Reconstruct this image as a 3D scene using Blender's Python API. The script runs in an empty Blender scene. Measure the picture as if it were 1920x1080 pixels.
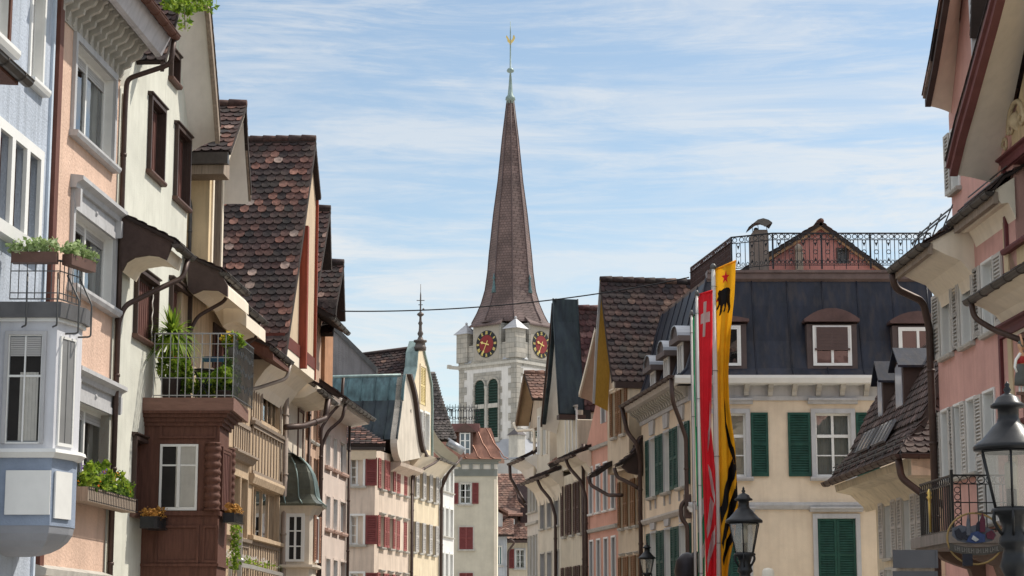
# Old-town street with a church tower: everything is built in metres; the camera stands in the street at 1.7 m.
import bpy, bmesh, math, random
from mathutils import Vector as V
from mathutils.geometry import delaunay_2d_cdt
R = math.radians
sc = bpy.context.scene
COL = sc.collection
rng = random.Random(7)

# ---------------------------------------------------------------- camera
TILT = math.atan(660/3840); CT, ST = math.cos(TILT), math.sin(TILT); CZ = 1.7
cam = bpy.data.cameras.new('camera'); camo = bpy.data.objects.new('camera', cam); COL.objects.link(camo)
camo.location = (0, 0, CZ); camo.rotation_euler = (math.pi/2+TILT, 0, 0)
cam.lens = 72; cam.sensor_width = 36; cam.clip_start = .5; cam.clip_end = 6000
sc.camera = camo
def ray(px, py):                      # survey helper: direction of a sight line (measurements taken from the photograph)
    a = (px-960)/3840; b = (540-py)/3840
    return V((a, CT-b*ST, ST+b*CT))
def atY(px, py, Y):
    d = ray(px, py); k = Y/d.y
    return V((d.x*k, Y, CZ+d.z*k))

# ---------------------------------------------------------------- meshes
class MB:
    def __init__(s): s.v = []; s.f = []; s.m = []; s.s = []
    def add(s, vs, fs, mi=0, sm=False):
        o = len(s.v); s.v += [tuple(p) for p in vs]
        for f in fs: s.f.append(tuple(i+o for i in f)); s.m.append(mi); s.s.append(sm)
    def box(s, F, u0, u1, n0, n1, z0, z1, mi=0):
        p = [F.W(u, n, z) for z in (z0, z1) for n in (n0, n1) for u in (u0, u1)]
        s.add(p, [(0,1,3,2), (4,6,7,5), (0,4,5,1), (2,3,7,6), (0,2,6,4), (1,5,7,3)], mi)
    def ob(s, c, ax, ay, az, mi=0):   # oriented box: centre and half vectors
        c = V(c); p = [c+ax*i+ay*j+az*k for k in (-1,1) for j in (-1,1) for i in (-1,1)]
        s.add(p, [(0,1,3,2), (4,6,7,5), (0,4,5,1), (2,3,7,6), (0,2,6,4), (1,5,7,3)], mi)
    def bar(s, a, b, w, h=None, up=V((0,0,1)), mi=0):
        a = V(a); b = V(b); d = b-a; h = h or w
        x = d.cross(up); x = x.normalized() if x.length > 1e-6 else V((1,0,0)); y = x.cross(d).normalized()
        s.ob((a+b)/2, d/2, x*w/2, y*h/2, mi)
    def prism(s, F, poly, n0, n1, mi=0):           # (u,z) outline pushed through n
        k = len(poly); p = [F.W(u, n0, z) for u, z in poly]+[F.W(u, n1, z) for u, z in poly]
        s.add(p, [tuple(range(k)), tuple(range(2*k-1, k-1, -1))]+[(i, (i+1)%k, k+(i+1)%k, k+i) for i in range(k)], mi)
    def run(s, F, poly, u0, u1, mi=0, sm=False):   # (n,z) profile run along u
        k = len(poly); p = [F.W(u0, n, z) for n, z in poly]+[F.W(u1, n, z) for n, z in poly]
        s.add(p, [tuple(range(k)), tuple(range(2*k-1, k-1, -1))]+[(i, (i+1)%k, k+(i+1)%k, k+i) for i in range(k)], mi, sm)
    def quad(s, a, b, c, d, mi=0): s.add([a, b, c, d], [(0,1,2,3)], mi)
    def slab(s, a, b, c, d, t, mi=0):              # quad with thickness t (vector)
        s.add([V(a), V(b), V(c), V(d), V(a)+t, V(b)+t, V(c)+t, V(d)+t], [(0,1,2,3), (7,6,5,4), (0,4,5,1), (1,5,6,2), (2,6,7,3), (3,7,4,0)], mi)
    def tube(s, pts, r, k=8, mi=0, half=None, caps=True):
        pts = [V(p) for p in pts]; n = len(pts); vs = []; rr = r if isinstance(r, (list, tuple)) else [r]*n
        ref = None
        for i, p in enumerate(pts):
            d = (pts[min(i+1, n-1)]-pts[max(i-1, 0)]).normalized()
            if ref is None: ref = V((0,0,1)) if abs(d.z) < .9 else V((1,0,0))
            x = d.cross(ref).normalized(); y = x.cross(d).normalized(); ref = y
            for j in range(k):
                a = 2*math.pi*j/k; vs.append(p+x*math.cos(a)*rr[i]+y*math.sin(a)*rr[i])
        fs = [(i*k+j, i*k+(j+1)%k, (i+1)*k+(j+1)%k, (i+1)*k+j) for i in range(n-1) for j in range(k)]
        if caps: fs += [tuple(range(k)), tuple(range(n*k-1, n*k-k-1, -1))]
        s.add(vs, fs, mi, True)
    def lathe(s, c, prof, k=16, mi=0, sm=True, rot=0):
        c = V(c); vs = []
        for r, z in prof:
            for j in range(k):
                a = 2*math.pi*j/k+rot; vs.append(c+V((math.cos(a)*r, math.sin(a)*r, z)))
        n = len(prof)
        fs = [(i*k+j, i*k+(j+1)%k, (i+1)*k+(j+1)%k, (i+1)*k+j) for i in range(n-1) for j in range(k)]
        fs += [tuple(range(k)), tuple(range(n*k-1, n*k-k-1, -1))]
        s.add(vs, fs, mi, sm)
    def sheet(s, grid, mi=0, sm=True):
        r = len(grid); c = len(grid[0])
        s.add([p for row in grid for p in row], [(i*c+j, i*c+j+1, (i+1)*c+j+1, (i+1)*c+j) for i in range(r-1) for j in range(c-1)], mi, sm)
    def pieces(s, name, mat, parent, closed=True):
        """every loose piece becomes a part of its own"""
        par = list(range(len(s.v)))
        def find(a):
            while par[a] != a: par[a] = par[par[a]]; a = par[a]
            return a
        for f in s.f:
            for i in f[1:]: par[find(i)] = find(f[0])
        G = {}
        for f, m, q in zip(s.f, s.m, s.s): G.setdefault(find(f[0]), []).append((f, m, q))
        for fs in G.values():
            mb = MB(); ids = sorted({i for f, _, _ in fs for i in f}); mp = {i: k for k, i in enumerate(ids)}
            mb.v = [s.v[i] for i in ids]; mb.f = [tuple(mp[i] for i in f) for f, _, _ in fs]; mb.m = [m for _, m, _ in fs]; mb.s = [q for _, _, q in fs]; mb.build(name, mat, parent)
    def build(s, name, mat, parent=None, base=None):
        if not s.v: return None
        if parent is not None: base = parent.get('_b') and V(parent['_b']) or V((0,0,0))
        elif base is None:
            xs = [p[0] for p in s.v]; ys = [p[1] for p in s.v]; base = V(((min(xs)+max(xs))/2, (min(ys)+max(ys))/2, min(p[2] for p in s.v)))
        me = bpy.data.meshes.new(name); me.from_pydata([tuple(V(p)-base) for p in s.v], [], s.f)
        for m in (mat if isinstance(mat, (list, tuple)) else [mat]): me.materials.append(m)
        me.polygons.foreach_set('material_index', s.m); me.polygons.foreach_set('use_smooth', s.s)
        bm = bmesh.new(); bm.from_mesh(me); bmesh.ops.recalc_face_normals(bm, faces=bm.faces); bm.to_mesh(me); bm.free()
        o = bpy.data.objects.new(name, me); COL.objects.link(o)
        if parent is not None: o.parent = parent
        else: o.location = base
        o['_b'] = tuple(base)
        return o

def tag(o, label, cat, group=None, kind=None):
    if label: o['label'] = label
    if cat: o['category'] = cat
    if group: o['group'] = group
    if kind: o['kind'] = kind
    return o
def thing(name, label, cat, base, group=None):
    o = bpy.data.objects.new(name, None); COL.objects.link(o); o.location = base; o.empty_display_size = .3
    o['_b'] = tuple(base); return tag(o, label, cat, group)

class Fac:                             # a vertical facade plane: u along it, n out of it towards the street, z up
    def __init__(s, A, B, side=1):
        s.A = V((A[0], A[1], 0)); d = V((B[0]-A[0], B[1]-A[1], 0)); s.L = d.length; s.u = d.normalized(); s.n = V((s.u.y, -s.u.x, 0))*side
    def W(s, u, n, z): return s.A+s.u*u+s.n*n+V((0,0,z))
    def uz(s, px, py, n=0):
        d = ray(px, py); k = (s.A.dot(s.n)+n)/d.dot(s.n); p = d*k
        return (p-s.A).dot(s.u), p.z+CZ
    def nz(s, px, py, u=0):            # sight line met with the cross plane at u
        d = ray(px, py); k = (s.A.dot(s.u)+u)/d.dot(s.u); p = d*k
        return (p-s.A).dot(s.n), p.z+CZ
    def z(s, px, py, n=0): return s.uz(px, py, n)[1]
    def rect(s, pr, po, pt, pb, n=0):
        u0, z1 = s.uz(pr, pt, n); z0 = s.uz(pr, pb, n)[1]; u1 = s.uz(po, (pt+pb)/2, n)[0]
        return min(u0, u1), max(u0, u1), z0, z1
def front(x0, Y, x1=None): return Fac((x0, Y), (x1 if x1 is not None else x0+1, Y), 1)

# ---------------------------------------------------------------- materials
MATS = {}
def nodes(m): 
    m.use_nodes = True; nt = m.node_tree
    return nt, nt.nodes, nt.links, nt.nodes['Principled BSDF']
def mat(name, col, rough=.85, var=.12, scale=2.5, bump=.25, bscale=60, stretch=None, metal=0, streak=0, streakcol=None, spec=.3, trans=0, island=None, coat=0):
    if name in MATS: return MATS[name]
    m = bpy.data.materials.new(name); nt, N, L, b = nodes(m)
    b.inputs['Roughness'].default_value = rough; b.inputs['Metallic'].default_value = metal; b.inputs['Specular IOR Level'].default_value = spec
    if coat: b.inputs['Coat Weight'].default_value = coat; b.inputs['Coat Roughness'].default_value = .15
    tc = N.new('ShaderNodeTexCoord'); mp = N.new('ShaderNodeMapping'); L.new(tc.outputs['Object'], mp.inputs['Vector'])
    if stretch: mp.inputs['Scale'].default_value = stretch
    cr = N.new('ShaderNodeValToRGB')
    if island:                          # a colour for each loose piece (tiles, leaves)
        g = N.new('ShaderNodeNewGeometry'); L.new(g.outputs['Random Per Island'], cr.inputs['Fac'])
        els = cr.color_ramp.elements; cr.color_ramp.interpolation = 'LINEAR'
        while len(els) > 1: els.remove(els[-1])
        els[0].position = island[0][0]; els[0].color = (*island[0][1], 1)
        for p, c in island[1:]:
            e = els.new(p); e.color = (*c, 1)
        base = cr.outputs['Color']
        nz = N.new('ShaderNodeTexNoise'); nz.inputs['Scale'].default_value = scale; nz.inputs['Detail'].default_value = 6; L.new(mp.outputs[0], nz.inputs['Vector'])
        mr = N.new('ShaderNodeMapRange'); mr.inputs[1].default_value = .3; mr.inputs[2].default_value = .7; mr.inputs[3].default_value = 1-var; mr.inputs[4].default_value = 1+var
        L.new(nz.outputs['Fac'], mr.inputs[0])
        mx = N.new('ShaderNodeMix'); mx.data_type = 'RGBA'; mx.blend_type = 'MULTIPLY'; mx.inputs[0].default_value = 1
        L.new(base, mx.inputs[6]); L.new(mr.outputs[0], mx.inputs[7]); base = mx.outputs[2]
        if 'tiles' in name:             # weathering in broad patches and run-off streaks, over the tile-to-tile variation
            for sc2, lo, hi, c2, am in ((.7, .55, .72, (.03,.03,.027), .5), (1.6, .62, .76, (.10,.08,.06), .3)):
                nb = N.new('ShaderNodeTexNoise'); nb.inputs['Scale'].default_value = sc2; nb.inputs['Detail'].default_value = 5; L.new(tc.outputs['Object'], nb.inputs['Vector']); rb = N.new('ShaderNodeMapRange'); rb.inputs[1].default_value = lo-.12; rb.inputs[2].default_value = hi; rb.inputs[4].default_value = am; L.new(nb.outputs['Fac'], rb.inputs[0])
                mb_ = N.new('ShaderNodeMix'); mb_.data_type = 'RGBA'; L.new(rb.outputs[0], mb_.inputs[0]); L.new(base, mb_.inputs[6]); mb_.inputs[7].default_value = (*c2, 1); base = mb_.outputs[2]
    else:
        nz = N.new('ShaderNodeTexNoise'); nz.inputs['Scale'].default_value = scale; nz.inputs['Detail'].default_value = 8; nz.inputs['Roughness'].default_value = .65
        L.new(mp.outputs[0], nz.inputs['Vector']); L.new(nz.outputs['Fac'], cr.inputs['Fac'])
        e = cr.color_ramp.elements; e[0].position = .3; e[1].position = .7
        e[0].color = (*[c*(1-var) for c in col], 1); e[1].color = (*[min(1, c*(1+var)) for c in col], 1)
        base = cr.outputs['Color']
    if streak:                          # run-off stains: noise drawn out downwards
        m2 = N.new('ShaderNodeMapping'); m2.inputs['Scale'].default_value = (5, 5, .35); L.new(tc.outputs['Object'], m2.inputs['Vector'])
        n2 = N.new('ShaderNodeTexNoise'); n2.inputs['Scale'].default_value = 1.3; n2.inputs['Detail'].default_value = 7; L.new(m2.outputs[0], n2.inputs['Vector'])
        r2 = N.new('ShaderNodeMapRange'); r2.inputs[1].default_value = .46; r2.inputs[2].default_value = .72; r2.inputs[3].default_value = 0; r2.inputs[4].default_value = streak
        L.new(n2.outputs['Fac'], r2.inputs[0])
        mx = N.new('ShaderNodeMix'); mx.data_type = 'RGBA'; L.new(r2.outputs[0], mx.inputs[0]); L.new(base, mx.inputs[6])
        sc_ = streakcol or [c*.45 for c in col]; mx.inputs[7].default_value = (*sc_, 1); base = mx.outputs[2]
    L.new(base, b.inputs['Base Color'])
    if bump:
        n3 = N.new('ShaderNodeTexNoise'); n3.inputs['Scale'].default_value = bscale; n3.inputs['Detail'].default_value = 4; L.new(mp.outputs[0], n3.inputs['Vector'])
        bp = N.new('ShaderNodeBump'); bp.inputs['Strength'].default_value = bump; bp.inputs['Distance'].default_value = .02; L.new(n3.outputs['Fac'], bp.inputs['Height']); L.new(bp.outputs[0], b.inputs['Normal'])
    if trans:                           # thin leaves and cloth let light through
        out = N['Material Output']; t = N.new('ShaderNodeBsdfTranslucent'); L.new(base, t.inputs['Color']); ms = N.new('ShaderNodeMixShader'); ms.inputs[0].default_value = trans
        L.new(b.outputs[0], ms.inputs[1]); L.new(t.outputs[0], ms.inputs[2]); L.new(ms.outputs[0], out.inputs['Surface'])
    MATS[name] = m; return m
def glassmat(name, tint=(.9,.95,.95), rough=.01, boost=.08):
    m = bpy.data.materials.new(name); nt, N, L, b = nodes(m); N.remove(b)
    tr = N.new('ShaderNodeBsdfTransparent'); tr.inputs[0].default_value = (*tint, 1)
    gl = N.new('ShaderNodeBsdfGlossy'); gl.inputs['Roughness'].default_value = rough; gl.inputs['Color'].default_value = (.95,.97,1,1)
    fr = N.new('ShaderNodeFresnel'); fr.inputs['IOR'].default_value = 1.5
    nz = N.new('ShaderNodeTexNoise'); nz.inputs['Scale'].default_value = 1.4; tc = N.new('ShaderNodeTexCoord'); L.new(tc.outputs['Object'], nz.inputs['Vector'])
    bp = N.new('ShaderNodeBump'); bp.inputs['Strength'].default_value = .12; bp.inputs['Distance'].default_value = .05; L.new(nz.outputs['Fac'], bp.inputs['Height']); L.new(bp.outputs[0], gl.inputs['Normal'])
    ad = N.new('ShaderNodeMath'); ad.operation = 'ADD'; ad.use_clamp = True; ad.inputs[1].default_value = boost; L.new(fr.outputs[0], ad.inputs[0])
    ms = N.new('ShaderNodeMixShader'); L.new(ad.outputs[0], ms.inputs[0]); L.new(tr.outputs[0], ms.inputs[1]); L.new(gl.outputs[0], ms.inputs[2]); L.new(ms.outputs[0], N['Material Output'].inputs['Surface'])
    return m
GLASS = glassmat('window_glass')
LAMPGLASS = glassmat('lantern_glass', (.86,.86,.84), .12, .1)
def milky(m):                        # slightly hazed glass
    nt = m.node_tree; N = nt.nodes; L = nt.links; o = N['Material Output']; src = o.inputs['Surface'].links[0].from_socket; d = N.new('ShaderNodeBsdfTranslucent'); d.inputs[0].default_value = (.75,.74,.70,1); d2 = N.new('ShaderNodeBsdfDiffuse'); d2.inputs[0].default_value = (.75,.74,.70,1)
    a = N.new('ShaderNodeMixShader'); a.inputs[0].default_value = .5; L.new(d.outputs[0], a.inputs[1]); L.new(d2.outputs[0], a.inputs[2]); b = N.new('ShaderNodeMixShader'); b.inputs[0].default_value = .22; L.new(src, b.inputs[1]); L.new(a.outputs[0], b.inputs[2]); L.new(b.outputs[0], o.inputs['Surface'])
milky(LAMPGLASS)
DARK = mat('dark_interior', (.025,.023,.022), .9, .3, 1, 0)  # near-black colour stands in for the shade inside rooms
WHITE = mat('white_paint', (.74,.74,.72), .5, .05, 3, .05, 40)
STONE = mat('grey_stone', (.46,.44,.40), .85, .15, 2, .3, 30, streak=.35)
GREYTRIM = mat('grey_trim', (.46,.46,.47), .7, .1, 2, .15, 30, streak=.3)
CREAM = mat('cream_soffit', (.78,.69,.56), .8, .07, 1.5, .1, 30, streak=.15)
WHITESOF = mat('white_soffit', (.78,.74,.68), .8, .06, 1.5, .1, 30, streak=.12)
BROWN = mat('brown_paint', (.12,.065,.05), .55, .2, 3, .1, 30)
DKBROWN = mat('dark_brown_paint', (.06,.038,.032), .55, .2, 3, .1, 30)
REDBROWN = mat('oxblood_wood', (.115,.05,.035), .75, .28, 3, .25, 25, (6,6,.6))
GUTTER = mat('weathered_gutter_metal', (.085,.075,.068), .45, .3, 3, .1, 30, metal=.6)
PIPE = mat('brown_downpipe', (.07,.045,.038), .5, .25, 3, .05, 30, metal=.3)
IRON = mat('black_iron', (.024,.025,.028), .38, .2, 5, .05, 40, metal=.3)
IRONGREY = mat('grey_iron', (.11,.11,.11), .5, .2, 5, .05, 40, metal=.4)
WOOD = mat('weathered_boards', (.36,.26,.17), .85, .3, 3, .3, 20, (10,10,.5), streak=.4, streakcol=(.13,.085,.06))
GREYWOOD = mat('greyed_timber', (.30,.24,.19), .85, .3, 3, .3, 20, (8,8,.5), streak=.3)
CURTAIN = mat('net_curtain', (.62,.60,.55), .9, .08, 4, 0, 10, trans=.3)
BLIND = mat('grey_blind', (.42,.41,.40), .6, .05, 2, 0)
GREEN = mat('green_shutter_paint', (.013,.062,.046), .55, .4, 4, .1, 40)
GREYSH = mat('grey_shutter_paint', (.46,.44,.42), .6, .12, 4, .1, 40, streak=.2)
BRNSH = mat('brown_shutter_paint', (.23,.12,.055), .6, .3, 4, .1, 40, (4,4,1))
DKSH = mat('dark_shutter_paint', (.085,.05,.042), .6, .3, 4, .1, 40)
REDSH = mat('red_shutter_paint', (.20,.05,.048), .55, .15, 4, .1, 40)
REDSH_LIT = mat('sunlit_red_shutter_paint', (.31,.09,.08), .6, .15, 4, .1, 40)  # lighter copy of the red, with the sunlight put into the colour
TILEC = [(0,(.022,.017,.018)), (.35,(.042,.025,.024)), (.58,(.085,.039,.033)), (.72,(.05,.036,.036)), (.84,(.18,.08,.06)), (.93,(.26,.13,.10)), (1,(.36,.29,.25))]
TILE = mat('clay_tiles', (0,0,0), .85, .4, 9, .3, 35, island=TILEC)
TILEDK = mat('dark_clay_tiles', (0,0,0), .85, .4, 9, .3, 35, island=[(0,(.022,.017,.02)), (.5,(.045,.026,.026)), (.85,(.065,.035,.032)), (.96,(.10,.055,.045)), (1,(.20,.12,.09))])
TILERED = mat('red_clay_tiles', (0,0,0), .85, .35, 7, .3, 35, island=[(0,(.11,.062,.05)), (.4,(.19,.10,.075)), (.8,(.25,.14,.105)), (1,(.32,.21,.165))])
UNDER = mat('roof_battens', (.035,.025,.022), .9, .2, 3, 0)
COPPER = mat('patina_copper', (.085,.15,.165), .6, .5, 1.6, .1, 12, (2,2,.8), metal=0, streak=.5, streakcol=(.03,.035,.04))
COPPERPALE = mat('pale_patina_copper', (.22,.29,.28), .5, .35, 1.6, .1, 12, (2,2,.8), metal=.3, streak=.4, streakcol=(.10,.15,.15))
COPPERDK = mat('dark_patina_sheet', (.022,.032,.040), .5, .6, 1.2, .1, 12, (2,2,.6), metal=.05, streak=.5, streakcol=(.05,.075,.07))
COPPERBR = mat('brown_copper', (.27,.135,.095), .4, .25, 1.6, .1, 12, (2,2,.8), metal=.45, streak=.4, streakcol=(.15,.07,.05))
SHEET = mat('dark_sheet_roof', (.015,.018,.030), .45, .5, 1.1, .15, 9, (2,2,.55), metal=.1, streak=.6, streakcol=(.05,.040,.038))
ZINC = mat('zinc_sheet', (.33,.34,.36), .4, .15, 2, .1, 12, metal=.6)
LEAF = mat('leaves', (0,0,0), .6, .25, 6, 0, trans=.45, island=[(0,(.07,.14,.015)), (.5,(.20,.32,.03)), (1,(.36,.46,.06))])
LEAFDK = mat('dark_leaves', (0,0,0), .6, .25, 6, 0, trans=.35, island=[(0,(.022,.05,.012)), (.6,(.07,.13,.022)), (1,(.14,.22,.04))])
LEAFGREY = mat('silver_leaves', (0,0,0), .7, .25, 6, 0, trans=.3, island=[(0,(.16,.24,.08)), (.5,(.34,.45,.19)), (1,(.55,.62,.38))])
ORANGEFL = mat('orange_petals', (0,0,0), .6, .1, 6, 0, trans=.3, island=[(0,(.55,.10,.01)), (1,(.75,.33,.03))])
DRYFL = mat('dried_flowers', (0,0,0), .8, .2, 6, 0, trans=.2, island=[(0,(.30,.13,.03)), (1,(.55,.30,.07))])
REDFL = mat('red_petals', (0,0,0), .6, .1, 6, 0, trans=.3, island=[(0,(.55,.03,.02)), (1,(.7,.10,.03))])
YELFL = mat('yellow_petals', (0,0,0), .6, .1, 6, 0, trans=.3, island=[(0,(.65,.42,.02)), (1,(.75,.55,.08))])
VIOFL = mat('violet_petals', (0,0,0), .6, .1, 6, 0, trans=.3, island=[(0,(.18,.08,.42)), (1,(.32,.2,.6))])
POT = mat('dark_plant_pot', (.045,.042,.042), .5, .2, 5, .05)
def stucco(name, col, **k): 
    kw = dict(rough=.92, var=.14, scale=.9, bump=.5, bscale=40, streak=.45); kw.update(k)
    return mat(name, col, **kw)

# ---------------------------------------------------------------- building kit
def inpoly(x, y, P):
    c = False; j = len(P)-1
    for i in range(len(P)):
        xi, yi = P[i]; xj, yj = P[j]
        if (yi > y) != (yj > y) and x < (xj-xi)*(y-yi)/(yj-yi)+xi: c = not c
        j = i
    return c
class House:
    def __init__(s, name, label, F, cat='house', group=None):
        s.F = F; s.base = F.A.copy(); s.o = thing(name, label, cat, s.base, group); s.holes = []
    def part(s, mb, name, m, parent=None): return mb.build(name, m, parent or s.o)
    def wall(s, outline, m, depth=8, n=0, name='wall', reveal=.5, F=None):
        """solid wall block: front face with real window openings, reveals and a dark room behind each"""
        F = F or s.F; mb = MB(); vs = [V(p) for p in outline]; k = len(outline); ed = [(i, (i+1)%k) for i in range(k)]
        hs = s.holes; s.holes = []
        for u0, u1, z0, z1 in hs:
            o = len(vs); vs += [V((u0,z0)), V((u1,z0)), V((u1,z1)), V((u0,z1))]; ed += [(o+i, o+(i+1)%4) for i in range(4)]
        r = delaunay_2d_cdt(vs, ed, [], 0, 1e-5); pv = r[0]
        tri = []
        for t in r[2]:
            cx = sum(pv[i].x for i in t)/len(t); cy = sum(pv[i].y for i in t)/len(t)
            if not inpoly(cx, cy, outline) or any(a < cx < b and c < cy < d for a, b, c, d in hs): continue
            tri.append(tuple(t))
        mb.add([F.W(p.x, n, p.y) for p in pv], tri)
        for u0, u1, z0, z1 in hs:
            for a, b, mi in ((0, -.2, 0), (-.2, -reveal, 1)):
                q = [(u0,z0), (u1,z0), (u1,z1), (u0,z1)]
                for i in range(4):
                    (ua, za), (ub, zb) = q[i], q[(i+1)%4]
                    mb.quad(F.W(ua, n+a, za), F.W(ub, n+a, zb), F.W(ub, n+b, zb), F.W(ua, n+b, za), mi)
            mb.quad(F.W(u0, n-reveal, z0), F.W(u1, n-reveal, z0), F.W(u1, n-reveal, z1), F.W(u0, n-reveal, z1), 1)
        for i in range(k):
            a, b = outline[i], outline[(i+1)%k]
            mb.quad(F.W(a[0], n, a[1]), F.W(b[0], n, b[1]), F.W(b[0], n-depth, b[1]), F.W(a[0], n-depth, a[1]))
        r2 = delaunay_2d_cdt([V(p) for p in outline], ed[:k], [], 0, 1e-5)
        mb.add([F.W(p.x, n-depth, p.y) for p in r2[0]], [tuple(t) for t in r2[2] if inpoly(sum(r2[0][i].x for i in t)/3, sum(r2[0][i].y for i in t)/3, outline)])
        return s.part(mb, name, [m, DARK])
    def win(s, r, n=0, frame=WHITE, nv=2, nh=(), depth=.13, fw=.06, case=None, cw=.12, cout=.04, sill=None, sillm=None, head=None, headm=None,
            sh=None, shm=GREEN, shw=None, blind=0, blindm=None, curtain=1, pane=None, F=None, cut=True, louv=True, open_=0, scal=False, label=None):
        F = F or s.F; u0, u1, z0, z1 = r; h = z1-z0; w = u1-u0
        if cut: s.holes.append(r); nf = n-depth
        else: nf = n+.03
        mb = MB(); a0, a1 = nf-.05, nf
        mb.box(F, u0, u0+fw, a0, a1, z0, z1); mb.box(F, u1-fw, u1, a0, a1, z0, z1)
        mb.box(F, u0+fw, u1-fw, a0, a1, z0, z0+fw*1.3); mb.box(F, u0+fw, u1-fw, a0, a1, z1-fw, z1)
        if case and cut:
            for ua, ub, za, zb in ((u0,u0+.012,z0,z1), (u1-.012,u1,z0,z1), (u0+.012,u1-.012,z1-.012,z1)): mb.box(F, ua, ub, a1, n+.005, za, zb)
        for i in range(1, nv):
            c = u0+w*i/nv; mb.box(F, c-fw*.62, c+fw*.62, a0, a1+.012, z0+fw*1.3, z1-fw)
        for q in nh:
            c = z0+h*q; mb.box(F, u0+fw, u1-fw, a0+.01, a1-.012, c-.018, c+.018)
        wo = s.part(mb, 'window', frame)
        if label: wo['label'] = label
        z1b = z1-fw-blind*h
        if pane is None:
            g = MB(); g.quad(F.W(u0+fw*.5, nf-.03, z0+fw), F.W(u1-fw*.5, nf-.03, z0+fw), F.W(u1-fw*.5, nf-.03, z1-fw*.5), F.W(u0+fw*.5, nf-.03, z1-fw*.5)); g.build('pane', GLASS, wo)
        else:
            g = MB(); g.box(F, u0+fw*.5, u1-fw*.5, nf-.035, nf-.015, z0+fw, z1-fw*.5)
            k = max(2, int(w/.16))
            for i in range(1, k): g.box(F, u0+w*i/k-.012, u0+w*i/k+.012, nf-.016, nf-.004, z0+fw*1.4, z1-fw*1.1)
            g.build('panel', pane, wo)
        if blind:
            g = MB(); k = max(2, int(blind*h/.05)); bh = blind*h/k
            for i in range(k):
                z = z1-fw-bh*(i+1); g.box(F, u0+fw+.005, u1-fw-.005, nf-.028, nf-.004, z+.006, z+bh)
            g.build('blind', blindm or BLIND, wo)
        if curtain and pane is None and cut:
            g = MB(); nc = nf-.1-.05
            for side in ((0,1) if curtain == 1 else (0,) if curtain == 2 else (1,)):
                cwid = w*(rng.uniform(.22,.36) if curtain == 1 else .55 if curtain == 2 else 1.0); k = max(6, int(cwid/.035)); ua = u0+.02 if side == 0 else u1-.02-cwid
                if curtain == 3: ua = u0+.02; cwid = w-.04; k = max(10, int(cwid/.04))
                if side == 1 and curtain == 3: pass
                ph = rng.random()*6
                g.sheet([[F.W(ua+cwid*i/k, nc+.03*math.sin(i*1.9+ph), z) for i in range(k+1)] for z in (z0+.03, z1-.03)])
            g.build('curtain', CURTAIN, wo)
        if case:
            g = MB(); g.box(F, u0-cw, u0, n-.02, n+cout, z0, z1+cw); g.box(F, u1, u1+cw, n-.02, n+cout, z0, z1+cw); g.box(F, u0, u1, n-.02, n+cout, z1, z1+cw)
            g.build('window_surround', case, wo)
        else: cw = 0
        if sill:
            so, shh = sill; g = MB(); g.run(F, [(n-.1,z0-shh), (n+so*.8,z0-shh), (n+so,z0-shh*.5), (n+so,z0-.012), (n-.1,z0+.012)], u0-cw-.06, u1+cw+.06); g.build('sill', sillm or STONE, wo)
        if head:
            ho, hh, gap = head; z = z1+cw+gap; g = MB(); g.run(F, [(n-.02,z), (n+ho*.45,z), (n+ho*.55,z+hh*.4), (n+ho,z+hh*.65), (n+ho,z+hh), (n-.02,z+hh*1.15)], u0-cw-.08, u1+cw+.08); g.build('cornice', headm or STONE, wo)
        if scal:
            k = 26
            for uu in ((u0+.10, u1-.10) if scal == 2 else (u0+.12,)):
                g = MB(); g.tube([F.W(uu+.035*math.sin(i*.95), n-.02, z0+.06+(h-.12)*i/k) for i in range(k+1)], .014, 5)
                g.build('scalloped_trim', WHITESOF if scal != 3 else REDBROWN, wo)
        if sh:
            sw = shw or w*.5
            for c in sh:
                if c == 'L': ua, ub, na = u0-cw-sw-.02, u0-cw-.02, n+.015
                elif c == 'R': ua, ub, na = u1+cw+.02, u1+cw+.02+sw, n+.015
                elif c == 'l': ua, ub, na = u0+.01, u0+w/2-.004, n-.03
                else: ua, ub, na = u0+w/2+.004, u1-.01, n-.03
                s.shutter(F, ua, ub, na, z0+.01, z1-.01 if c in 'lr' else z1+.02, shm, wo, louv)
        return wo
    def shutter(s, F, ua, ub, na, z0, z1, m, wo, louv=True, name='shutter'):
        g = MB(); t = .045; b = min(.07, (ub-ua)*.16)
        g.box(F, ua, ua+b, na, na+t, z0, z1); g.box(F, ub-b, ub, na, na+t, z0, z1)
        zm = (z0+z1)/2
        for za, zb in ((z0,z0+b*1.3), (zm-b/2,zm+b/2), (z1-b,z1)): g.box(F, ua+b, ub-b, na, na+t, za, zb)
        if louv:
            for za, zb in ((z0+b*1.3, zm-b/2), (zm+b/2, z1-b)):
                k = max(3, int((zb-za)/.07)); d = (zb-za)/k
                for i in range(k):
                    z = za+d*i; g.add([F.W(u, nn, zz) for u in (ua+b, ub-b) for nn, zz in ((na+.002,z+d*.75), (na+.008,z+d*.88), (na+t-.004,z+d*.2), (na+t-.012,z+d*.06))], [(0,1,2,3), (7,6,5,4), (0,4,5,1), (1,5,6,2), (2,6,7,3), (3,7,4,0)])
                g.box(F, ua+b, ub-b, na, na+.004, za, zb)
        else:
            g.box(F, ua+b, ub-b, na+.01, na+t-.012, z0+b*1.3, zm-b/2); g.box(F, ua+b, ub-b, na+.01, na+t-.012, zm+b/2, z1-b)
        g.build(name, m, wo)
    def cornice(s, prof, u0, u1, m, name='cornice', F=None):
        mb = MB(); mb.run(F or s.F, prof, u0, u1); return s.part(mb, name, m)
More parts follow.
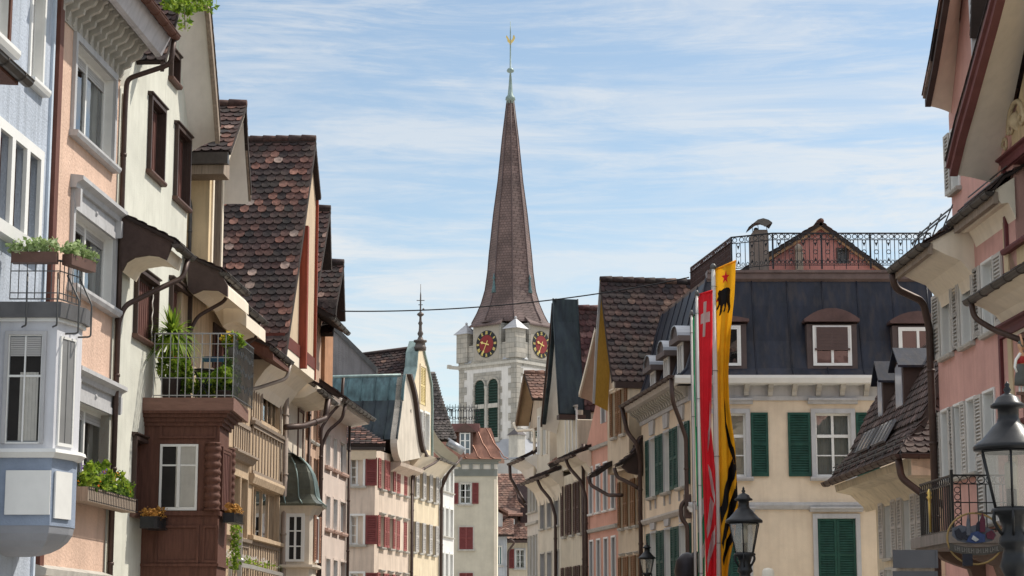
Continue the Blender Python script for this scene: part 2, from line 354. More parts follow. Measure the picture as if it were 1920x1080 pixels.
    def gutter(s, pts, r=.09, m=None, name='gutter'):
        """half-round gutter: a thick open channel with brackets"""
        r *= .9; mb = MB(); pts = [V(p) for p in pts]; k = 7
        for a, b in zip(pts[:-1], pts[1:]):
            d = (b-a).normalized(); x = d.cross(V((0,0,1))).normalized(); vs = []
            for p in (a, b):
                for rr in (r, r*.86):
                    for j in range(k+1):
                        an = math.pi+math.pi*j/k; vs.append(p+x*math.cos(an)*rr+V((0,0,1))*math.sin(an)*rr)
            n1 = k+1; fs = []
            for j in range(k):
                fs += [(j, j+1, 2*n1+j+1, 2*n1+j), (n1+j, 3*n1+j, 3*n1+j+1, n1+j+1), (j, n1+j, n1+j+1, j+1), (2*n1+j, 2*n1+j+1, 3*n1+j+1, 3*n1+j)]
            fs += [(0, 2*n1, 3*n1, n1), (k, n1+k, 3*n1+k, 2*n1+k)]
            mb.add(vs, fs, 0, False)
            mb.tube([a+x*r, b+x*r], .014, 5); mb.tube([a-x*r, b-x*r], .014, 5)
            L = (b-a).length
            for i in range(max(1, int(L/.7))):
                p = a+(b-a)*((i+.5)/max(1, int(L/.7))); mb.tube([p+x*r*1.03*math.cos(math.pi+math.pi*j/6)+V((0,0,1))*r*1.05*math.sin(math.pi+math.pi*j/6) for j in range(7)], .013, 4)
        for p in (pts[0], pts[-1]):
            d = (pts[1]-pts[0]).normalized(); x = d.cross(V((0,0,1))).normalized()
            mb.add([p+x*math.cos(math.pi+math.pi*j/k)*r+V((0,0,1))*math.sin(math.pi+math.pi*j/k)*r for j in range(k+1)], [tuple(range(k+1))])
        return s.part(mb, name, m or GUTTER)
    def pipe(s, pts, r=.055, m=None, name='downpipe'):
        r *= .84; mb = MB(); pts = smooth(pts, .14); mb.tube(pts, r, 8)
        for a, b in zip(pts[:-1], pts[1:]):       # collars on the long straight runs
            if (b-a).length > 1.2:
                k = int((b-a).length/1.9)+1
                for i in range(k):
                    p = a+(b-a)*((i+.5)/k); d = (b-a).normalized(); mb.tube([p-d*.03, p+d*.03], r*1.22, 8)
        return s.part(mb, name, m or PIPE)
    def slope(s, prof, n0, n1, tw=.24, te=.2, m=TILE, t=.16, F=None, name='roof', ridge=True, flip=False, under=UNDER):
        """roof slope: (u,z) profile from ridge to eave, drawn from n0 to n1, covered with real tiles"""
        F = F or s.F; mb = MB(); top = [F.W(u, n0, z) for u, z in prof]
        for (a, b) in zip(prof[:-1], prof[1:]):
            dx = V((b[0]-a[0], b[1]-a[1])); nn = V((-dx.y, dx.x)).normalized(); nn = nn if nn.y > 0 else -nn
            mb.slab(F.W(a[0],n0,a[1]), F.W(b[0],n0,b[1]), F.W(b[0],n1,b[1]), F.W(a[0],n1,a[1]), -(F.u*nn.x+V((0,0,nn.y)))*t, 1)
        tiles(mb, top, F.n, n1-n0, n1-n0, 0, 0, tw, te)
        if ridge:
            p = prof[0]; k = max(1, int(abs(n1-n0)/.38)); d = (n1-n0)/k
            for i in range(k):
                c0, c1 = F.W(p[0], n0+d*i, p[1]+.02), F.W(p[0], n0+d*(i+1.1), p[1]+.035); mb.tube([c0, c1], [.11,.125], 8, 0)
        return s.part(mb, name, [m, under])
    def metal_slope(s, prof, n0, n1, m, seam=.55, t=.1, F=None, name='roof', along='n', under=UNDER, seamm=None):
        """sheet-metal slope with standing seams; prof is (u,z) swept along n, or (n,z) swept along u"""
        F = F or s.F; mb = MB(); pt = (lambda p, q: F.W(p[0], q, p[1])) if along == 'n' else (lambda p, q: F.W(q, p[0], p[1])); ax = F.u if along == 'n' else F.n; fine = prof
        for a, b in zip(fine[:-1], fine[1:]):
            dx = V((b[0]-a[0], b[1]-a[1])); nn = V((-dx.y, dx.x)).normalized(); nn = nn if nn.y > 0 else -nn; d = (ax*nn.x+V((0,0,nn.y)))
            mb.slab(pt(a,n0), pt(b,n0), pt(b,n1), pt(a,n1), -d*t, 0)
        k = max(1, int(round(abs(n1-n0)/seam)))
        for i in range(k+1):
            q = n0+(n1-n0)*(i/k*.98+.01); mb.tube([pt(p,q)+V((0,0,.015)) for p in fine], .028, 5)
        return s.part(mb, name, m)
    def street_slope(s, prof, u0, u1, tw=.24, te=.2, m=TILE, t=.14, F=None, name='roof', hip=(0,0), under=UNDER):
        """roof slope whose ridge runs along the street: (n,z) profile from ridge to eave"""
        F = F or s.F; mb = MB(); pts = [F.W(u0, n, z) for n, z in prof]
        L = [0]; 
        for a, b in zip(pts[:-1], pts[1:]): L.append(L[-1]+(b-a).length)
        for i in range(len(prof)-1):
            (na, za), (nb, zb) = prof[i], prof[i+1]; fa, fb = L[i]/L[-1], L[i+1]/L[-1]
            dx = V((nb-na, zb-za)); nn = V((-dx.y, dx.x)).normalized(); nn = nn if nn.y > 0 else -nn
            a0, b0 = u0+hip[0]*(1-fa), u0+hip[0]*(1-fb); a1, b1 = u1-hip[1]*(1-fa), u1-hip[1]*(1-fb)
            mb.slab(F.W(a0,na,za), F.W(b0,nb,zb), F.W(b1,nb,zb), F.W(a1,na,za), -(F.n*nn.x+V((0,0,nn.y)))*t, 1)
        tiles(mb, pts, F.u, u1-u0-hip[0]-hip[1], u1-u0, hip[0], 0, tw, te)
        return s.part(mb, name, [m, under])
def smooth(pts, r):
    pts = [V(p) for p in pts]; out = [pts[0]]
    for a, b, c in zip(pts[:-2], pts[1:-1], pts[2:]):
        d1 = min(r, (b-a).length*.45); d2 = min(r, (c-b).length*.45); p = b+(a-b).normalized()*d1; q = b+(c-b).normalized()*d2
        for i in range(5):
            t = i/4; out.append(p*(1-t)**2+b*2*t*(1-t)+q*t*t)
    return out+[pts[-1]]
def tiles(mb, prof, e, w_top, w_bot, off_top, off_bot, tw, te, mi=0):
    """overlapping plain tiles with rounded ends over the surface swept by prof (ridge to eave, 3-D) along e"""
    sg = 1 if w_bot >= 0 else -1; e = V(e).normalized()
    L = [0]
    for a, b in zip(prof[:-1], prof[1:]): L.append(L[-1]+(b-a).length)
    rows = max(1, int(round(L[-1]/te))); ex = L[-1]/rows
    def at(l):
        l = min(max(l, 0), L[-1])
        for i in range(len(L)-1):
            if l <= L[i+1]+1e-9:
                f = (l-L[i])/max(1e-9, L[i+1]-L[i]); return prof[i].lerp(prof[i+1], f), (prof[i+1]-prof[i]).normalized()
    for r in range(rows):
        l1 = (r+1)*ex+.02; f = min(1, l1/L[-1]); p, d = at(l1); p = p+d*max(0, l1-L[-1]); nn = e.cross(d).normalized()
        if nn.z < 0: nn = -nn
        o = off_top+(off_bot-off_top)*f; W = w_top+(w_bot-w_top)*f; k = max(1, int(round(abs(W)/tw))); w = W/k
        sh = .5 if r % 2 else 0
        for c in range(-1 if sh else 0, k):
            x0 = max(0, c+sh)*w; x1 = min(k, c+sh+1)*w
            if abs(x1-x0) < .02: continue
            j = rng.uniform(-.012,.012); ju = rng.uniform(0,.014); dl = min(ex*1.45, l1)
            B = p+e*(o)+d*j
            hw = x1-x0; rd = min(.45*ex, abs(hw)*.35); up = .038+ju; th = .02
            sk = rng.gauss(0,.022)
            tp = [(x0+.004*sg, -dl, .004), (x1-.004*sg, -dl, .004)]
            bt = [(x1-.004*sg, -rd), (x0+hw*.82, -rd*.28), (x0+hw*.5, 0), (x0+hw*.18, -rd*.28), (x0+.004*sg, -rd)]
            xm = (x0+x1)/2
            vs = [B+e*x+d*y+nn*z for x, y, z in tp]+[B+e*x+d*(y+(x-xm)*sk)+nn*up for x, y in bt]+[B+e*x+d*(y+(x-xm)*sk)+nn*(up-th) for x, y in bt]
            mb.add(vs, [(0,1,2,3,4,5,6), (2,7,8,3), (3,8,9,4), (4,9,10,5), (5,10,11,6), (0,6,11), (1,7,2)], mi)
def leaves(mb, c, rad, n, size, mi=0, shape='ball', up=0):
    c = V(c)
    for _ in range(n):
        while True:
            p = V((rng.uniform(-1,1), rng.uniform(-1,1), rng.uniform(-1,1)))
            if p.length < 1: break
        p = V((p.x*rad[0], p.y*rad[1], p.z*rad[2])); s = size*rng.uniform(.4,1.5)
        d = V((rng.gauss(0,1), rng.gauss(0,1), rng.gauss(0,1)+up)).normalized(); x = d.cross(V((rng.gauss(0,1), rng.gauss(0,1), rng.gauss(0,1)))).normalized()
        q = c+p; nn = x.cross(d)
        mb.add([q-d*s*.5, q+x*s*.3+nn*s*.08, q+d*s*.55, q-x*s*.3+nn*s*.08], [(0,1,2), (0,2,3)], mi)
def blades(mb, c, n, l, w, spread=1, mi=0, droop=.5, zmin=.2):
    c = V(c)
    for _ in range(n):
        a = rng.uniform(0, 2*math.pi); el = rng.uniform(zmin,1.45); d = V((math.cos(a)*math.cos(el)*spread, math.sin(a)*math.cos(el)*spread, math.sin(el))); s = V((-math.sin(a), math.cos(a), 0)); ll = l*rng.uniform(.6,1.1)
        pts = [c+d*ll*t-V((0,0,1))*droop*ll*t*t*math.cos(el) for t in (0,.3,.65,1)]; ws = [w*.6, w, w*.7, .002]
        mb.sheet([[p-s*q*.5, p+s*q*.5] for p, q in zip(pts, ws)], mi)
# ================================================================= north side of the street (in sun)
lx = lambda y: (-10.4+.0625*y, y)
# ---- blue-grey house with the white oriel (only its end is in view)
F0 = Fac(lx(27), lx(35.35)); H = House('town_house', 'blue-grey rendered house with a white bay window and a plant-topped balcony', F0)
M_BLUE = stucco('blue_grey_render', (.43,.48,.56), bump=.9, bscale=22, var=.12)
H.win(F0.rect(18, -30, -40, 96), case=REDBROWN, cw=.1, sill=(.2,.16), sillm=WHITE, nv=2)
r = F0.rect(60, 79, 0, 152); r = (r[0], r[1], r[2], r[3]+.3)
H.win(r, case=WHITE, cw=.09, sill=(.16,.13), sillm=WHITE, nv=1, blind=.97, curtain=0)
u1, z1 = F0.uz(74, 290); ub, zb = F0.uz(74, 480); u0 = u1-2.5
for i in range(3):
    a = u0+.12+i*.82; H.win((a, a+.66, zb+.1, z1-.12), case=None, nv=1, frame=BROWN, fw=.05, curtain=1, depth=.12)
top0 = 14.6
H.wall([(-3,0), (F0.L,0), (F0.L,top0), (-3,top0)], M_BLUE, 9)
mb = MB()                                     # white timber surround of the triple window
for i in range(4): mb.box(F0, u0-.06+i*.82, u0+.12+i*.82, 0, .07, zb+.1, z1-.12)
mb.box(F0, u0-.06, u0+2.58, 0, .07, z1-.12, z1+.06); mb.run(F0, [(0,zb-.12), (.16,zb-.1), (.18,zb+.1), (0,zb+.1)], u0-.12, u0+2.66)
H.part(mb, 'window_surround', WHITE)
H.street_slope([(-4.5,top0+4.2), (.7,top0-.1)], -3, F0.L, te=.3, tw=.3)
# corner bead and cable down the party line
mb = MB(); mb.box(F0, F0.L-.16, F0.L-.06, 0, .05, 0, top0); H.part(mb, 'corner_strip', mat('pale_blue_trim', (.50,.57,.66), .8))
# small eave of the neighbour-side shop roof, seen end-on at the picture edge
gz = F0.z(50, 150, .75); gu = F0.uz(52, 150, .75)[0]
H.gutter([F0.W(gu-2.6,.75,gz), F0.W(gu,.75,gz)], .12)
mb = MB(); mb.run(F0, [(0,gz-.1), (.68,gz-.14), (.68,gz-.02), (0,gz+.5)], gu-2.6, gu-.25); H.part(mb, 'eave', REDBROWN)
# oriel: square bay with chamfered outer corner, crowned by the balcony
Yo = 33.0; FO = front(0, Yo); P = lambda px, py: FO.uz(px, py)
xo = P(104, 700)[0]; xw = F0.W(Yo-27, 0, 0).x
zt = P(90, 600)[1]; zs1 = P(90, 842)[1]; zp = P(90, 985)[1]; zbot = P(20, 1040)[1]
cx1 = xo+.21; cy1 = Yo+.62
def plan(o, z): return [V((xw-2.2, Yo-o, z)), V((xo+o*.6, Yo-o, z)), V((cx1+o, cy1-o*.3, z)), V((cx1+o, cy1+.35, z)), V((xw+.3, cy1+1.1+o, z)), V((xw-2.2, cy1+1.1+o, z))]
def band(mb, o0, z0, o1, z1, mi=0):
    a, b = plan(o0, z0), plan(o1, z1); k = len(a); mb.add(a+b, [tuple(range(k)), tuple(range(2*k-1,k-1,-1))]+[(i,(i+1)%k,k+(i+1)%k,k+i) for i in range(k)], mi)
OR = MB(); band(OR, 0, zs1, 0, zt, 0)
oriel = H.part(OR, 'oriel', mat('white_bay_paint', (.60,.61,.65), .7, .06, 1.5, .1, 30, streak=.2))
mb = MB(); band(mb, -.01, zp, -.01, zs1-.14); mb.build('apron', mat('blue_apron', (.25,.30,.39), .85, .12, 2, .5, 30), oriel)
mb = MB()
for a, b in ((.0,.25), (.25,.5), (.5,.75), (.75,1)):
    pass
prev = None
for i in range(7):
    t = i/6; o = -.02-.75*(1-math.cos(t*math.pi/2)); z = zp-(zp-zbot)*math.sin(t*math.pi/2)
    if prev: band(mb, o, z, prev[0], prev[1])
    prev = (o, z)
mb.build('corbel', mat('grey_corbel', (.27,.28,.31), .8, .1, 1.5, .2, 30), oriel)
mb = MB(); band(mb, .05, zs1-.14, .12, zs1-.06); band(mb, .14, zs1-.06, .12, zs1); band(mb, .06, zt-.03, .06, zt+.03); mb.pieces('cornice', WHITE, oriel)
mb = MB(); a = P(12,882); b = P(93,965); mb.box(FO, a[0], b[0], 0, .03, b[1], a[1]); 
FC = Fac((xo, Yo), (cx1, cy1)); mb.box(FC, .09, FC.L-.06, 0, .03, b[1]-.05, a[1]); mb.build('apron_panel', WHITE, oriel)
ra = P(18,628); rb = P(74,832)
H.win((ra[0], rb[0], rb[1], ra[1]), F=FO, cut=False, nv=2, nh=(.62,), fw=.02, blind=.0, curtain=0, case=GREYTRIM, cw=.06, cout=.06, pane=None)
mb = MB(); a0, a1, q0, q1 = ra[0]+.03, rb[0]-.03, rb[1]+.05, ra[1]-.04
mb.box(FO, a0, a1, .003, .006, q0, q1); H.part(mb, 'unlit_backing', DARK)  # thin dark sheet on the solid bay, in place of unlit depth
mb = MB(); k = 16; mb.sheet([[FO.W(a0+(a1-a0)*(.35+.6*i/k), .0085+.003*math.sin(i*2.1), z) for i in range(k+1)] for z in (q0, q0+(q1-q0)*.66)]); H.part(mb, 'curtain', CURTAIN)
mb = MB()
for i in range(9): z = q1-(i+1)*.035; mb.box(FO, a0, a1, .012, .03, z+.004, z+.033)
H.part(mb, 'blind', BLIND)
H.win((.10, FC.L-.08, rb[1]-.02, ra[1]), F=FC, cut=False, nv=1, fw=.04, curtain=0, pane=mat('grey_window_void', (.22,.22,.22), .3, .1, 2, 0))
# balcony slab and railing
mb = MB(); zd = P(60,568)[1]; band(mb, .12, zt+.03, .14, zd); balc = H.part(mb, 'balcony', mat('balcony_slab_metal', (.12,.12,.125), .6, .2, 2, .1))
zr = P(60,492)[1]+.02; zr0 = zd+.06
mb = MB(); c0 = V((xw-1.6, Yo-.04, 0)); c1 = V((xo+.02, Yo-.04, 0)); c2 = V((cx1+.02, cy1, 0)); c3 = V((cx1-.02, cy1+.4, 0)); up = V((0,0,1))
rx0 = V((P(21,520)[0], Yo-.04, 0))
for a, b in ((rx0, c1), (c1, c2)):
    for zz, t in ((zr, .03), (zr-.17, .016), (zr0+.1, .016), (zr0, .02)): mb.bar(a+up*zz, b+up*zz, t)
    L = (b-a).length; k = max(3, int(L/.13))
    for i in range(k+1): p = a+(b-a)*i/k; mb.bar(p+up*zr0, p+up*zr, .014)
for f in (.35, .97): p = rx0.lerp(c1, f); mb.tube(smooth([p+V((0,-.02,zr-.2)), p+V((.05,-.22,zr0)), p+V((.05,-.2,zt-.12)), p+V((-.06,0,zt-.12))], .05), .016, 5)
for f in (.35, .95): p = c1.lerp(c2, f); mb.tube(smooth([p+V((0,0,zr-.2)), p+V((.22,-.05,zr0)), p+V((.22,-.05,zt-.2)), p+V((.0,0,zt-.2))], .05), .016, 5)
mb.build('balcony_railing', IRONGREY, balc)
for i, (a, b) in enumerate(((rx0.lerp(c1,.03), c1.lerp(rx0,.02)), (c1.lerp(c2,.05), c1.lerp(c2,1.25)))):
    ft = thing('planter', ['long brown planter of silvery trailing plants on the balcony rail facing the street end', 'short brown planter of pale trailing plants at the outer corner of the balcony rail'][i], 'planter', (a+b)/2+up*zr, 'planters on the white bay balcony')
    mb = MB(); d = (b-a).normalized(); x = d.cross(up); o = x*.09
    p, q = a+o, b+o
    for k in range(max(1, int((b-a).length/.42))):
        kk = max(1, int((b-a).length/.42)); s0 = p+(q-p)*(k/kk+.02); s1 = p+(q-p)*((k+1)/kk-.02); m_ = (s0+s1)/2+up*(zr+.03); mb.ob(m_, (s1-s0)/2, x*.09, up*.09)
    mb.build('trough', BROWN, ft)
    mb = MB(); n = int((b-a).length*420)
    for k in range(n//14):
        p2 = p+(q-p)*rng.random(); leaves(mb, p2+up*(zr+.19+rng.uniform(-.05,.09)), (.14,.16,.12), 14, .10)
    mb.build('foliage', LEAFGREY, ft)

# ---- salmon house with the bracketed eave
F1 = Fac(lx(35.4), lx(40)); H = House('town_house', 'salmon-pink rendered house with grey window trim and a scrolled bracket eave', F1)
M_SAL = stucco('salmon_render', (.64,.45,.35), bump=1.0, bscale=18, var=.14, streak=.2)
kw = dict(case=GREYTRIM, cw=.13, cout=.07, nv=2, sillm=GREYTRIM, depth=.16, fw=.075, blind=.12, frame=WHITE)
r1 = F1.rect(141, 212, 75, 252); H.win(r1, sill=(.18,.12), **kw)
r2 = F1.rect(136, 211, 392, 536); H.win(r2, sill=(.2,.14), head=(.24,.22,.24), headm=GREYTRIM, **kw)
r3 = F1.rect(134, 209, 748, 905); H.win(r3, sill=(.16,.12), head=(.24,.22,.24), headm=GREYTRIM, **kw)
zb = F1.z(130, 44)
H.wall([(0,0), (F1.L,0), (F1.L,zb+.75), (0,zb+.75)], M_SAL, 9)
mb = MB()
for r in (r2, r3):
    mb.box(F1, r[0]-.13, r[1]+.13, .0, .045, r[3]+.13, r[3]+.37)
    for u in (r[0]-.1, r[1]-.02): mb.prism(F1, [(u,r[3]+.02), (u+.12,r[3]+.06), (u+.12,r[3]+.37), (u,r[3]+.37)], 0, .17)
    c = (r[0]+r[1])/2; mb.lathe(F1.W(c,.05,r[3]+.2), [(0,-.06), (.045,0), (.03,.05), (0,.07)], 8)
mb.pieces('window_frieze', GREYTRIM, H.o)
mb = MB(); z = F1.z(120, 1072); mb.run(F1, [(0,z-.14), (.2,z-.12), (.22,z), (0,z+.08)], 0, F1.L); H.part(mb, 'string_course', STONE)
# scrolled brackets
prof = [(0,0), (.05,-.02), (.09,.05), (.10,.14), (.17,.17), (.24,.20), (.26,.29), (.33,.33), (.42,.36), (.47,.43), (.50,.52), (.58,.55), (.60,.68), (0,.68)]
k = 12
for i in range(k):
    u = .2+(F1.L-.35)*i/(k-1); mb = MB(); mb.run(F1, [(n, zb+z) for n, z in prof], u-.055, u+.055)
    for n, z in ((.12,.34), (.3,.5), (.45,.6)): mb.tube([F1.W(u-.1,n,zb+z), F1.W(u+.1,n,zb+z)], .045, 8)
    H.part(mb, 'eave_bracket', STONE)
mb = MB(); mb.box(F1, .04, F1.L-.02, 0, .03, zb-.06, zb+.7); H.part(mb, 'frieze', STONE)
zf = F1.z(297, 108, .72)
mb = MB(); mb.box(F1, 0, F1.L+.1, 0, .72, zb+.69, zb+.80); H.part(mb, 'soffit', WHITESOF)
mb = MB(); mb.run(F1, [(.72,zf), (.80,zf+.02), (1.02,zf+.52), (.94,zf+.55), (.72,zf+.1)], -.1, F1.L+.14); mb.run(F1, [(.68,zb+.70), (.68,zf), (.74,zf), (.74,zb+.80)], 0, F1.L+.1, 0); H.part(mb, 'fascia', mat('pale_eave_fascia', (.50,.49,.52), .7, .1, 2, .1, 30, streak=.3))
gz = F1.z(322, 62, 1.05); 
H.gutter([F1.W(-1,1.08,gz), F1.W(F1.L+.12,1.08,gz)], .11, REDBROWN)
H.street_slope([(-4,gz+4.1), (1.0,gz+.02)], -.1, F1.L+.1, te=.2)
pw = lambda px, py, n: F1.W(*(lambda q: (q[0], n, q[1]))(F1.uz(px, py, n)))
za_ = F1.z(313,112,1.0); zb_ = F1.z(242,152,.12); H.pipe([F1.W(F1.L+.06,1.06,gz-.08), F1.W(F1.L+.08,1.0,za_), F1.W(F1.L+.06,.12,zb_), F1.W(F1.L+.06,.1,zb_-.6), F1.W(F1.L+.06,.1,.4)], .065)
mb = MB(); mb.box(F1, .02, .26, .0, .09, 0, zb+.6); H.part(mb, 'corner_strip', mat('red_brown_strip', (.14,.055,.04), .7, .2, 2, .1, 30, streak=.4))
# flower box under the lowest window
def leafbox(name, label, a, b, h, depth, dirn, mats, group=None, trough=DKBROWN, cage=True):
    t = thing(name, label, 'flower box', (a+b)/2, group); mb = MB(); d = (b-a); x = dirn; up = V((0,0,1))
    mb.ob((a+b)/2+x*depth/2+up*h/2, d/2, x*depth/2, up*h/2); mb.build('trough', trough, t)
    if cage:
        mb = MB(); mb.bar(a+x*(depth+.03)+up*h, b+x*(depth+.03)+up*h, .014); mb.bar(a+x*(depth+.03)+up*.02, b+x*(depth+.03)+up*.02, .014); k = max(3, int(d.length/.12))
        for i in range(k+1): p = a+d*i/k+x*(depth+.03); mb.bar(p, p+up*h, .009)
        mb.build('cage', IRON, t)
    for nm, m, n, s, hh, clump in mats:
        mb = MB()
        for _ in range(n): p = a+d*rng.uniform(.02,.98)+x*rng.uniform(.1,1)*depth+up*(h+rng.uniform(.0,hh)); leaves(mb, p, (.09,.09,.08), clump, s)
        mb.build(nm, m, t)
    return t
a = F1.W(r3[0]-.2,.14,r3[2]-.36); b = F1.W(r3[1]+.42,.14,r3[2]-.36)
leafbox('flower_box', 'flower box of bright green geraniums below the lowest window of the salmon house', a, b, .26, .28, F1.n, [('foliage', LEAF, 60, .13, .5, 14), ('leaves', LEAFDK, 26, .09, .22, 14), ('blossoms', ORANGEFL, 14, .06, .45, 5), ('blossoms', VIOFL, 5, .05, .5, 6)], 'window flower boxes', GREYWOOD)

# ---- pale green-grey house with the high gable and the brown timber oriel
F2 = Fac(lx(40), lx(46)); H = House('town_house', 'pale grey-green house with a curved gable overhang and a brown carved timber oriel', F2)
M_GG = stucco('grey_green_render', (.61,.61,.54), streak=.35, streakcol=(.42,.42,.36), bump=.25)
PANEL = mat('oxblood_panel', (.12,.05,.04), .75, .25, 4, .2, 25, (4,4,.8))
kb = dict(case=DKBROWN, cw=.07, cout=.09, frame=DKBROWN, pane=PANEL, nv=1, sillm=BROWN, sill=(.13,.09), head=(.12,.07,.0), headm=DKBROWN, depth=.09, scal=1)
H.win(F2.rect(280,303,186,322), **kb); H.win(F2.rect(329,351,240,372), **kb)
kb2 = dict(kb); kb2.update(scal=2)
H.win(F2.rect(254,290,508,628), **kb2); H.win(F2.rect(319,352,530,660), **kb2); H.win(F2.rect(250,284,824,962), **kb2)
H.win(F2.rect(319,331,100,146), **kb)
ze = F2.z(360, 245); zn = 13.0; ap = (3.95, 16.5)
H.wall([(0,0), (F2.L,0), (F2.L+.4,ze-.2), (F2.L+.4,ze+.15), (5.2,15.15), ap, (1.15,13.6), (.35,zn-.2), (0,zn-.35)], M_GG, 9)
mb = MB(); mb.box(F2, .18, .42, 0, .05, 0, zn-.4); H.part(mb, 'corner_strip', CREAM)
# gable roof: overhang .75 m, far slope ends in a bell-cast soffit
nf = .72
outer = [ap, (4.6,16.35), (5.06,15.75), (5.6,14.95), (6.1,14.15), (6.46,13.5), (6.75,12.95)]; outer = [(3.98,17.2), (4.45,16.75), (5.06,16.0), (5.6,15.1), (6.05,14.3), (6.46,13.5)]
H.slope(outer, nf, -8, m=TILE, t=.05, tw=.2, te=.2)
H.slope([(3.98,17.2), (2.5,15.3), (1.19,13.57)], nf-.1, -8, m=TILEDK, t=.1, tw=.2, te=.2, name='roof')
inner = [(3.95,16.5), (4.5,15.9), (5.15,14.9), (5.7,14.15), (6.15,13.55), (6.6,12.95)]
mb = MB(); g = []
for (uo, zo), (ui, zi) in zip(outer, inner): g.append([F2.W(uo+(ui-uo)*t, nf-.1-(nf-.1)*t, zo-.34+(zi-zo+.34)*(1-math.cos(t*math.pi/2))) for t in [i/6 for i in range(7)]])
g.append([p-V((0,0,.0))+F2.u*.05 for p in g[-1]]); mb.sheet(g); H.part(mb, 'soffit', WHITESOF)
mb = MB()
for (a, b) in zip(outer[:-1], outer[1:]):
    for n0, n1, dz, m in ((nf-.12, nf-.02, .3, 0),): mb.prism(F2, [(a[0],a[1]-.02), (b[0],b[1]-.02), (b[0]-.02,b[1]-dz-.12), (a[0]-.02,a[1]-dz-.12)], n0, n1)
H.part(mb, 'verge_board', GREYWOOD)
mb = MB()
for (a, b) in (((3.98,17.2),(2.5,15.3)), ((2.5,15.3),(1.19,13.57))): mb.prism(F2, [(a[0],a[1]-.02), (b[0],b[1]-.02), (b[0],b[1]-.24), (a[0],a[1]-.24)], nf-.2, nf-.12)
H.part(mb, 'verge_board', DKBROWN)
# little hood over the upper oriel window, clad end towards the street end
hp = [F2.nz(*p, .02) for p in ((227,400), (324,454), (311,487), (296,480), (278,478), (252,482), (237,491), (228,508))]
mb = MB(); mb.run(F2, hp, .0, .12); hood = H.part(mb, 'hood', mat('hood_cladding', (.075,.05,.044), .8, .25, 4, .2, 25))
mb = MB(); sp = hp[2:]+[(hp[0][0], hp[0][1]), (hp[1][0]-.04, hp[1][1]-.02)]; mb.run(F2, [(a-.03, b+.01) for a, b in hp[2:]]+[(.0, hp[0][1]-.1), (hp[1][0]-.1, hp[1][1]-.1)], .12, 1.35); mb.build('soffit', CREAM, hood)
H.street_slope([(0,hp[0][1]+.06), (hp[1][0]+.05,hp[1][1]+.04)], -.05, 1.4, te=.22, tw=.22, t=.06, m=TILEDK, name='hood_roof')
n_, z_ = hp[1]; H.gutter([F2.W(-.05,n_+.08,z_-.05), F2.W(1.42,n_+.08,z_-.05)], .1)
H.pipe([F2.W(1.15,n_+.06,z_-.12), F2.W(1.0,n_+.0,z_-.55), F2.W(.75,n_-.3,z_-.75), F2.W(.1,.22,z_-1.25), F2.W(.02,.12,z_-1.6), F2.W(.02,.12,.4)], .065)
# oriel: Y 42.9 .. 44.3, 1.5 m deep
FB = front(0, 42.9); xl = F2.W(2.9,0,0).x; xr = FB.uz(410, 900)[0]; FS = Fac((xr, 42.9), (xr+.0875, 44.3)); LS = FS.L
zt = FB.z(350, 772); zsl = FB.z(350, 748); z0 = 2.5
mb = MB(); mb.box(FB, xl-.4, xr, -1.4, 0, z0, zt); OB = H.part(mb, 'oriel', REDBROWN)
mb = MB()
for o, za, zz in ((.05,zt-.30,zt-.22), (.10,zt-.22,zt-.13), (.17,zt-.13,zt-.05), (.24,zt-.05,zt), (.05,FB.z(350,962)-.05,FB.z(350,962)+.04), (.04,FB.z(350,1062),FB.z(350,1062)+.06)):
    mb.box(FB, xl-.2, xr+o, -1.4-o, o, za, zz)
mb.pieces('oriel_cornice', REDBROWN, OB)
for pa, pb, qa, qb in ((300,405,790,826), (380,384,832,958)): pass
for x0, x1, ya, yb in ((292,372,985,1055), (380,408,985,1055), (300,405,784,822)):
    a = FB.uz(x0, ya); b = FB.uz(x1, yb); t = .05; mb = MB()
    mb.box(FB, a[0], b[0], 0, .03, a[1]-t, a[1]); mb.box(FB, a[0], b[0], 0, .03, b[1], b[1]+t); mb.box(FB, a[0], a[0]+t, 0, .03, b[1]+t, a[1]-t); mb.box(FB, b[0]-t, b[0], 0, .03, b[1]+t, a[1]-t); mb.build('carved_panel', REDBROWN, OB)
def column(mb, c, z0, z1, r):
    k = 8; p = [(r*.9, 0), (r*1.1,.03)]
    for i in range(k*4+1): t = i/(k*4); p.append((r*(.78+.3*abs(math.sin(t*math.pi*k))), .06+(z1-z0-.12)*t))
    p += [(r*1.1, z1-z0-.03), (r*.9, z1-z0)]; mb.lathe(V((c.x, c.y, z0)), p, 14)
za, zc = FB.z(400, 958), FB.z(400, 830)
mb = MB(); column(mb, V((xr-.13, 42.88, 0)), za, zc, .17); column(mb, V((xr+.06, 44.25, 0)), za, zc, .1); mb.pieces('twisted_column', REDBROWN, OB)
ra = FB.uz(301, 833); rb = FB.uz(369, 957); rr = (ra[0], rb[0], rb[1], ra[1])
H.win(rr, F=FB, cut=False, nv=2, nh=(.68,), fw=.05, curtain=0, case=None)
mb = MB(); mb.box(FB, rr[0], rr[1], .002, .006, rr[2], rr[3]); mb.build('unlit_backing', DARK, OB)  # dark sheet painted in for the shade behind the pane
mb = MB(); k = 14; mb.sheet([[FB.W(rr[0]+(rr[1]-rr[0])*(.42+.55*i/k), .010+.002*math.sin(i*2), z) for i in range(k+1)] for z in (rr[2]+.03, rr[3]-.03)]); mb.build('curtain', CURTAIN, OB)
H.win((.28, LS-.3, za+.04, zc-.12), F=FS, cut=False, nv=1, frame=REDBROWN, pane=PANEL, case=REDBROWN, cw=.06, curtain=0, scal=3)
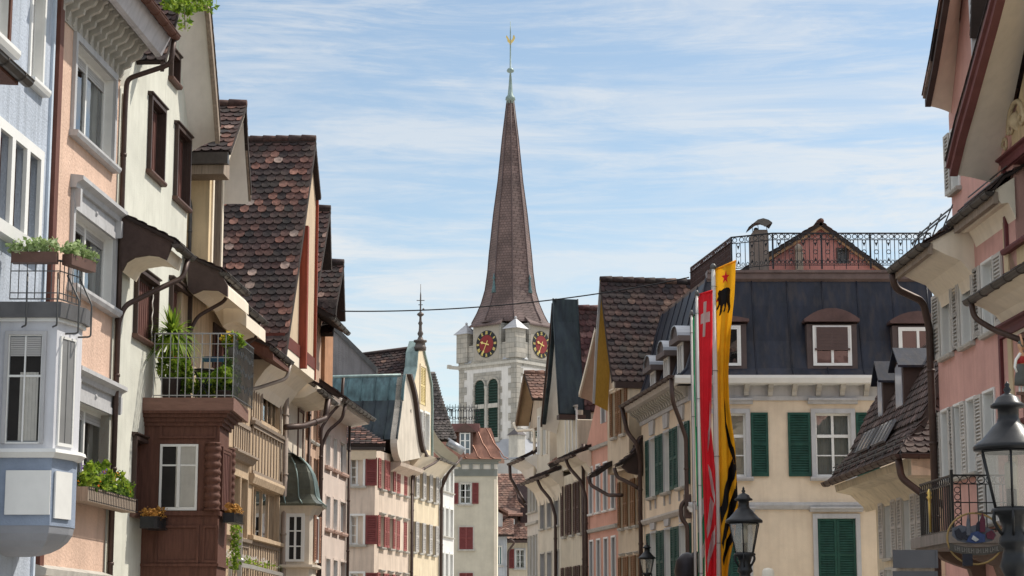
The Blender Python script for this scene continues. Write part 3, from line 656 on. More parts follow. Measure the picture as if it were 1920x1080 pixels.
# balcony floor and railings
mb = MB(); xe = FB.uz(441,760)[0]; mb.box(FB, xl-.1, xe, -2.2, .25, zt, zsl); bal = H.part(mb, 'balcony', mat('balcony_timber', (.20,.11,.085), .75, .2, 3, .2, 30, (1,6,6)))
zr = FB.z(350, 628); up = V((0,0,1)); xa, xb = FB.uz(292, 690)[0], FB.uz(440, 690)[0]
mb = MB()
A_, B_ = V((xa, 42.7, 0)), V((xb, 42.7, 0)); C_ = V((xb+.12, 45.0, 0))
for z, t in ((zr,.03), (zr-.22,.014), (zsl+.05,.022), (zsl+.42,.012), (zsl+.85,.012)): mb.bar(A_+up*z, B_+up*z, t)
for i in range(11): p = A_.lerp(B_, i/10); mb.bar(p+up*zsl, p+up*zr, .018)
mb.build('railing', mat('galvanised_rail', (.33,.33,.33), .45, .1, 3, 0, metal=.5), bal)
mb = MB()
for z, t in ((zr,.03), (zr-.12,.016), (zsl+.05,.02)): mb.bar(B_+up*z, C_+up*z, t)
for i in range(17): p = B_.lerp(C_, i/16); mb.bar(p+up*zsl, p+up*zr, .017)
for i in range(21):
    p = B_.lerp(C_, (i+.5)/21)
    for z in (.25,.5,.75): mb.ob(p+up*(zsl+(zr-zsl)*(z+rng.uniform(-.04,.04))), V((0,.018,0)), V((.008,0,0)), up*.04)
mb.build('railing', IRONGREY, bal)
PB = lambda px, py, Yd=43.4: atY(px, py, Yd)
# things standing on that balcony
def potplant(label, px, pyb, Yd, pr, ph, kind, name='potted_plant', group='potted plants on the oriel balcony'):
    b = PB(px, pyb, Yd); b = V((b.x, Yd, zsl)); t = thing(name, label, 'potted plant', b, group)
    mb = MB(); mb.lathe(b, [(pr*.78,0), (pr,ph*.9), (pr*1.06,ph*.92), (pr*1.06,ph), (pr*.9,ph), (pr*.88,ph*.93)], 16); mb.build('pot', POT, t)
    c = b+up*ph
    if kind == 'palm':
        mb = MB(); mb.tube([c, c+V((.02,0,.5)), c+V((.0,0,.95))], [.05,.045,.04], 7); mb.build('trunk', GREYWOOD, t)
        mb = MB(); blades(mb, c+up*.95, 190, .78, .06, 1, 0, .7, -.45); leaves(mb, c+up*.25, (.32,.3,.38), 520, .12); mb.build('foliage', LEAF, t)
        mb = MB(); leaves(mb, c+up*.45, (.3,.3,.15), 14, .07); mb.build('blossoms', REDFL, t)
    else:
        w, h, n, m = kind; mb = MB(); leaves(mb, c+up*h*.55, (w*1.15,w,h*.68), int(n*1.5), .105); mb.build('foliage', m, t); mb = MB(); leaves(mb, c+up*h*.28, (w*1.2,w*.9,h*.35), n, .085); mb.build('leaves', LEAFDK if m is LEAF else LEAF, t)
    return t
potplant('tall spiky yucca in a round dark pot at the wall end of the balcony', 320, 745, 43.4, .22, .5, 'palm')
potplant('bushy light green plant in a dark pot in the outer corner of the balcony', 419, 745, 43.3, .17, .22, (.24,.42,420,LEAF))
potplant('loose leafy plant standing behind the folding table on the balcony', 385, 745, 44.3, .15, .2, (.26,.5,420,LEAF))
potplant('feathery green plant between the yucca and the folding table', 347, 745, 43.5, .14, .16, (.14,.62,360,LEAF))
potplant('dark green climbing plant at the far end of the balcony railing', 430, 745, 44.8, .15, .2, (.2,.9,420,LEAFDK))
b = PB(437, 660, 43.2); t = thing('hanging_pot', 'grey pot of orange and yellow flowers on top of the balcony railing corner', 'potted plant', b)
mb = MB(); mb.lathe(b+up*-.1, [(.09,0), (.12,.18), (.125,.2), (.1,.2)], 14); mb.build('pot', IRONGREY, t)
mb = MB(); leaves(mb, b+up*.24, (.26,.2,.2), 280, .11); mb.build('foliage', LEAF, t)
mb = MB(); leaves(mb, b+up*.32, (.2,.15,.1), 24, .085); mb.build('blossoms', ORANGEFL, t)
mb = MB(); leaves(mb, b+V((-.08,0,.3)), (.2,.16,.14), 50, .10); mb.build('blossoms', YELFL, t)
# folding table and blue seat
b = V((PB(380, 745, 43.7).x, 43.75, zsl)); t = thing('folding_table', 'dark folding metal table between the balcony plants', 'table', b)
mb = MB(); mb.lathe(b+up*.70, [(.27,0), (.28,.015), (.27,.03)], 20); mb.build('tabletop', IRON, t)
mb = MB()
for s in (-1, 1): mb.bar(b+V((-.22*s,-.12,0)), b+V((.2*s,-.12,.7)), .022); mb.bar(b+V((-.22*s,.14,0)), b+V((.2*s,.14,.7)), .022)
mb.pieces('leg', IRON, t)
b = V((PB(392, 745, 44.1).x, 44.35, zsl)); t = thing('balcony_chair', 'folding chair with a blue back slat behind the balcony table', 'chair', b)
mb = MB(); mb.box(FB, b.x-.24, b.x+.24, -1.62, -1.58, zsl+1.0, zsl+1.12); mb.build('backrest', mat('blue_slat', (.02,.07,.13), .6), t)
mb = MB(); mb.box(FB, b.x-.22, b.x+.22, -1.55, -1.2, zsl+.44, zsl+.47); mb.build('seat', mat('blue_slat', (.02,.07,.13)), t)
mb = MB()
for s in (-1,1): mb.bar(V((b.x+.21*s,44.52,zsl)), V((b.x+.21*s,44.5,zsl+1.05)), .025); mb.bar(V((b.x+.21*s,44.1,zsl)), V((b.x+.21*s,44.4,zsl+.45)), .025)
mb.build('frame', IRON, t)
# dark planter on the sill of the low side window, and one on the oriel's outer window
ra = F2.rect(250,284,824,962); a = F2.W(ra[0]-.05,.2,ra[2]-.32); b = F2.W(ra[1]+.05,.2,ra[2]-.32)
leafbox('flower_box', 'black caged flower box of dried orange flowers beside the timber oriel', a, b, .24, .3, F2.n, [('foliage', DRYFL, 40, .075, .16, 14)], 'window flower boxes', IRON)
a = FS.W(.3,.05,za-.22); b = FS.W(LS-.2,.05,za-.22)
leafbox('flower_box', 'small black flower box of dried flowers on the outer face of the oriel', a, b, .2, .24, FS.n, [('foliage', DRYFL, 22, .075, .14, 14)], 'window flower boxes', IRON)
# creeper hanging from the roof edge at the top of the picture
t = thing('roof_creeper', 'green creeper trailing over the gable roof edge above the salmon house eave', 'creeper', F2.W(2.4,.7,15.2))
mb = MB()
for px, py, n in ((335,6,150), (352,14,120), (372,8,60), (318,2,110), (385,2,60), (346,45,26), (398,10,30), (345,-14,160), (372,-16,160)):
    u, z = F2.uz(px, py, .85); leaves(mb, F2.W(u, .85, z), (.16,.25,.2), n, .12)
mb.build('foliage', LEAF, t)
mb = MB(); mb.tube([F2.W(F2.uz(330,-30,.8)[0],.8,F2.z(330,-30,.8)), F2.W(F2.uz(345,0,.85)[0],.85,F2.z(345,0,.85)), F2.W(F2.uz(347,55,.85)[0],.85,F2.z(347,55,.85))], .012, 5); mb.build('stem', GREYWOOD, t)
# ---- boarded house with the little dormer
F3 = Fac(lx(46), lx(54.5)); H = House('town_house', 'cream house with a small tiled roof gable above a weathered board front and hooded eaves', F3)
M_CRM = stucco('cream_render', (.68,.53,.33), bump=.3)
WOODL = mat('light_boards', (.50,.38,.26), .85, .25, 3, .3, 20, (10,10,.5), streak=.45, streakcol=(.22,.15,.10))
def battens(H, F, u0, u1, z0, z1, step=.27, n=0, m=None, rails=True, name='boarding'):
    mb = MB(); k = max(1, int((u1-u0)/step))
    for i in range(k+1): u = u0+(u1-u0)*i/k; mb.box(F, u-.028, u+.028, n, n+.028, z0+.1, z1-.1)
    if rails: mb.box(F, u0-.03, u1+.03, n, n+.045, z0, z0+.1); mb.box(F, u0-.03, u1+.03, n, n+.045, z1-.1, z1)
    return H.part(mb, name, m or GREYWOOD)
zc = F3.z(437, 853); ws = dict(frame=WOODL, nv=3, depth=.1, fw=.05, curtain=0)
u0 = F3.uz(437, 800)[0]
ra = F3.rect(437, 477, 890, 1003); du = (F3.L-u0-.2)/2
for i in range(2): H.win((u0+.05+du*i, u0+du*(i+1)-.1, ra[2], ra[3]), case=WOODL, cw=.05, **ws)
rb = F3.rect(437, 477, 700, 775); H.win((u0+.5, F3.L-1.6, rb[2], rb[3]), case=WOODL, cw=.06, **ws)
H.win(F3.rect(400, 432, 610, 690), case=DKBROWN, cw=.07, frame=DKBROWN, nv=2, pane=PANEL, scal=2)
zw = 9.9
H.wall([(0,0), (F3.L,0), (F3.L,zw), (0,zw)], WOODL, 9)
battens(H, F3, u0+.05, F3.L-.1, zc+.12, F3.z(437, 785), .3); battens(H, F3, u0, F3.L-.05, F3.z(440,1085)-1, ra[2]-.16, .3)
H.cornice([(0,zc-.12), (.12,zc-.1), (.2,zc+.02), (.26,zc+.05), (.26,zc+.1), (0,zc+.16)], u0-.6, F3.L, GREYWOOD); H.cornice([(0,ra[2]-.16), (.12,ra[2]-.13), (.14,ra[2]-.05), (0,ra[2]-.03)], u0-.6, F3.L, GREYWOOD, 'sill_band')
def hood(hp, ua, ub, m_end, gr=.1, m_sof=CREAM, gutter=True, roof=True):
    mb = MB(); mb.run(F3, hp, ua, ua+.12); h = H.part(mb, 'hood', m_end)
    mb = MB(); mb.run(F3, [(a-.03, b+.01) for a, b in hp[2:]]+[(0, hp[0][1]-.06), (hp[1][0]-.06, hp[1][1]-.06)], ua+.12, ub); mb.build('soffit', m_sof, h)
    n_, z_ = hp[1]
    if roof: H.street_slope([(-.6,hp[0][1]+.45), (0,hp[0][1]+.06), (n_+.04,z_+.04)], ua-.05, ub+.05, te=.22, tw=.22, t=.06, m=TILEDK, name='hood_roof')
    if gutter: H.gutter([F3.W(ua-.03,n_+.09,z_-.04), F3.W(ub+.05,n_+.09,z_-.04)], gr)
    return n_, z_
HC = mat('hood_cladding', (.075,.05,.044), .8, .25, 4, .2, 25)
hp = [F3.nz(*p, .02) for p in ((352,478), (412,508), (426,535), (426,556), (407,544), (380,543), (361,551), (352,542))]
n_, z_ = hood(hp, .02, 2.75, HC, .11)
H.pipe([F3.W(.9,n_+.05,z_-.1), F3.W(.8,n_,z_-.55), F3.W(.6,.25,z_-.95), F3.W(.45,.12,z_-1.3), F3.W(.45,.12,1)], .055)
hp = [F3.nz(*p, 2.9) for p in ((418,560), (452,570), (462,590), (462,613), (448,604), (436,603), (425,607), (418,612))]
n2, z2 = hood(hp, 2.9, 5.6, CREAM, .1)
H.pipe([F3.W(5.0,n2+.08,z2-.1), F3.W(4.9,n2,z2-.55), F3.W(4.7,.3,z2-.9), F3.W(4.6,.12,z2-1.2)], .05)
hp = [F3.nz(*p, 5.9) for p in ((455,622), (505,650), (512,664), (512,674), (500,671), (480,660), (462,650), (455,645))]
n3, z3 = hood(hp, 5.9, 8.6, REDBROWN, .1, REDBROWN)
H.pipe([F3.W(8.5,n3+.1,z3-.1), F3.W(8.45,n3+.02,z3-.5), F3.W(8.0,.3,z3-.8), F3.W(7.6,.1,z3-.9)], .06, mat('pale_downpipe', (.36,.31,.27), .5, .15, 3, 0, metal=.3))
for a in (5.95,): pass
H.street_slope([(-5,zw+3.3), (-.4,zw+.25)], 0, 3.0, m=TILEDK, te=.24)
H.street_slope([(-5,zw+3.3), (-.4,zw+.25)], 4.6, F3.L, m=TILEDK, te=.24)
# dormer, flush with the front
ud, ue = 2.62, 4.35; zd0 = 10.0; ze = F3.z(400, 335); zap = F3.uz(466, 205, .66)[1]
r = F3.rect(407, 421, 340, 455); H.win((ud+.4, ue-.35, zd0+.55, ze+.25), n=.02, case=CREAM, cw=.16, nv=2, frame=GREYWOOD)
um = (ud+ue)/2+.25
H.wall([(ud,zd0-.4), (ue,zd0-.4), (ue,ze), (um,zap-.5), (ud,ze)], M_CRM, 4.5, n=.02, name='dormer')
mb = MB(); mb.box(F3, ud-.05, ud+.02, -2.5, .06, ze-.12, ze-.02); H.part(mb, 'dormer_band', WHITESOF)
rz = F3.uz(466, 200, .66); ev = F3.uz(442, 297, .66)
H.slope([(um,zap+.05), (ud-.75,F3.uz(442,297,.66)[1]+.02)], .66, -5, tw=.24, te=.22, t=.1)
H.slope([(um,zap+.05), (um+.35,zap-.85), (ue+.35,F3.uz(474,365,.66)[1])], .66, -5, tw=.24, te=.22, t=.1, ridge=False)
zl = F3.uz(442,297,.66)[1]
mb = MB(); mb.box(F3, ud-.72, ud-.02, -3, .50, zl-.52, zl-.16); H.part(mb, 'eave_box', GREYWOOD)
mb = MB(); mb.box(F3, ud-.86, ud-.66, -3, .62, zl-.3, zl-.02); H.part(mb, 'gutter', GUTTER)
mb = MB()
for zz in (.35, .62): mb.bar(F3.W(ud-.35,-3.5,zl+zz), F3.W(ud-.35+.12*0,.55,zl+zz), .022)
for nn in (-2.6,-1.3,0): mb.bar(F3.W(ud-.35,nn,zl+.1), F3.W(ud-.35,nn,zl+.65), .02)
H.part(mb, 'snow_guard', ZINC)
H.pipe([F3.W(ud-.45,-.55,zl-.3), F3.W(ud-.4,-.5,zl-.8), F3.W(ud-.08,-.42,zl-1.1), F3.W(ud-.08,-.42,zd0-.2)], .055, IRONGREY)
zs = F3.uz(470, 372, .5)[1]
def soffit(H, F, outer, inner, no, m, dz=.3, name='soffit'):
    mb = MB(); g = [[F.W(uo+(ui-uo)*t, no-no*t, zo-dz+(zi-zo+dz)*(1-math.cos(t*math.pi/2))) for t in [i/6 for i in range(7)]] for (uo, zo), (ui, zi) in zip(outer, inner)]
    mb.sheet(g); return H.part(mb, name, m)
def verge(H, F, prof, n, h=.22, w=.07, m=GREYWOOD, dz=.02):
    mb = MB()
    for a, b in zip(prof[:-1], prof[1:]): mb.prism(F, [(a[0],a[1]-dz), (b[0],b[1]-dz), (b[0],b[1]-dz-h), (a[0],a[1]-dz-h)], n-w, n)
    return H.part(mb, 'verge_board', m)
o = [(um,zap), (um+.35,zap-.85), (ue+.33,zs)]; soffit(H, F3, o, [(um,zap-.4), (um+.3,zap-1.05), (ue+.02,zs-.35)], .58, WHITESOF); verge(H, F3, o, .64, .2); verge(H, F3, [(um,zap), (ud-.7,zl+.02)], .62, .2, m=CREAM)

# ---- house with the great patchwork tile roof and red timber gable
F4 = Fac(lx(54.5), lx(63.5)); H = House('town_house', 'old house with a huge patchwork tile roof, red gable post and a copper-hooded bay', F4)
PLAS = stucco('pale_plaster', (.62,.55,.46), streak=.4, streakcol=(.38,.33,.27), bump=.3)
nv_ = .95
zE = F4.uz(535, 640, nv_)[1]; zR = F4.uz(590, 258, nv_)[1]; uR = 4.3
H.slope([(uR,zR), (1.5,zE+ (zR-zE)*.32), (-.15,zE-.35)], nv_, -9, tw=.255, te=.245, t=.18)
us = F4.uz(526, 900)[0]
wk = dict(frame=WOODL, nv=4, depth=.1, fw=.05, curtain=0)
rw = F4.rect(486, 521, 915, 1008); H.win((.5, us-.35, rw[2], rw[3]), case=WOODL, cw=.06, **wk)
rw2 = F4.rect(486, 521, 722, 785); H.win((1.6, us-.4, rw2[2], rw2[3]+.2), case=GREYWOOD, cw=.1, **wk)
H.win(F4.rect(546, 555, 795, 835), frame=WHITE, nv=2, case=None)
H.win(F4.rect(559, 567, 770, 860), case=BROWN, cw=.08, frame=BROWN, nv=1, pane=BRNSH)
H.wall([(0,0), (us,0), (us,9.0), (0,9.0)], WOODL, 9, name='timber_wall')
H.wall([(us+.03,0), (F4.L,0), (F4.L,9.0), (us+.03,9.0)], PLAS, 9, name='wall')
zr_ = F4.z(480, 800); zl_ = F4.z(480, 893)
battens(H, F4, .12, us-.15, zl_, zr_, .42, n=.05); battens(H, F4, .12, us-.15, F4.z(490,1078)-1, rw[2]-.14, .34); battens(H, F4, .1, 1.45, zr_+.1, rw2[3]+.2, .3)
H.cornice([(0,zr_-.02), (.14,zr_), (.16,zr_+.08), (0,zr_+.1)], 0, us, GREYWOOD, 'rail'); H.cornice([(0,zl_-.28), (.1,zl_-.25), (.16,zl_-.08), (.14,zl_), (0,zl_+.02)], 0, us, WOODL, 'sill_band'); H.cornice([(0,rw[2]-.14), (.16,rw[2]-.12), (.16,rw[2]-.02), (0,rw[2])], 0, us, WOODL, 'sill_band')
H.pipe([F4.W(us,.12,9), F4.W(us,.12,.4)], .1, mat('stone_grey_pipe', (.30,.24,.20), .7, .15, 3, 0))
# jettied gable wall
zb = 9.25; u5 = 5.45
H.wall([(.3,zb+.3), (u5,zb+.3), (u5,zR-1.6), (uR,zR-.35), (1.7,zE+(zR-zE)*.30), (.3,zE-.15)], mat('gable_boards', (.56,.44,.31), .85, .2, 2, .2, 20, (8,8,.5), streak=.4, streakcol=(.3,.22,.15)), 6, n=.80, name='gable')
mb = MB(); mb.box(F4, 2.75, 2.98, .80, 1.02, zb-.0, zR-2.9); H.part(mb, 'gable_post', mat('red_oxide_timber', (.25,.05,.025), .6, .3, 3, .15, 20, (6,6,.5)))
mb = MB(); mb.box(F4, .2, u5+.05, .1, .86, zb+.28, zb+.62); H.part(mb, 'gable_beam', mat('dark_red_beam', (.13,.035,.025), .7, .3, 3, .1, 20))
mb = MB(); mb.box(F4, u5-.06, u5+.03, .80, .88, zb, zR-1.4); H.part(mb, 'gable_edge', MATS['red_oxide_timber'])
mb = MB(); mb.run(F4, [(0,zb-.95), (.12,zb-.7), (.35,zb-.38), (.65,zb-.1), (.84,zb-.02), (.84,zb+.28), (0,zb+.28)], .15, u5); H.part(mb, 'cove', CREAM)
verge(H, F4, [(uR,zR), (1.5,zE+(zR-zE)*.32), (-.15,zE-.35)], nv_-.06, .2, .05, CREAM, .12)
verge(H, F4, [(uR,zR), (5.35,zR-1.3)], nv_-.05, .16, .05, CREAM, .05)
H.slope([(uR,zR), (5.5,zR-1.5)], nv_, -9, te=.24, t=.14, ridge=False)
# copper-hooded bay
Yb = 59.3; FBb = front(0, Yb); xw = F4.W(Yb-54.5, 0, 0).x; xr = FBb.uz(580, 1000)[0]; xl = xw-.4; y2 = Yb+1.35
def bband(mb, pairs):
    prev = None
    for o, z in pairs:
        q = [V((xl, Yb-o, z)), V((xr+o*.8, Yb-o, z)), V((xr+.085+o, Yb+.2-o*.2, z)), V((xr+.085+o, y2+o, z)), V((xl, y2+o, z))]
        if prev: k = 5; mb.add(prev+q, [tuple(range(k)), tuple(range(2*k-1,k-1,-1))]+[(i,(i+1)%k,k+(i+1)%k,k+i) for i in range(k)])
        prev = q
zt_ = FBb.z(560, 946); zsb = FBb.z(560, 1058)
mb = MB(); bband(mb, [(0,2.2), (0,zt_-.3)]); BAY = H.part(mb, 'bay', PLAS)
mb = MB(); bband(mb, [(0,zt_-.32), (.12,zt_-.12), (.22,zt_-.02)]); bband(mb, [(.04,zsb-.12), (.14,zsb-.08), (.14,zsb-.01)]); mb.pieces('cornice', PLAS, BAY)
za_, zbq = FBb.z(560, 930), FBb.z(560, 852)
mb = MB(); bband(mb, [(.26,zt_-.04), (.27,zt_+.02), (.12,zt_+.14), (.05,za_), (.02,za_+.05)]); bband(mb, [(.02,za_+.04), (.02,za_+.2), (-.02,za_+.45), (-.10,za_+.7), (-.24,za_+.95), (-.44,za_+1.15), (-.7,zbq+.1)])
sm = MB()
for f in (.0,.33,.66,1):
    pts = [V((xr+.085+o+.012, Yb+.25+(y2-Yb-.3)*f, z)) for o, z in ((.27,zt_+.02), (.12,zt_+.14), (.05,za_), (.02,za_+.2), (-.02,za_+.45), (-.10,za_+.7), (-.24,za_+.95), (-.44,za_+1.15))]; sm.tube(pts, .028, 5)
for f in (.35,.7): sm.tube([V((xl+.1+(xr-xl-.1+o*.8)*f, Yb-o-.012, z)) for o, z in ((.27,zt_+.02), (.12,zt_+.14), (.05,za_), (.02,za_+.2), (-.02,za_+.45), (-.10,za_+.7), (-.24,za_+.95), (-.44,za_+1.15))], .022, 5)
sm.pieces('copper_seam', COPPERPALE, BAY)
mb.build('copper_roof', mat('bay_copper', (.095,.10,.08), .38, .4, 2, .1, 12, metal=.5, streak=.4, streakcol=(.05,.06,.05)), BAY)
a = FBb.uz(540, 966); b = FBb.uz(567, 1053); rr = (a[0], b[0], b[1], a[1])
H.win(rr, F=FBb, cut=False, nv=2, nh=(.33,.66), fw=.05, curtain=0, case=WHITE, cw=.05)
mb = MB(); mb.box(FBb, rr[0], rr[1], .002, .006, rr[2], rr[3]); mb.build('unlit_backing', DARK, BAY)  # dark sheet on the bay wall stands in for interior shade
FSb = Fac((xr+.085, Yb+.2), (xr+.16, y2)); H.win((.3, FSb.L-.25, rr[2], rr[3]), F=FSb, cut=False, nv=1, pane=PANEL, frame=WHITE, case=None, sh=('L','R'), shw=.22, shm=mat('pinkish_shutter', (.40,.22,.15), .6, .2, 3, .1))
# clutter of gutters and pipes at the far eave
P4 = lambda px, py, n: F4.W(F4.uz(px, py, n)[0], n, F4.uz(px, py, n)[1])
H.gutter([F4.W(5.6,.95,9.0), F4.W(9.0,.95,8.95)], .1)
H.pipe([F4.W(7.4,.95,8.9), F4.W(7.3,.9,8.3), F4.W(5.6,.5,7.9), F4.W(4.4,.2,7.75)], .11)
mb = MB(); mb.run(F4, [(0,8.7), (.5,8.75), (.9,8.95), (.9,9.1), (0,9.6)], 5.6, 9); H.part(mb, 'eave', CREAM)
H.street_slope([(-5,13), (.9,9.15)], 5.6, 9, m=TILEDK, te=.24)

# ---- narrow house with pink-brown shutters
F5 = Fac(lx(63.5), lx(66.4)); H = House('town_house', 'narrow house with brown shutters and a steep tile-hung gable beyond the red timber gable', F5)
for a, b in ((1070,1150), (960,1040), (850,930), (745,820)):
    r = F5.rect(573, 598, a, b); mid = (r[0]+r[1])/2
    H.win((mid-.75,mid-.15,r[2],r[3]), case=None, nv=1, sill=(.12,.1), sh=('L',), shw=.42, shm=MATS['pinkish_shutter']); H.win((mid+.25,mid+.85,r[2],r[3]), case=None, nv=1, sill=(.12,.1), sh=('R',), shw=.42, shm=MATS['pinkish_shutter'])
zt5 = F5.z(590, 735)
H.wall([(0,0), (F5.L,0), (F5.L,zt5+2.5), (0,zt5+2.5)], stucco('rosy_render', (.55,.38,.28)), 8)
H.pipe([F5.W(.05,.12,zt5), F5.W(.05,.12,.4)], .06); H.pipe([F5.W(F5.L,.75,zt5+.6), F5.W(F5.L,.7,zt5-.2), F5.W(F5.L-.3,.4,zt5-.6), F5.W(F5.L-.6,.14,zt5-1.1), F5.W(F5.L-.6,.12,.4)], .06)
a = F5.uz(620, 392, .5); b = F5.uz(622, 500, .5)
H.slope([(a[0],a[1]), (a[0]-3.4,a[1]-4.3)], .5, -7, tw=.25, te=.24); H.slope([(a[0],a[1]), (a[0]+.5,a[1]-1.9)], .5, -7, ridge=False, te=.24)
H.wall([(a[0]-2.2,zt5+2.0), (a[0]+.45,zt5+2.0), (a[0]+.45,a[1]-1.9), (a[0],a[1]-.2), (a[0]-2.2,a[1]-2.9)], GREYWOOD, 6, n=.05, name='gable')
H.win((a[0]-1.1,a[0]-.5,a[1]-3.2,a[1]-2.0), n=.06, cut=False, nv=2, pane=DKSH, case=GREYWOOD, cw=.08)
H.street_slope([(-5,zt5+5.5), (.8,zt5+2.2)], 0, F5.L, m=TILEDK, te=.24)
H.gutter([F5.W(-.3,.85,zt5+2.1), F5.W(F5.L+.2,.85,zt5+2.1)], .1)

# ---- pinkish white house with rows of slim windows
p6 = V((*lx(66.4), 0)); d6 = V((.0885, 1, 0))
F6 = Fac((p6.x,p6.y), (p6.x+d6.x*5.2, p6.y+5.2)); H = House('town_house', 'pinkish white house with plain rows of slim shuttered windows under a boxed eave', F6)
M_PW = stucco('pinkish_white_render', (.66,.56,.50), streak=.25, streakcol=(.50,.42,.38))
for a, b in ((611,619), (625,632.5), (638,649)):
    for y0, y1, px in ((820,879,625), (935,994,625), (1050,1110,625)):
        z1, z0 = F6.z(px, y0), F6.z(px, y1); u0 = F6.uz(a, y0)[0]; u1 = F6.uz(b, y0)[0]
        H.win((u0,u1,z0,z1), nv=2, frame=WHITE, case=M_PW, cw=.07, cout=.015, sill=(.12,.12), sillm=mat('pink_sill', (.52,.36,.30), .8), curtain=3, depth=.09)
zt6 = F6.z(652, 800)
H.wall([(0,0), (F6.L,0), (F6.L,zt6+.05), (0,zt6+.05)], M_PW, 8)
mb = MB(); mb.run(F6, [(0,zt6), (.7,zt6+.12), (.74,zt6+.35), (0,zt6+.55)], -.3, F6.L+.55); H.part(mb, 'eave', WHITESOF)
H.street_slope([(-4,zt6+3.9), (.74,zt6+.42)], -.3, F6.L+.6, m=TILEDK, te=.24)
H.gutter([F6.W(-.3,.85,zt6+.3), F6.W(F6.L+.6,.85,zt6+.3)], .1); H.pipe([F6.W(.2,.8,zt6+.2), F6.W(.15,.7,zt6-.3), F6.W(-.1,.3,zt6-.7), F6.W(-.25,.12,zt6-1.2), F6.W(-.25,.12,.4)], .065)
H.pipe([F6.W(F6.L-.03,.1,zt6), F6.W(F6.L-.03,.1,.4)], .06)
a = F6.uz(645, 493, .5)
H.slope([(a[0],a[1]), (a[0]-1.3,a[1]-1.6), (a[0]-1.45,a[1]-2.0)], .5, -3, tw=.24, te=.24); H.slope([(a[0],a[1]), (a[0]+.5,a[1]-1.9)], .5, -3, ridge=False, te=.24)
H.wall([(a[0]-1.1,zt6+.6), (a[0]+.4,zt6+.6), (a[0]+.4,a[1]-1.6), (a[0],a[1]-.2), (a[0]-1.1,a[1]-1.5)], mat('dormer_tan', (.42,.22,.12), .8, .2, 2, .2, 20), 2.6, n=.1, name='dormer')
zq = F6.z(640, 605, .4); H.slope([(a[0]-.9,zq+.1), (a[0]-1.5,zq-.6)], .42, -3, tw=.24, te=.22, ridge=False)

# ---- corner house with red shutters and the copper barrel gable
C7 = V((atY(703, 900, 85).x, 85, 0)); F7c = Fac((C7.x-6.5, 85), (C7.x, 85)); d7 = V((.193,1,0)).normalized(); F7 = Fac((C7.x,C7.y), (C7.x+d7.x*6.05, C7.y+d7.y*6.05)); L7 = F7.L
H = House('corner_house', 'pale corner house with dark red shutters and a copper-roofed curved gable', F7)
M_P7 = stucco('pale_peach_render', (.64,.53,.44), bump=.3)
for y0, y1 in ((859,911), (967,1021), (1075,1130)):
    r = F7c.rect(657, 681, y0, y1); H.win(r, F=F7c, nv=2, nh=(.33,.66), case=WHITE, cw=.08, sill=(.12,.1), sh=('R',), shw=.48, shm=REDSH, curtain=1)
zt7 = F7c.z(700, 842)
H.wall([(0,0), (6.5,0), (6.5,zt7), (0,zt7)], M_P7, .6, F=F7c)
for (y0, y1) in ((858,914), (966,1024), (1074,1132)):
    z1, z0 = F7.z(704.7, y0), F7.z(704.7, y1)
    for i, (a, b) in enumerate(((.85,1.5), (2.35,3.0), (3.7,4.35), (5.0,5.6))):
        H.win((a,b,z0,z1), nv=2, case=None, sill=(.14,.1), head=(.12,.1,.05) if y0 > 900 else None, sh=('L','R') if i < 2 else ('l','r'), shw=.36, shm=REDSH_LIT, curtain=1)
H.wall([(0,0), (L7,0), (L7,zt7-.0), (0,zt7)], M_P7, 6.5)
H.pipe([F7.W(L7-.05,.12,zt7-.6), F7.W(L7-.05,.12,.4)], .07)
# hipped skirt roof over the camera-side front
ey = F7c.z(700, 836, .45)
H.street_slope([(-2.6,F7c.z(690,786,-2.6)), (.45,ey+.08)], 0, 6.95, F=F7c, m=TILE, te=.24, hip=(0,1.8))
mb = MB(); mb.box(F7c, 0, 6.9, -.1, .44, ey-.16, ey-.04); H.part(mb, 'eave', mat('dark_eave', (.05,.04,.036), .7)); mb = MB(); mb.run(F7c, [(0,ey-.55), (.06,ey-.5), (.32,ey-.2), (.32,ey-.16), (0,ey-.16)], 0, 6.55); H.part(mb, 'cove', CREAM)
# curved gable facing the street, copper on its flank
G = lambda px, py, n=.5: F7.uz(px, py, n)
near = [G(760,702), G(757,722), G(755,750), G(751,783), G(746,823), G(748,850), G(754,866)]; far = [G(764,702), G(770,722), G(776,749), G(782,796), G(788,837), G(796,857)]
def curve(P, k=4):                      # rounded outline through measured points
    Q = [P[0]]+list(P)+[P[-1]]; out = []
    for a, b, c, d in zip(Q[:-3], Q[1:-2], Q[2:-1], Q[3:]):
        for i in range(k): t = i/k; out.append(tuple(.5*(2*b[j]+(c[j]-a[j])*t+(2*a[j]-5*b[j]+4*c[j]-d[j])*t*t+(3*b[j]-a[j]-3*c[j]+d[j])*t**3) for j in (0,1)))
    return out+[P[-1]]
near, far = curve(near), curve(far)
ol = near[::-1]+far; ol = [(a, b) for a, b in ol]
H.wall(ol, stucco('pale_gable_render', (.60,.54,.46), bump=.3), .3, n=.47, name='gable')
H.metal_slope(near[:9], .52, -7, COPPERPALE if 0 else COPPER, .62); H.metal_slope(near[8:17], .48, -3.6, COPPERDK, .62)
mb = MB()
for a, b in zip(far[:-1], far[1:]): mb.prism(F7, [(a[0]-.05,a[1]), (b[0]-.05,b[1]), (b[0]+.22,b[1]+.05), (a[0]+.22,a[1]+.05)], -4, .66)
H.part(mb, 'gable_coping', DKBROWN)
top = near[0]; Ya = F7.W(top[0], .3, 0).y
mb = MB(); q = F7.W(top[0],.3,top[1]-.05); mb.tube([q, q-F7.n*7], .09, 7); H.part(mb, 'ridge', COPPERPALE)
zz = near[-1][1]
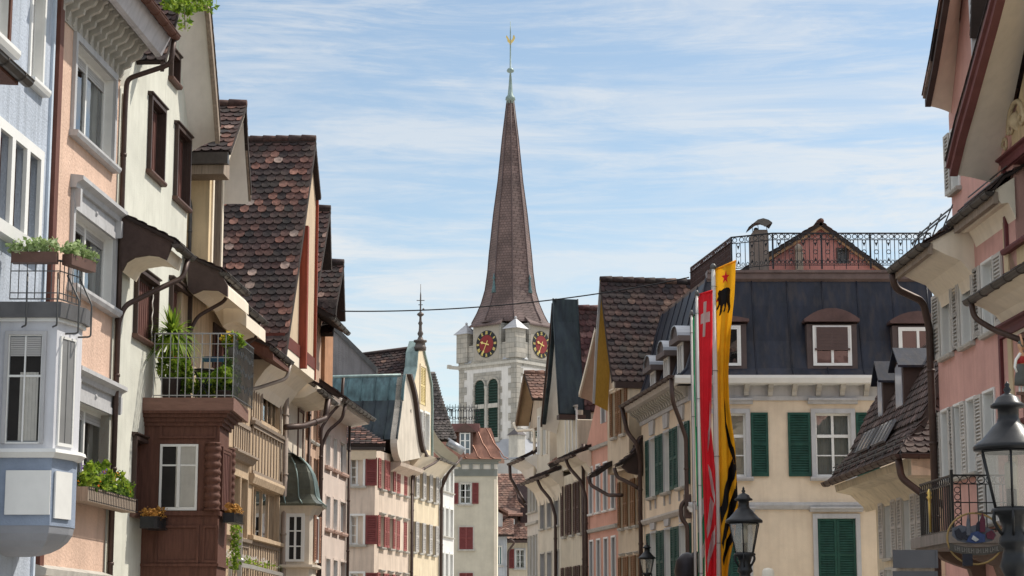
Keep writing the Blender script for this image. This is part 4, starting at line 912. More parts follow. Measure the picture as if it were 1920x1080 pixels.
mb = MB(); mb.run(F7, [(0,zz-.4), (.06,zz-.35), (.42,zz-.15), (.47,zz), (0,zz)], near[-1][0]-.02, far[-1][0]); H.part(mb, 'cove', M_P7)

# ---- cream house with the onion gable and finial
p8 = C7+d7*6.1; d8 = V((.2,1,0)).normalized(); F8 = Fac((p8.x,p8.y), (p8.x+d8.x*5.6, p8.y+d8.y*5.6))
H = House('town_house', 'cream house with an onion-shaped gable carrying a tall spiked finial', F8)
M_C8 = stucco('warm_cream_render', (.66,.56,.41), bump=.2)
for y0, y1 in ((878,931), (977,1034), (1080,1136)):
    z1, z0 = F8.z(773, y0), F8.z(773, y1)
    for a in (.35,1.65,2.95,4.2): H.win((a,a+.62,z0,z1), nv=2, case=None, sill=(.12,.1), sh=('R',), shw=.55, shm=GREYSH, curtain=1, frame=GREYWOOD)
zt8 = F8.z(770, 850)
H.wall([(0,0), (F8.L,0), (F8.L,zt8), (0,zt8)], M_C8, 8)
mb = MB(); mb.run(F8, [(0,zt8-.75), (.1,zt8-.6), (.45,zt8-.2), (.6,zt8), (0,zt8+.1)], 0, F8.L+.3); H.part(mb, 'cove', CREAM)
H.gutter([F8.W(2.5,.7,zt8), F8.W(F8.L+.4,.7,zt8)], .1); H.pipe([F8.W(2.6,.65,zt8-.1), F8.W(2.0,.6,zt8-.3), F8.W(.2,.15,zt8-.9), F8.W(.1,.1,zt8-1.6), F8.W(.1,.1,.4)], .07); H.pipe([F8.W(F8.L+.3,.65,zt8-.1), F8.W(F8.L-.1,.5,zt8-.4), F8.W(F8.L-.05,.12,zt8-1.2), F8.W(F8.L-.05,.1,.4)], .07)
G8 = lambda px, py, n=.05: F8.uz(px, py, n)
nr = [G8(787,642), G8(781,662), G8(779,690), G8(776,704), G8(772,722), G8(776,745), G8(777,790), G8(777,858)]
fr = [G8(791,645), G8(795,668), G8(801,690), G8(807,720), G8(808.5,760), G8(808,800), G8(808,862)]
ol = nr[::-1]+fr
r = F8.rect(788, 797, 686, 757, .05); H.win((r[0],r[1],r[2],r[3]), n=.05, nv=2, case=M_C8, cw=.1, sh=('l','r'), shm=mat('yellow_shutter', (.62,.50,.24), .6), curtain=0)
for a, b, y0, y1 in ((784,791,770,832), (796,804,774,842)):
    r = F8.rect(a, b, y0, y1, .05); H.win(r, n=.05, nv=2, case=WHITE, cw=.09, sh=('L',), shw=.3, shm=GREYSH, curtain=1)
H.wall(ol, M_C8, .5, n=.05, name='gable')
mb = MB()
for P_, off in ((nr[:6], -1), (fr, 1)):
    for a, b in zip(P_[:-1], P_[1:]):
        mb.prism(F8, [(a[0],a[1]), (b[0],b[1]), (b[0]+.1*off,b[1]+.02), (a[0]+.1*off,a[1]+.06)], -.42, .14)
H.part(mb, 'gable_coping', COPPERPALE)
q = F8.W(*[(lambda t: (t[0], .2, t[1]))(G8(788, 643, .2))][0]); s = 91.5/3840
mb = MB(); mb.lathe(q, [(.26,-.35), (.28,-.2), (.24,-.15), (.22,.0), (.3,.04), (.3,.12), (.15,.14), (.08,.3), (.14,.42), (.08,.55), (.065,.8), (.11,.9), (.06,1.0), (.05,1.2), (.16,1.28), (.15,1.34), (.04,1.42), (.035,1.65), (.03,2.2), (.012,2.35), (.012,2.7)], 12)
for z, l in ((1.95,.18), (1.75,.1)): mb.bar(q+V((-l,0,z)), q+V((l,0,z)), .03)
for sx in (1,): mb.lathe(q+V((.13,0,1.55)), [(0,-.06), (.06,0), (0,.06)], 8)
H.part(mb, 'finial', mat('dull_bronze', (.12,.10,.09), .5, .3, 3, .1, metal=.4))
rp = [atY(672, 668, 93), atY(780, 654, 93)]; base = rp[0].z; Fr = front(rp[0].x-3, 93)
ev = rp[1]-rp[0]; s0 = rp[0]-ev*1.1; P3 = [s0+V((0,0,.02)), s0+V((0,-1.5,-1.5)), s0+V((0,-2.8,-2.6)), s0+V((0,-4.0,-3.3))]; W3 = ev.length*2.1
mb = MB(); tiles(mb, P3, ev, W3, W3, 0, 0, .24, .2); k3 = ev.normalized()*W3
for p, q in zip(P3[:-1], P3[1:]): mb.slab(p, q, q+k3, p+k3, V((0,.1,-.1)), 1)
mb.tube([s0+V((0,0,.05)), s0+k3+V((0,0,.05))], .11, 7); H.part(mb, 'roof', [TILEDK, UNDER])
# grey firewall gable in the second row
Fg = front(0, 91); g = lambda px, py: Fg.uz(px, py)
H = House('firewall_gable', 'grey rendered gable wall with a dark edge rising behind the pinkish white house', Fac((Fg.uz(640,700)[0]-6, 91), (Fg.uz(640,700)[0], 91)))
o0 = H.F.A.x; L_ = lambda px, py: (g(px,py)[0]-o0, g(px,py)[1])
H.wall([(0,0), (L_(715,760)[0],0), L_(715,708), L_(704,697), L_(641,634), (L_(600,598)[0], L_(600,598)[1]), (0, 12)], stucco('grey_firewall', (.25,.24,.245), bump=.6, bscale=15), 7)
mb = MB(); a, b, c = L_(600,592), L_(641,632), L_(706,697)
for p, q in ((a,b), (b,c)): mb.prism(H.F, [(p[0],p[1]+.22), (q[0],q[1]+.22), (q[0],q[1]-.05), (p[0],p[1]-.05)], -7, .12)
H.part(mb, 'coping', IRONGREY)

# ---- slim white house with a scale-covered swept roof
p9 = p8+d8*5.65; d9 = V((.2,1,0)).normalized(); F9 = Fac((p9.x,p9.y), (p9.x+d9.x*3.1, p9.y+d9.y*3.1))
H = House('town_house', 'slim white house with triple windows and a swept roof of grey scale tiles', F9)
for y0, y1 in ((875,918), (950,1003), (1036,1090)):
    z1, z0 = F9.z(825, y0), F9.z(825, y1)
    for a in (.25,1.2,2.15): H.win((a,a+.62,z0,z1), nv=2, case=WHITE, cw=.1, sill=(.1,.08), curtain=3)
zt9 = F9.z(824, 858)
H.wall([(0,0), (F9.L,0), (F9.L,zt9), (0,zt9)], stucco('white_render', (.70,.69,.68), streak=.15), 6)
H.pipe([F9.W(1.6,.7,zt9+.1), F9.W(.9,.6,zt9-.25), F9.W(.15,.15,zt9-1.0), F9.W(.1,.1,zt9-1.5), F9.W(.1,.1,.4)], .07)
Y9 = 99.0; Fs = front(0, Y9); S = lambda px, py: Fs.uz(px, py)
SCALE = mat('scale_tiles', (0,0,0), .8, .3, 9, .2, 35, island=[(0,(.07,.062,.058)), (.5,(.11,.095,.09)), (1,(.19,.16,.15))])
# swept gable-end roof: profile along the street line falls away to the copper gutter
pr = [S(808,690), S(816,708), S(826,745), S(840,785), S(856,812), S(862,830)]
x0 = pr[0][0]; FsA = Fac((x0, Y9), (x0+1, Y9))
def xr_(p): return (p[0]-x0, p[1])
prof3 = [V((S(808,690)[0]-.3, Y9+1.4, S(808,690)[1])), V((S(812,740)[0]-.6, Y9+.75, S(812,740)[1])), V((S(815,790)[0]-.8, Y9+.2, S(815,790)[1])), V((S(820,832)[0]-1.0, Y9-.5, S(820,826)[1]))]
mb = MB(); tiles(mb, prof3, V((1,0,0)), .4, 1.95, 0, 0, .2, .16)
for a, b in zip(prof3[:-1], prof3[1:]):
    fa, fb = [(p.z-prof3[0].z)/(prof3[-1].z-prof3[0].z) for p in (a, b)]; mb.slab(a, b, b+V((.4+1.55*fb,0,0)), a+V((.4+1.55*fa,0,0)), V((0,.12,-.1)), 1)
H.part(mb, 'roof', [SCALE, UNDER])
a = atY(840, 829, Y9-.6); b = atY(868, 846, Y9-.3); mb = MB(); mb.tube([a, b], .2, 10); mb.tube([a+V((0,-.02,.16)), b+V((0,-.02,.16))], .06, 6); H.part(mb, 'eave_roll', ZINC)
mb = MB(); q0 = [atY(p[0], p[1], Y9-.7) for p in ((809,800), (822,822), (838,840), (858,856), (862,868), (846,866), (826,854), (809,838))]; k = 8; mb.add(q0+[p+V((0,2.5,0)) for p in q0], [tuple(range(8)), tuple(range(15,7,-1))]+[(i,(i+1)%8,8+(i+1)%8,8+i) for i in range(8)]); H.part(mb, 'swept_eave', mat('olive_soffit', (.38,.34,.25), .8, .1, 2, .1))

# ---- grey-beige house with the copper mansard that closes the street
Y10 = 118; xL, xR = atY(838, 950, Y10).x, atY(931.5, 950, Y10).x; F10 = Fac((xL-1.2, Y10), (xR, Y10)); H = House('town_house', 'grey-beige house front with red shutters, bracket frieze and a flared copper mansard', F10)
M_10 = stucco('grey_beige_render', (.53,.49,.40), bump=.3, streak=.1)
r = F10.rect(862, 883, 906, 945); H.win(r, nv=2, nh=(.33,.66), case=STONE, cw=.06, sill=(.12,.1), sh=('L','R'), shw=.36, shm=REDSH, depth=.1)
for y0, y1 in ((988,1030), (1074,1116)): r = F10.rect(861, 887, y0, y1); H.win(r, nv=2, case=STONE, cw=.06, sill=(.12,.1), sh=('l','r'), shm=REDSH, curtain=0)
zt = F10.z(890, 866)
H.wall([(0,0), (F10.L,0), (F10.L,zt), (0,zt)], M_10, 7)
mb = MB(); mb.box(F10, F10.L-.16, F10.L+.02, -7, .03, 0, zt-1); H.part(mb, 'corner_quoin', CREAM)
zz = F10.z(890, 893); mb = MB(); mb.box(F10, 0, F10.L+.04, 0, .05, zz, zt-.42)
for i in range(int(F10.L/.11)): mb.box(F10, .02+i*.11, .075+i*.11, .05, .09, zz+.05, zz+.28)
mb.box(F10, 0, F10.L+.1, 0, .16, zt-.14, zt+.02); mb.box(F10, 0, F10.L+.25, 0, .3, zt+.02, zt+.16)
H.part(mb, 'cornice', mat('grey_green_stone', (.24,.25,.23), .8, .1, 2, .1)); mb = MB()
for i in range(6): u = F10.L-.35-i*.62; mb.box(F10, u, u+.2, .0, .2, zt-.42, zt-.14)
mb.pieces('bracket', MATS['grey_green_stone'], H.o)
mb = MB(); mb.box(F10, 0, F10.L, 0, .03, zt-.42, zt-.14); H.part(mb, 'frieze', WHITESOF)
ze10 = F10.z(890, 862); zk = F10.z(890, 842); zt10 = F10.z(890, 800)
hipx = lambda px, py: F10.uz(px, py)[0]
mb = MB(); lev = [(.55,ze10), (.3,ze10+.12), (.0,zk), (-.28,zk+.35), (-.55,zt10-.35), (-.75,zt10)]; prev = None
for o, z in lev:
    q = [F10.W(-.5, o, z), F10.W(F10.L+o*.6+.1, o, z), F10.W(F10.L+o*.6+.1, -2.5, z), F10.W(-.5, -2.5, z)]
    if prev: mb.add(prev+q, [(i,(i+1)%4,4+(i+1)%4,4+i) for i in range(4)]+[(0,1,2,3),(7,6,5,4)])
    prev = q
for i in range(7):
    f = i/6; mb.tube([F10.W((F10.L+o+.1)*(f)+0*(1-f), o+.02, z+.02) for o, z in lev], .03, 5)
H.part(mb, 'mansard', COPPERBR)
zp0, zp1 = F10.z(890, 815), F10.z(890, 792); uP = F10.uz(899, 800)[0]
mb = MB(); mb.box(F10, -1, uP, -6, -.6, zp0-.4, zp1); H.part(mb, 'parapet', mat('brown_fascia', (.20,.10,.09), .6, .2, 2, .1))
a, b = F10.uz(862, 858), F10.uz(882, 812); 
mb = MB(); mb.box(F10, a[0]-.08, b[0]+.14, -1.5, .14, a[1]-.05, b[1]+.05); mb.prism(F10, [(a[0]-.28,b[1]+.04), (b[0]+.34,b[1]+.04), ((a[0]+b[0])/2+.03,b[1]+.58)], -1.5, .3); D = H.part(mb, 'dormer', mat('dormer_brown', (.10,.06,.05), .6, .2, 2, .1))
mb = MB(); mb.box(F10, a[0], b[0], .141, .15, a[1], b[1]); mb.build('pane', mat('dim_pane', (.12,.15,.17), .15, .2, 2, 0, spec=.6), D)
mb = MB()
for u0, u1, z0, z1 in ((a[0],a[0]+.06,a[1],b[1]), (b[0]-.06,b[0],a[1],b[1]), ((a[0]+b[0])/2-.05,(a[0]+b[0])/2+.05,a[1],b[1])): mb.box(F10, u0, u1, .15, .19, z0, z1)
for z in (a[1],a[1]+(b[1]-a[1])*.33,a[1]+(b[1]-a[1])*.66,b[1]-.06): mb.box(F10, a[0]+.06, b[0]-.06, .15, .18, z, z+.05)
mb.build('window_frame', WHITE, D)
# roof terrace railing with scrolls
mb = MB(); zr0, zr1 = zp1, F10.z(880, 757); n = -.7
for z in (zr0+.1, zr1-.12): mb.bar(F10.W(-1.5,n,z), F10.W(uP-.1,n,z), .035)
i = 0; u = -1.4
while u < uP-.1:
    mb.bar(F10.W(u,n,zr0), F10.W(u,n,zr1+.06*(i%2)), .028)
    if i % 2: mb.tube([F10.W(u+.08+.075*math.cos(t), n, (zr0+zr1)/2+.28*math.sin(t)) for t in [j*math.pi/6 for j in range(13)]], .017, 4)
    else: mb.tube([F10.W(u+.08+.06*math.cos(t), n, zr0+.3+.1*math.sin(t)) for t in [j*math.pi/4 for j in range(9)]], .017, 4); mb.tube([F10.W(u+.08+.06*math.cos(t), n, zr1-.28+.1*math.sin(t)) for t in [j*math.pi/4 for j in range(9)]], .017, 4)
    u += .16; i += 1
mb.bar(F10.W(-1.15+.0,n,zr0), F10.W(-1.15,n,zr1+.55), .05)
H.part(mb, 'railing', IRON)
# iron lattice sign standing on the swept roof
b0 = atY(809, 757, 104); b1 = atY(821, 722, 104); t = thing('iron_lattice', 'black iron lattice panel standing on the swept roof beside the onion gable', 'lattice', V((b0.x,104,b0.z)))
Fq = front(b0.x, 104); w_, h_ = b1.x-b0.x, b1.z-b0.z; mb = MB()
for i in range(5): mb.bar(Fq.W(w_*i/4,0,b0.z-.6), Fq.W(w_*i/4,0,b1.z+.1*(i%2)), .022)
for j in range(6):
    z = b0.z+h_*j/5; mb.bar(Fq.W(0,0,z), Fq.W(w_,0,z+.04), .02)
    for i in range(4): c = w_*(i+.5)/4; mb.ob(Fq.W(c,0,z+.08), V((.055,0,0)), V((0,.01,0)), V((0,0,.045)))
mb.build('lattice', IRON, t); mb = MB(); mb.bar(Fq.W(-.2,0,b0.z-.15), Fq.W(w_+.75,0,b0.z-.3), .05); mb.bar(Fq.W(w_+.7,0,b0.z-.3), Fq.W(w_+.7,0,b0.z-.65), .05); mb.build('arm', IRON, t)
# ================================================================= church tower
A0 = R(40); W0 = 8.23; YC = 220
K = atY(968, 900, YC); K.z = 0
e1 = V((-math.cos(A0), math.sin(A0), 0)); e2 = V((math.sin(A0), math.cos(A0), 0))
K1 = K+e1*W0; K2 = K+e2*W0; K3 = K1+e2*W0; CC = K+(e1+e2)*W0/2
FT = Fac((K1.x,K1.y), (K.x,K.y)); FR = Fac((K.x,K.y), (K2.x,K2.y))
H = House('church_tower', 'white church tower with stone quoins, two clock faces and a tall slender shingled spire', FT, 'church tower')
LIME = mat('tower_limewash', (.60,.585,.57), .9, .14, .5, .4, 6, streak=.4, streakcol=(.40,.38,.35)); ASH = mat('tower_ashlar', (.37,.35,.315), .9, .18, .9, .3, 5, streak=.3)
def ashlar(m, w, h, s=.55):          # masonry joints added to a plain stone material
    nt = m.node_tree; N = nt.nodes; L = nt.links; b = N['Principled BSDF']; src = b.inputs['Base Color'].links[0].from_socket; tc = N.new('ShaderNodeTexCoord'); sx = N.new('ShaderNodeSeparateXYZ'); L.new(tc.outputs['Object'], sx.inputs[0])
    a = N.new('ShaderNodeMath'); a.operation = 'SUBTRACT'; L.new(sx.outputs[0], a.inputs[0]); L.new(sx.outputs[1], a.inputs[1]); cb = N.new('ShaderNodeCombineXYZ'); L.new(a.outputs[0], cb.inputs[0]); L.new(sx.outputs[2], cb.inputs[1])
    bt = N.new('ShaderNodeTexBrick'); bt.inputs['Scale'].default_value = 1; bt.inputs['Brick Width'].default_value = w; bt.inputs['Row Height'].default_value = h; bt.inputs['Mortar Size'].default_value = .025; bt.inputs['Color1'].default_value = (1.12,1.1,1.08,1); bt.inputs['Color2'].default_value = (.82,.84,.86,1); bt.inputs['Mortar'].default_value = (s,s,s,1); L.new(cb.outputs[0], bt.inputs['Vector'])
    mx = N.new('ShaderNodeMix'); mx.data_type = 'RGBA'; mx.blend_type = 'MULTIPLY'; mx.inputs[0].default_value = 1; L.new(src, mx.inputs[6]); L.new(bt.outputs['Color'], mx.inputs[7]); L.new(mx.outputs[2], b.inputs['Base Color'])
ashlar(ASH, 1.1, .55)
z = lambda py, px=912: FT.z(px, py)
zt, zf0, zf1 = z(640), z(690), z(674)
def blk(mb, o, z0, z1, mi=0):
    q = [K1-e1*-o*0+e1*o-e2*o, K-e1*o-e2*o, K2-e1*o+e2*o, K3+e1*o+e2*o]
    mb.add([p+V((0,0,z0)) for p in q]+[p+V((0,0,z1)) for p in q], [(0,1,2,3), (7,6,5,4)]+[(i,(i+1)%4,4+(i+1)%4,4+i) for i in range(4)], mi)
mb = MB(); blk(mb, 0, 0, zf0); H.part(mb, 'wall', LIME)
mb = MB(); blk(mb, .06, zf0, zf1); blk(mb, .0, zf1, z(645)); H.part(mb, 'parapet', ASH)
mb = MB(); blk(mb, .14, zf0+.25, zf0+.55); H.part(mb, 'string_course', STONE)
for F in (FT, FR):
    mb = MB(); qm = MB(); q = z(962); i = 0                                  # quoins
    while q < zf0-.1:
        h = .82; w1 = (1.1, .72)[i % 2]; mb.box(F, 0, w1, 0, .05, q, min(q+h, zf0)-.015); qm.box(F, W0-w1, W0, 0, .052, q, min(q+h, zf0)-.015); q += h; i += 1
    H.part(mb, 'quoins', ASH); H.part(qm, 'quoins', ASH)
    c = W0/2; ztop = z(698); mb = MB(); q = z(835); i = 0                 # stone surround of the belfry windows
    while q < ztop-1.3: w1 = (2.12, 1.86)[i % 2]; mb.box(F, c-w1, c+w1, 0, .04, q, q+.7-.012); q += .7; i += 1
    mb.box(F, c-2.0, c+2.0, 0, .045, q, ztop); H.part(mb, 'window_surround', ASH)
    for s_ in (-1, 1):
        cx = c+s_*.97; r = .70; za, zb, zc = z(822), z(765), z(712); zs = zc-r
        ol = [(cx-r,za), (cx+r,za)]+[(cx+r*math.cos(a), zs+r*1.0*math.sin(a)) for a in [j*math.pi/10 for j in range(11)]]
        mb = MB(); mb.prism(F, ol, .045, .06); wn = H.part(mb, 'belfry_window', mat('louvre_green', (.010,.03,.022), .6, .25, 2, .1))
        mb = MB(); k = int((zc-za)/.30)
        for i in range(k):
            q = za+.1+i*.30; hw = r if q < zs else math.sqrt(max(.01, r*r-(q-zs)**2)); mb.add([F.W(cx-hw*.94,.07,q+.2), F.W(cx+hw*.94,.07,q+.2), F.W(cx+hw*.94,.20,q), F.W(cx-hw*.94,.20,q)], [(0,1,2,3)])
        mb.build('louvres', mat('louvre_slats', (.014,.042,.031), .55, .25, 2, 0), wn)
        mb = MB(); mb.box(F, cx-r, cx+r, .06, .26, zb-.05, zb+.42); mb.build('transom', STONE, wn)
        mb = MB(); rr = [(cx+(r+.02)*math.cos(a), zs+(r+.02)*math.sin(a)) for a in [j*math.pi/10 for j in range(11)]]; ro = [(cx+(r+.22)*math.cos(a), zs+(r+.22)*math.sin(a)) for a in [j*math.pi/10 for j in range(11)]]
        for j in range(10): mb.prism(F, [rr[j], rr[j+1], ro[j+1], ro[j]], .045, .24)
        mb.box(F, cx-r-.2, cx-r-.02, .045, .24, za, zs); mb.box(F, cx+r+.02, cx+r+.2, .045, .24, za, zs); mb.build('arch', ASH, wn)
    mb = MB(); mb.lathe(F.W(c, .22, z(822)), [(.2,0), (.2,.3), (.13,.4), (.13,z(722)-z(822)-.6), (.22,z(722)-z(822)-.4), (.24,z(722)-z(822)-.2)], 10); mb.box(F, c-1.9, c+1.9, .04, .3, z(830), z(822)); H.part(mb, 'mullion_column', STONE)
    # clock block and clock
    zb0, zb1 = zf1-.2, z(608); mb = MB(); mb.box(F, c-2.0, c+2.0, -2.6, .10, zb0, zb1); H.part(mb, 'clock_block', ASH)
    mb = MB(); mb.box(F, c-1.75, c+1.75, .10, .13, z(674), z(613)); H.part(mb, 'clock_surround', mat('clock_surround_stone', (.34,.31,.27), .85, .1, 2, .2, 20))
    cz = z(645.5); r = 1.50
    def disc(r0, r1, n0, n1, m, name, parent, k=40):
        mb = MB(); a = [2*math.pi*j/k for j in range(k)]
        if r0 == 0: mb.prism(F, [(c+r1*math.cos(t), cz+r1*math.sin(t)) for t in a], n0, n1)
        else:
            for j in range(k): t, u = a[j], a[(j+1)%k]; mb.prism(F, [(c+r0*math.cos(t),cz+r0*math.sin(t)), (c+r1*math.cos(t),cz+r1*math.sin(t)), (c+r1*math.cos(u),cz+r1*math.sin(u)), (c+r0*math.cos(u),cz+r0*math.sin(u))], n0, n1)
        return mb.build(name, m, parent)
    ck = disc(.0, r, .13, .17, mat('clock_black', (.012,.014,.018), .5, .1), 'clock', H.o); disc(0, r*.66, .17, .185, mat('clock_red', (.20,.022,.024), .6, .12, 3), 'dial', ck)
    GOLD = mat('clock_gold', (.70,.55,.20), .4, .08, 4, 0, metal=.2)
    mb = MB()                                              # roman numerals as radial strokes
    for h, ns in zip(range(1, 13), ('I','II','III','IIII','V','VI','VII','VIII','IX','X','XI','XII')):
        t = math.pi/2-h*math.pi/6; d = V((math.cos(t), math.sin(t))); x = V((d.y, -d.x)); wd = {'I':.07,'V':.13,'X':.13}; tot = sum(wd[q] for q in ns)*1.15; o = -tot/2
        def stroke(a, b, wdt=.05):
            p0 = V((c, cz))+d*a[1]+x*a[0]; p1 = V((c, cz))+d*b[1]+x*b[0]; dd = (p1-p0).normalized(); y = V((-dd.y, dd.x))*wdt/2; mb.prism(F, [tuple(p0-y), tuple(p1-y), tuple(p1+y), tuple(p0+y)], .17, .19)
        for q in ns:
            w_ = wd[q]*1.15; lo, hi = r*.71, r*.95
            if q == 'I': stroke((o+w_/2,lo), (o+w_/2,hi))
            elif q == 'V': stroke((o+w_/2,lo), (o+.01,hi)); stroke((o+w_/2,lo), (o+w_-.01,hi), .03)
            else: stroke((o+.01,lo), (o+w_-.01,hi)); stroke((o+w_-.01,lo), (o+.01,hi), .03)
            o += w_
    mb.build('numerals', GOLD, ck)
    mb = MB()
    for ang, l, wdt in ((math.pi/2-2*math.pi*(34.5/60), r*.9, .10), (math.pi/2-2*math.pi*(9.57/12), r*.58, .14)):
        d = V((math.cos(ang), math.sin(ang))); x = V((-d.y, d.x)); p = V((c, cz))
        ol = [p-d*.4-x*wdt*.5, p+d*l*.55-x*wdt*.4, p+d*l*.68-x*wdt*1.25, p+d*l, p+d*l*.68+x*wdt*1.25, p+d*l*.55+x*wdt*.4, p-d*.4+x*wdt*.5]; mb.prism(F, [tuple(q) for q in ol], .20, .225 if l > 1 else .245)
    mb.build('hands', GOLD, ck)
    mb = MB()
    for u in (1.35, W0-1.35): mb.slab(F.W(u-.5,.12,z(678)), F.W(u+.5,.12,z(678)), F.W(u+.4,-.25,z(664)), F.W(u-.4,-.25,z(664)), V((0,0,.05)))
    H.part(mb, 'weathering_slab', ZINC)
def pier(c, w, z0, z1, zcap):
    mb = MB(); q = [c+(e1*i+e2*j)*w for i, j in ((1,-1),(-1,-1),(-1,1),(1,1))]
    mb.add([p+V((0,0,z0)) for p in q]+[p+V((0,0,z1)) for p in q], [(0,1,2,3), (7,6,5,4)]+[(i,(i+1)%4,4+(i+1)%4,4+i) for i in range(4)]); T = H.part(mb, 'corner_turret', ASH)
    mb = MB(); n = 4
    for i in range(n):
        f0, f1 = i/n, (i+1)/n; a = [c+(p-c)*(1.28*(1-f0)+.06)+V((0,0,z1+(zcap-z1)*f0)) for p in q]; b = [c+(p-c)*(1.28*(1-f1)+.05)+V((0,0,z1+(zcap-z1)*f1)) for p in q]
        mb.add(a+b, [(0,1,2,3), (7,6,5,4)]+[(j,(j+1)%4,4+(j+1)%4,4+j) for j in range(4)])
    mb.lathe(c+V((0,0,zcap-.05)), [(.1,0), (.16,.12), (.1,.25), (.02,.3)], 8); mb.build('cap', mat('turret_cap', (.40,.40,.42), .6, .15, 2, .1, metal=.2), T)
for P_ in (K+(e1+e2)*.55, K1+(e2-e1)*.55, K2+(e1-e2)*.55, K3-(e1+e2)*.55): pier(P_, .78, zf1-.1, z(622), z(602))
mb = MB(); a = FT.W(0,0,z(685)); mb.bar(a+V((.2,0,0)), a+V((-1.05,-.4,.05)), .3, .35); mb.bar(a+V((-.9,-.35,.1)), a+V((-1.3,-.5,.12)), .36, .4); H.part(mb, 'gargoyle', STONE)
# sloping apron and angle buttress below the belfry
mb = MB(); q0 = [K1+e1*.0, K, K2, K3]; lo = [K1+e1*1.2-e2*1.2, K-e1*1.2-e2*1.2, K2-e1*1.2+e2*1.2, K3+e1*1.2+e2*1.2]
zh, zl = z(826), z(866); mb.add([p+V((0,0,zl)) for p in lo]+[p+(p-CC)*.004+V((0,0,zh)) for p in q0], [(i,(i+1)%4,4+(i+1)%4,4+i) for i in range(4)]); H.part(mb, 'apron', mat('apron_slabs', (.34,.35,.38), .8, .12, .7, .3, 4))
mb = MB(); mb.add([p+V((0,0,0)) for p in lo]+[p+V((0,0,zl-.05)) for p in lo], [(0,1,2,3), (7,6,5,4)]+[(i,(i+1)%4,4+(i+1)%4,4+i) for i in range(4)]); H.part(mb, 'base', mat('tower_base_render', (.40,.39,.38), .9, .1, .8, .3, 5))
mb = MB(); c = K-e1*.5-e2*.5; w = .62; q = [c+(e1*i+e2*j)*w for i, j in ((1,-1),(-1,-1),(-1,1),(1,1))]; zb = z(822)
mb.add([p for p in q]+[p+V((0,0,zb)) for p in q], [(0,1,2,3), (7,6,5,4)]+[(i,(i+1)%4,4+(i+1)%4,4+i) for i in range(4)]); BU = H.part(mb, 'buttress', STONE)
mb = MB(); mb.add([c+(p-c)*1.25+V((0,0,zb)) for p in q]+[c+V((0,0,z(807)))], [(0,1,4), (1,2,4), (2,3,4), (3,0,4), (0,1,2,3)]); mb.build('cap', mat('dark_cap', (.09,.08,.085), .7), BU)
# spire: octagon, flared at the foot
SH = bpy.data.materials.new('spire_shingles'); nt, N, L, b = nodes(SH); b.inputs['Roughness'].default_value = .8; tc = N.new('ShaderNodeTexCoord'); sx = N.new('ShaderNodeSeparateXYZ'); L.new(tc.outputs['Object'], sx.inputs[0])
ad = N.new('ShaderNodeMath'); ad.operation = 'SUBTRACT'; L.new(sx.outputs[0], ad.inputs[0]); L.new(sx.outputs[1], ad.inputs[1]); cb = N.new('ShaderNodeCombineXYZ'); L.new(ad.outputs[0], cb.inputs[0]); L.new(sx.outputs[2], cb.inputs[1])
bt = N.new('ShaderNodeTexBrick'); bt.inputs['Scale'].default_value = 1; bt.inputs['Brick Width'].default_value = .42; bt.inputs['Row Height'].default_value = .30; bt.inputs['Mortar Size'].default_value = .03; bt.inputs['Bias'].default_value = -.1
bt.inputs['Color1'].default_value = (.12,.083,.078,1); bt.inputs['Color2'].default_value = (.16,.108,.10,1); bt.inputs['Mortar'].default_value = (.075,.047,.043,1); L.new(cb.outputs[0], bt.inputs['Vector'])
nz = N.new('ShaderNodeTexNoise'); nz.inputs['Scale'].default_value = .5; nz.inputs['Detail'].default_value = 6; L.new(tc.outputs['Object'], nz.inputs['Vector']); mr = N.new('ShaderNodeMapRange'); mr.inputs[1].default_value = .3; mr.inputs[2].default_value = .7; mr.inputs[3].default_value = .66; mr.inputs[4].default_value = 1.3; L.new(nz.outputs['Fac'], mr.inputs[0])
mx = N.new('ShaderNodeMix'); mx.data_type = 'RGBA'; mx.blend_type = 'MULTIPLY'; mx.inputs[0].default_value = 1; L.new(bt.outputs['Color'], mx.inputs[6]); L.new(mr.outputs[0], mx.inputs[7]); L.new(mx.outputs[2], b.inputs['Base Color'])
bp = N.new('ShaderNodeBump'); bp.inputs['Strength'].default_value = .5; bp.inputs['Distance'].default_value = .05; L.new(bt.outputs['Fac'], bp.inputs['Height']); bp.invert = True; L.new(bp.outputs[0], b.inputs['Normal'])
YS = CC.y; px2m = YS/3840/1.03; cx0 = atY(957, 400, YS).x
zz = lambda py: atY(957, py, YS).z
lev = [(612,78), (608,76), (590,66), (570,57), (545,49.5), (510,44.5), (480,42), (400,33), (340,24.5), (260,16), (190,7)]
mb = MB(); vs = []
for py, rp in lev:
    for j in range(8):
        a = -R(40)+j*math.pi/4; vs.append(V((cx0+math.cos(a)*rp*px2m, YS+math.sin(a)*rp*px2m, zz(py))))
mb.add(vs, [(i*8+j, i*8+(j+1)%8, (i+1)*8+(j+1)%8, (i+1)*8+j) for i in range(len(lev)-1) for j in range(8)]+[tuple(range(8)), tuple(range(len(vs)-1, len(vs)-9, -1))]); SPIRE = H.part(mb, 'spire', SH)
mb = MB()
for j in range(8): mb.tube([vs[i*8+j] for i in range(1, len(lev))], .075, 5)
mb.build('hip_seams', mat('hip_lead', (.075,.05,.05), .5, .2, 2, 0), SPIRE)
mb = MB()
for j in (1, 3, 5, 7, 0, 2, 4, 6):
    if j % 2: continue
    p = vs[4*8+j]; mb.lathe(p+V((0,0,-.6)), [(.32,0), (.2,.5), (.12,1.2), (.09,1.5), (.18,1.65), (.1,1.8), (.02,2.2)], 8)
mb.build('hip_finial', COPPER, SPIRE)
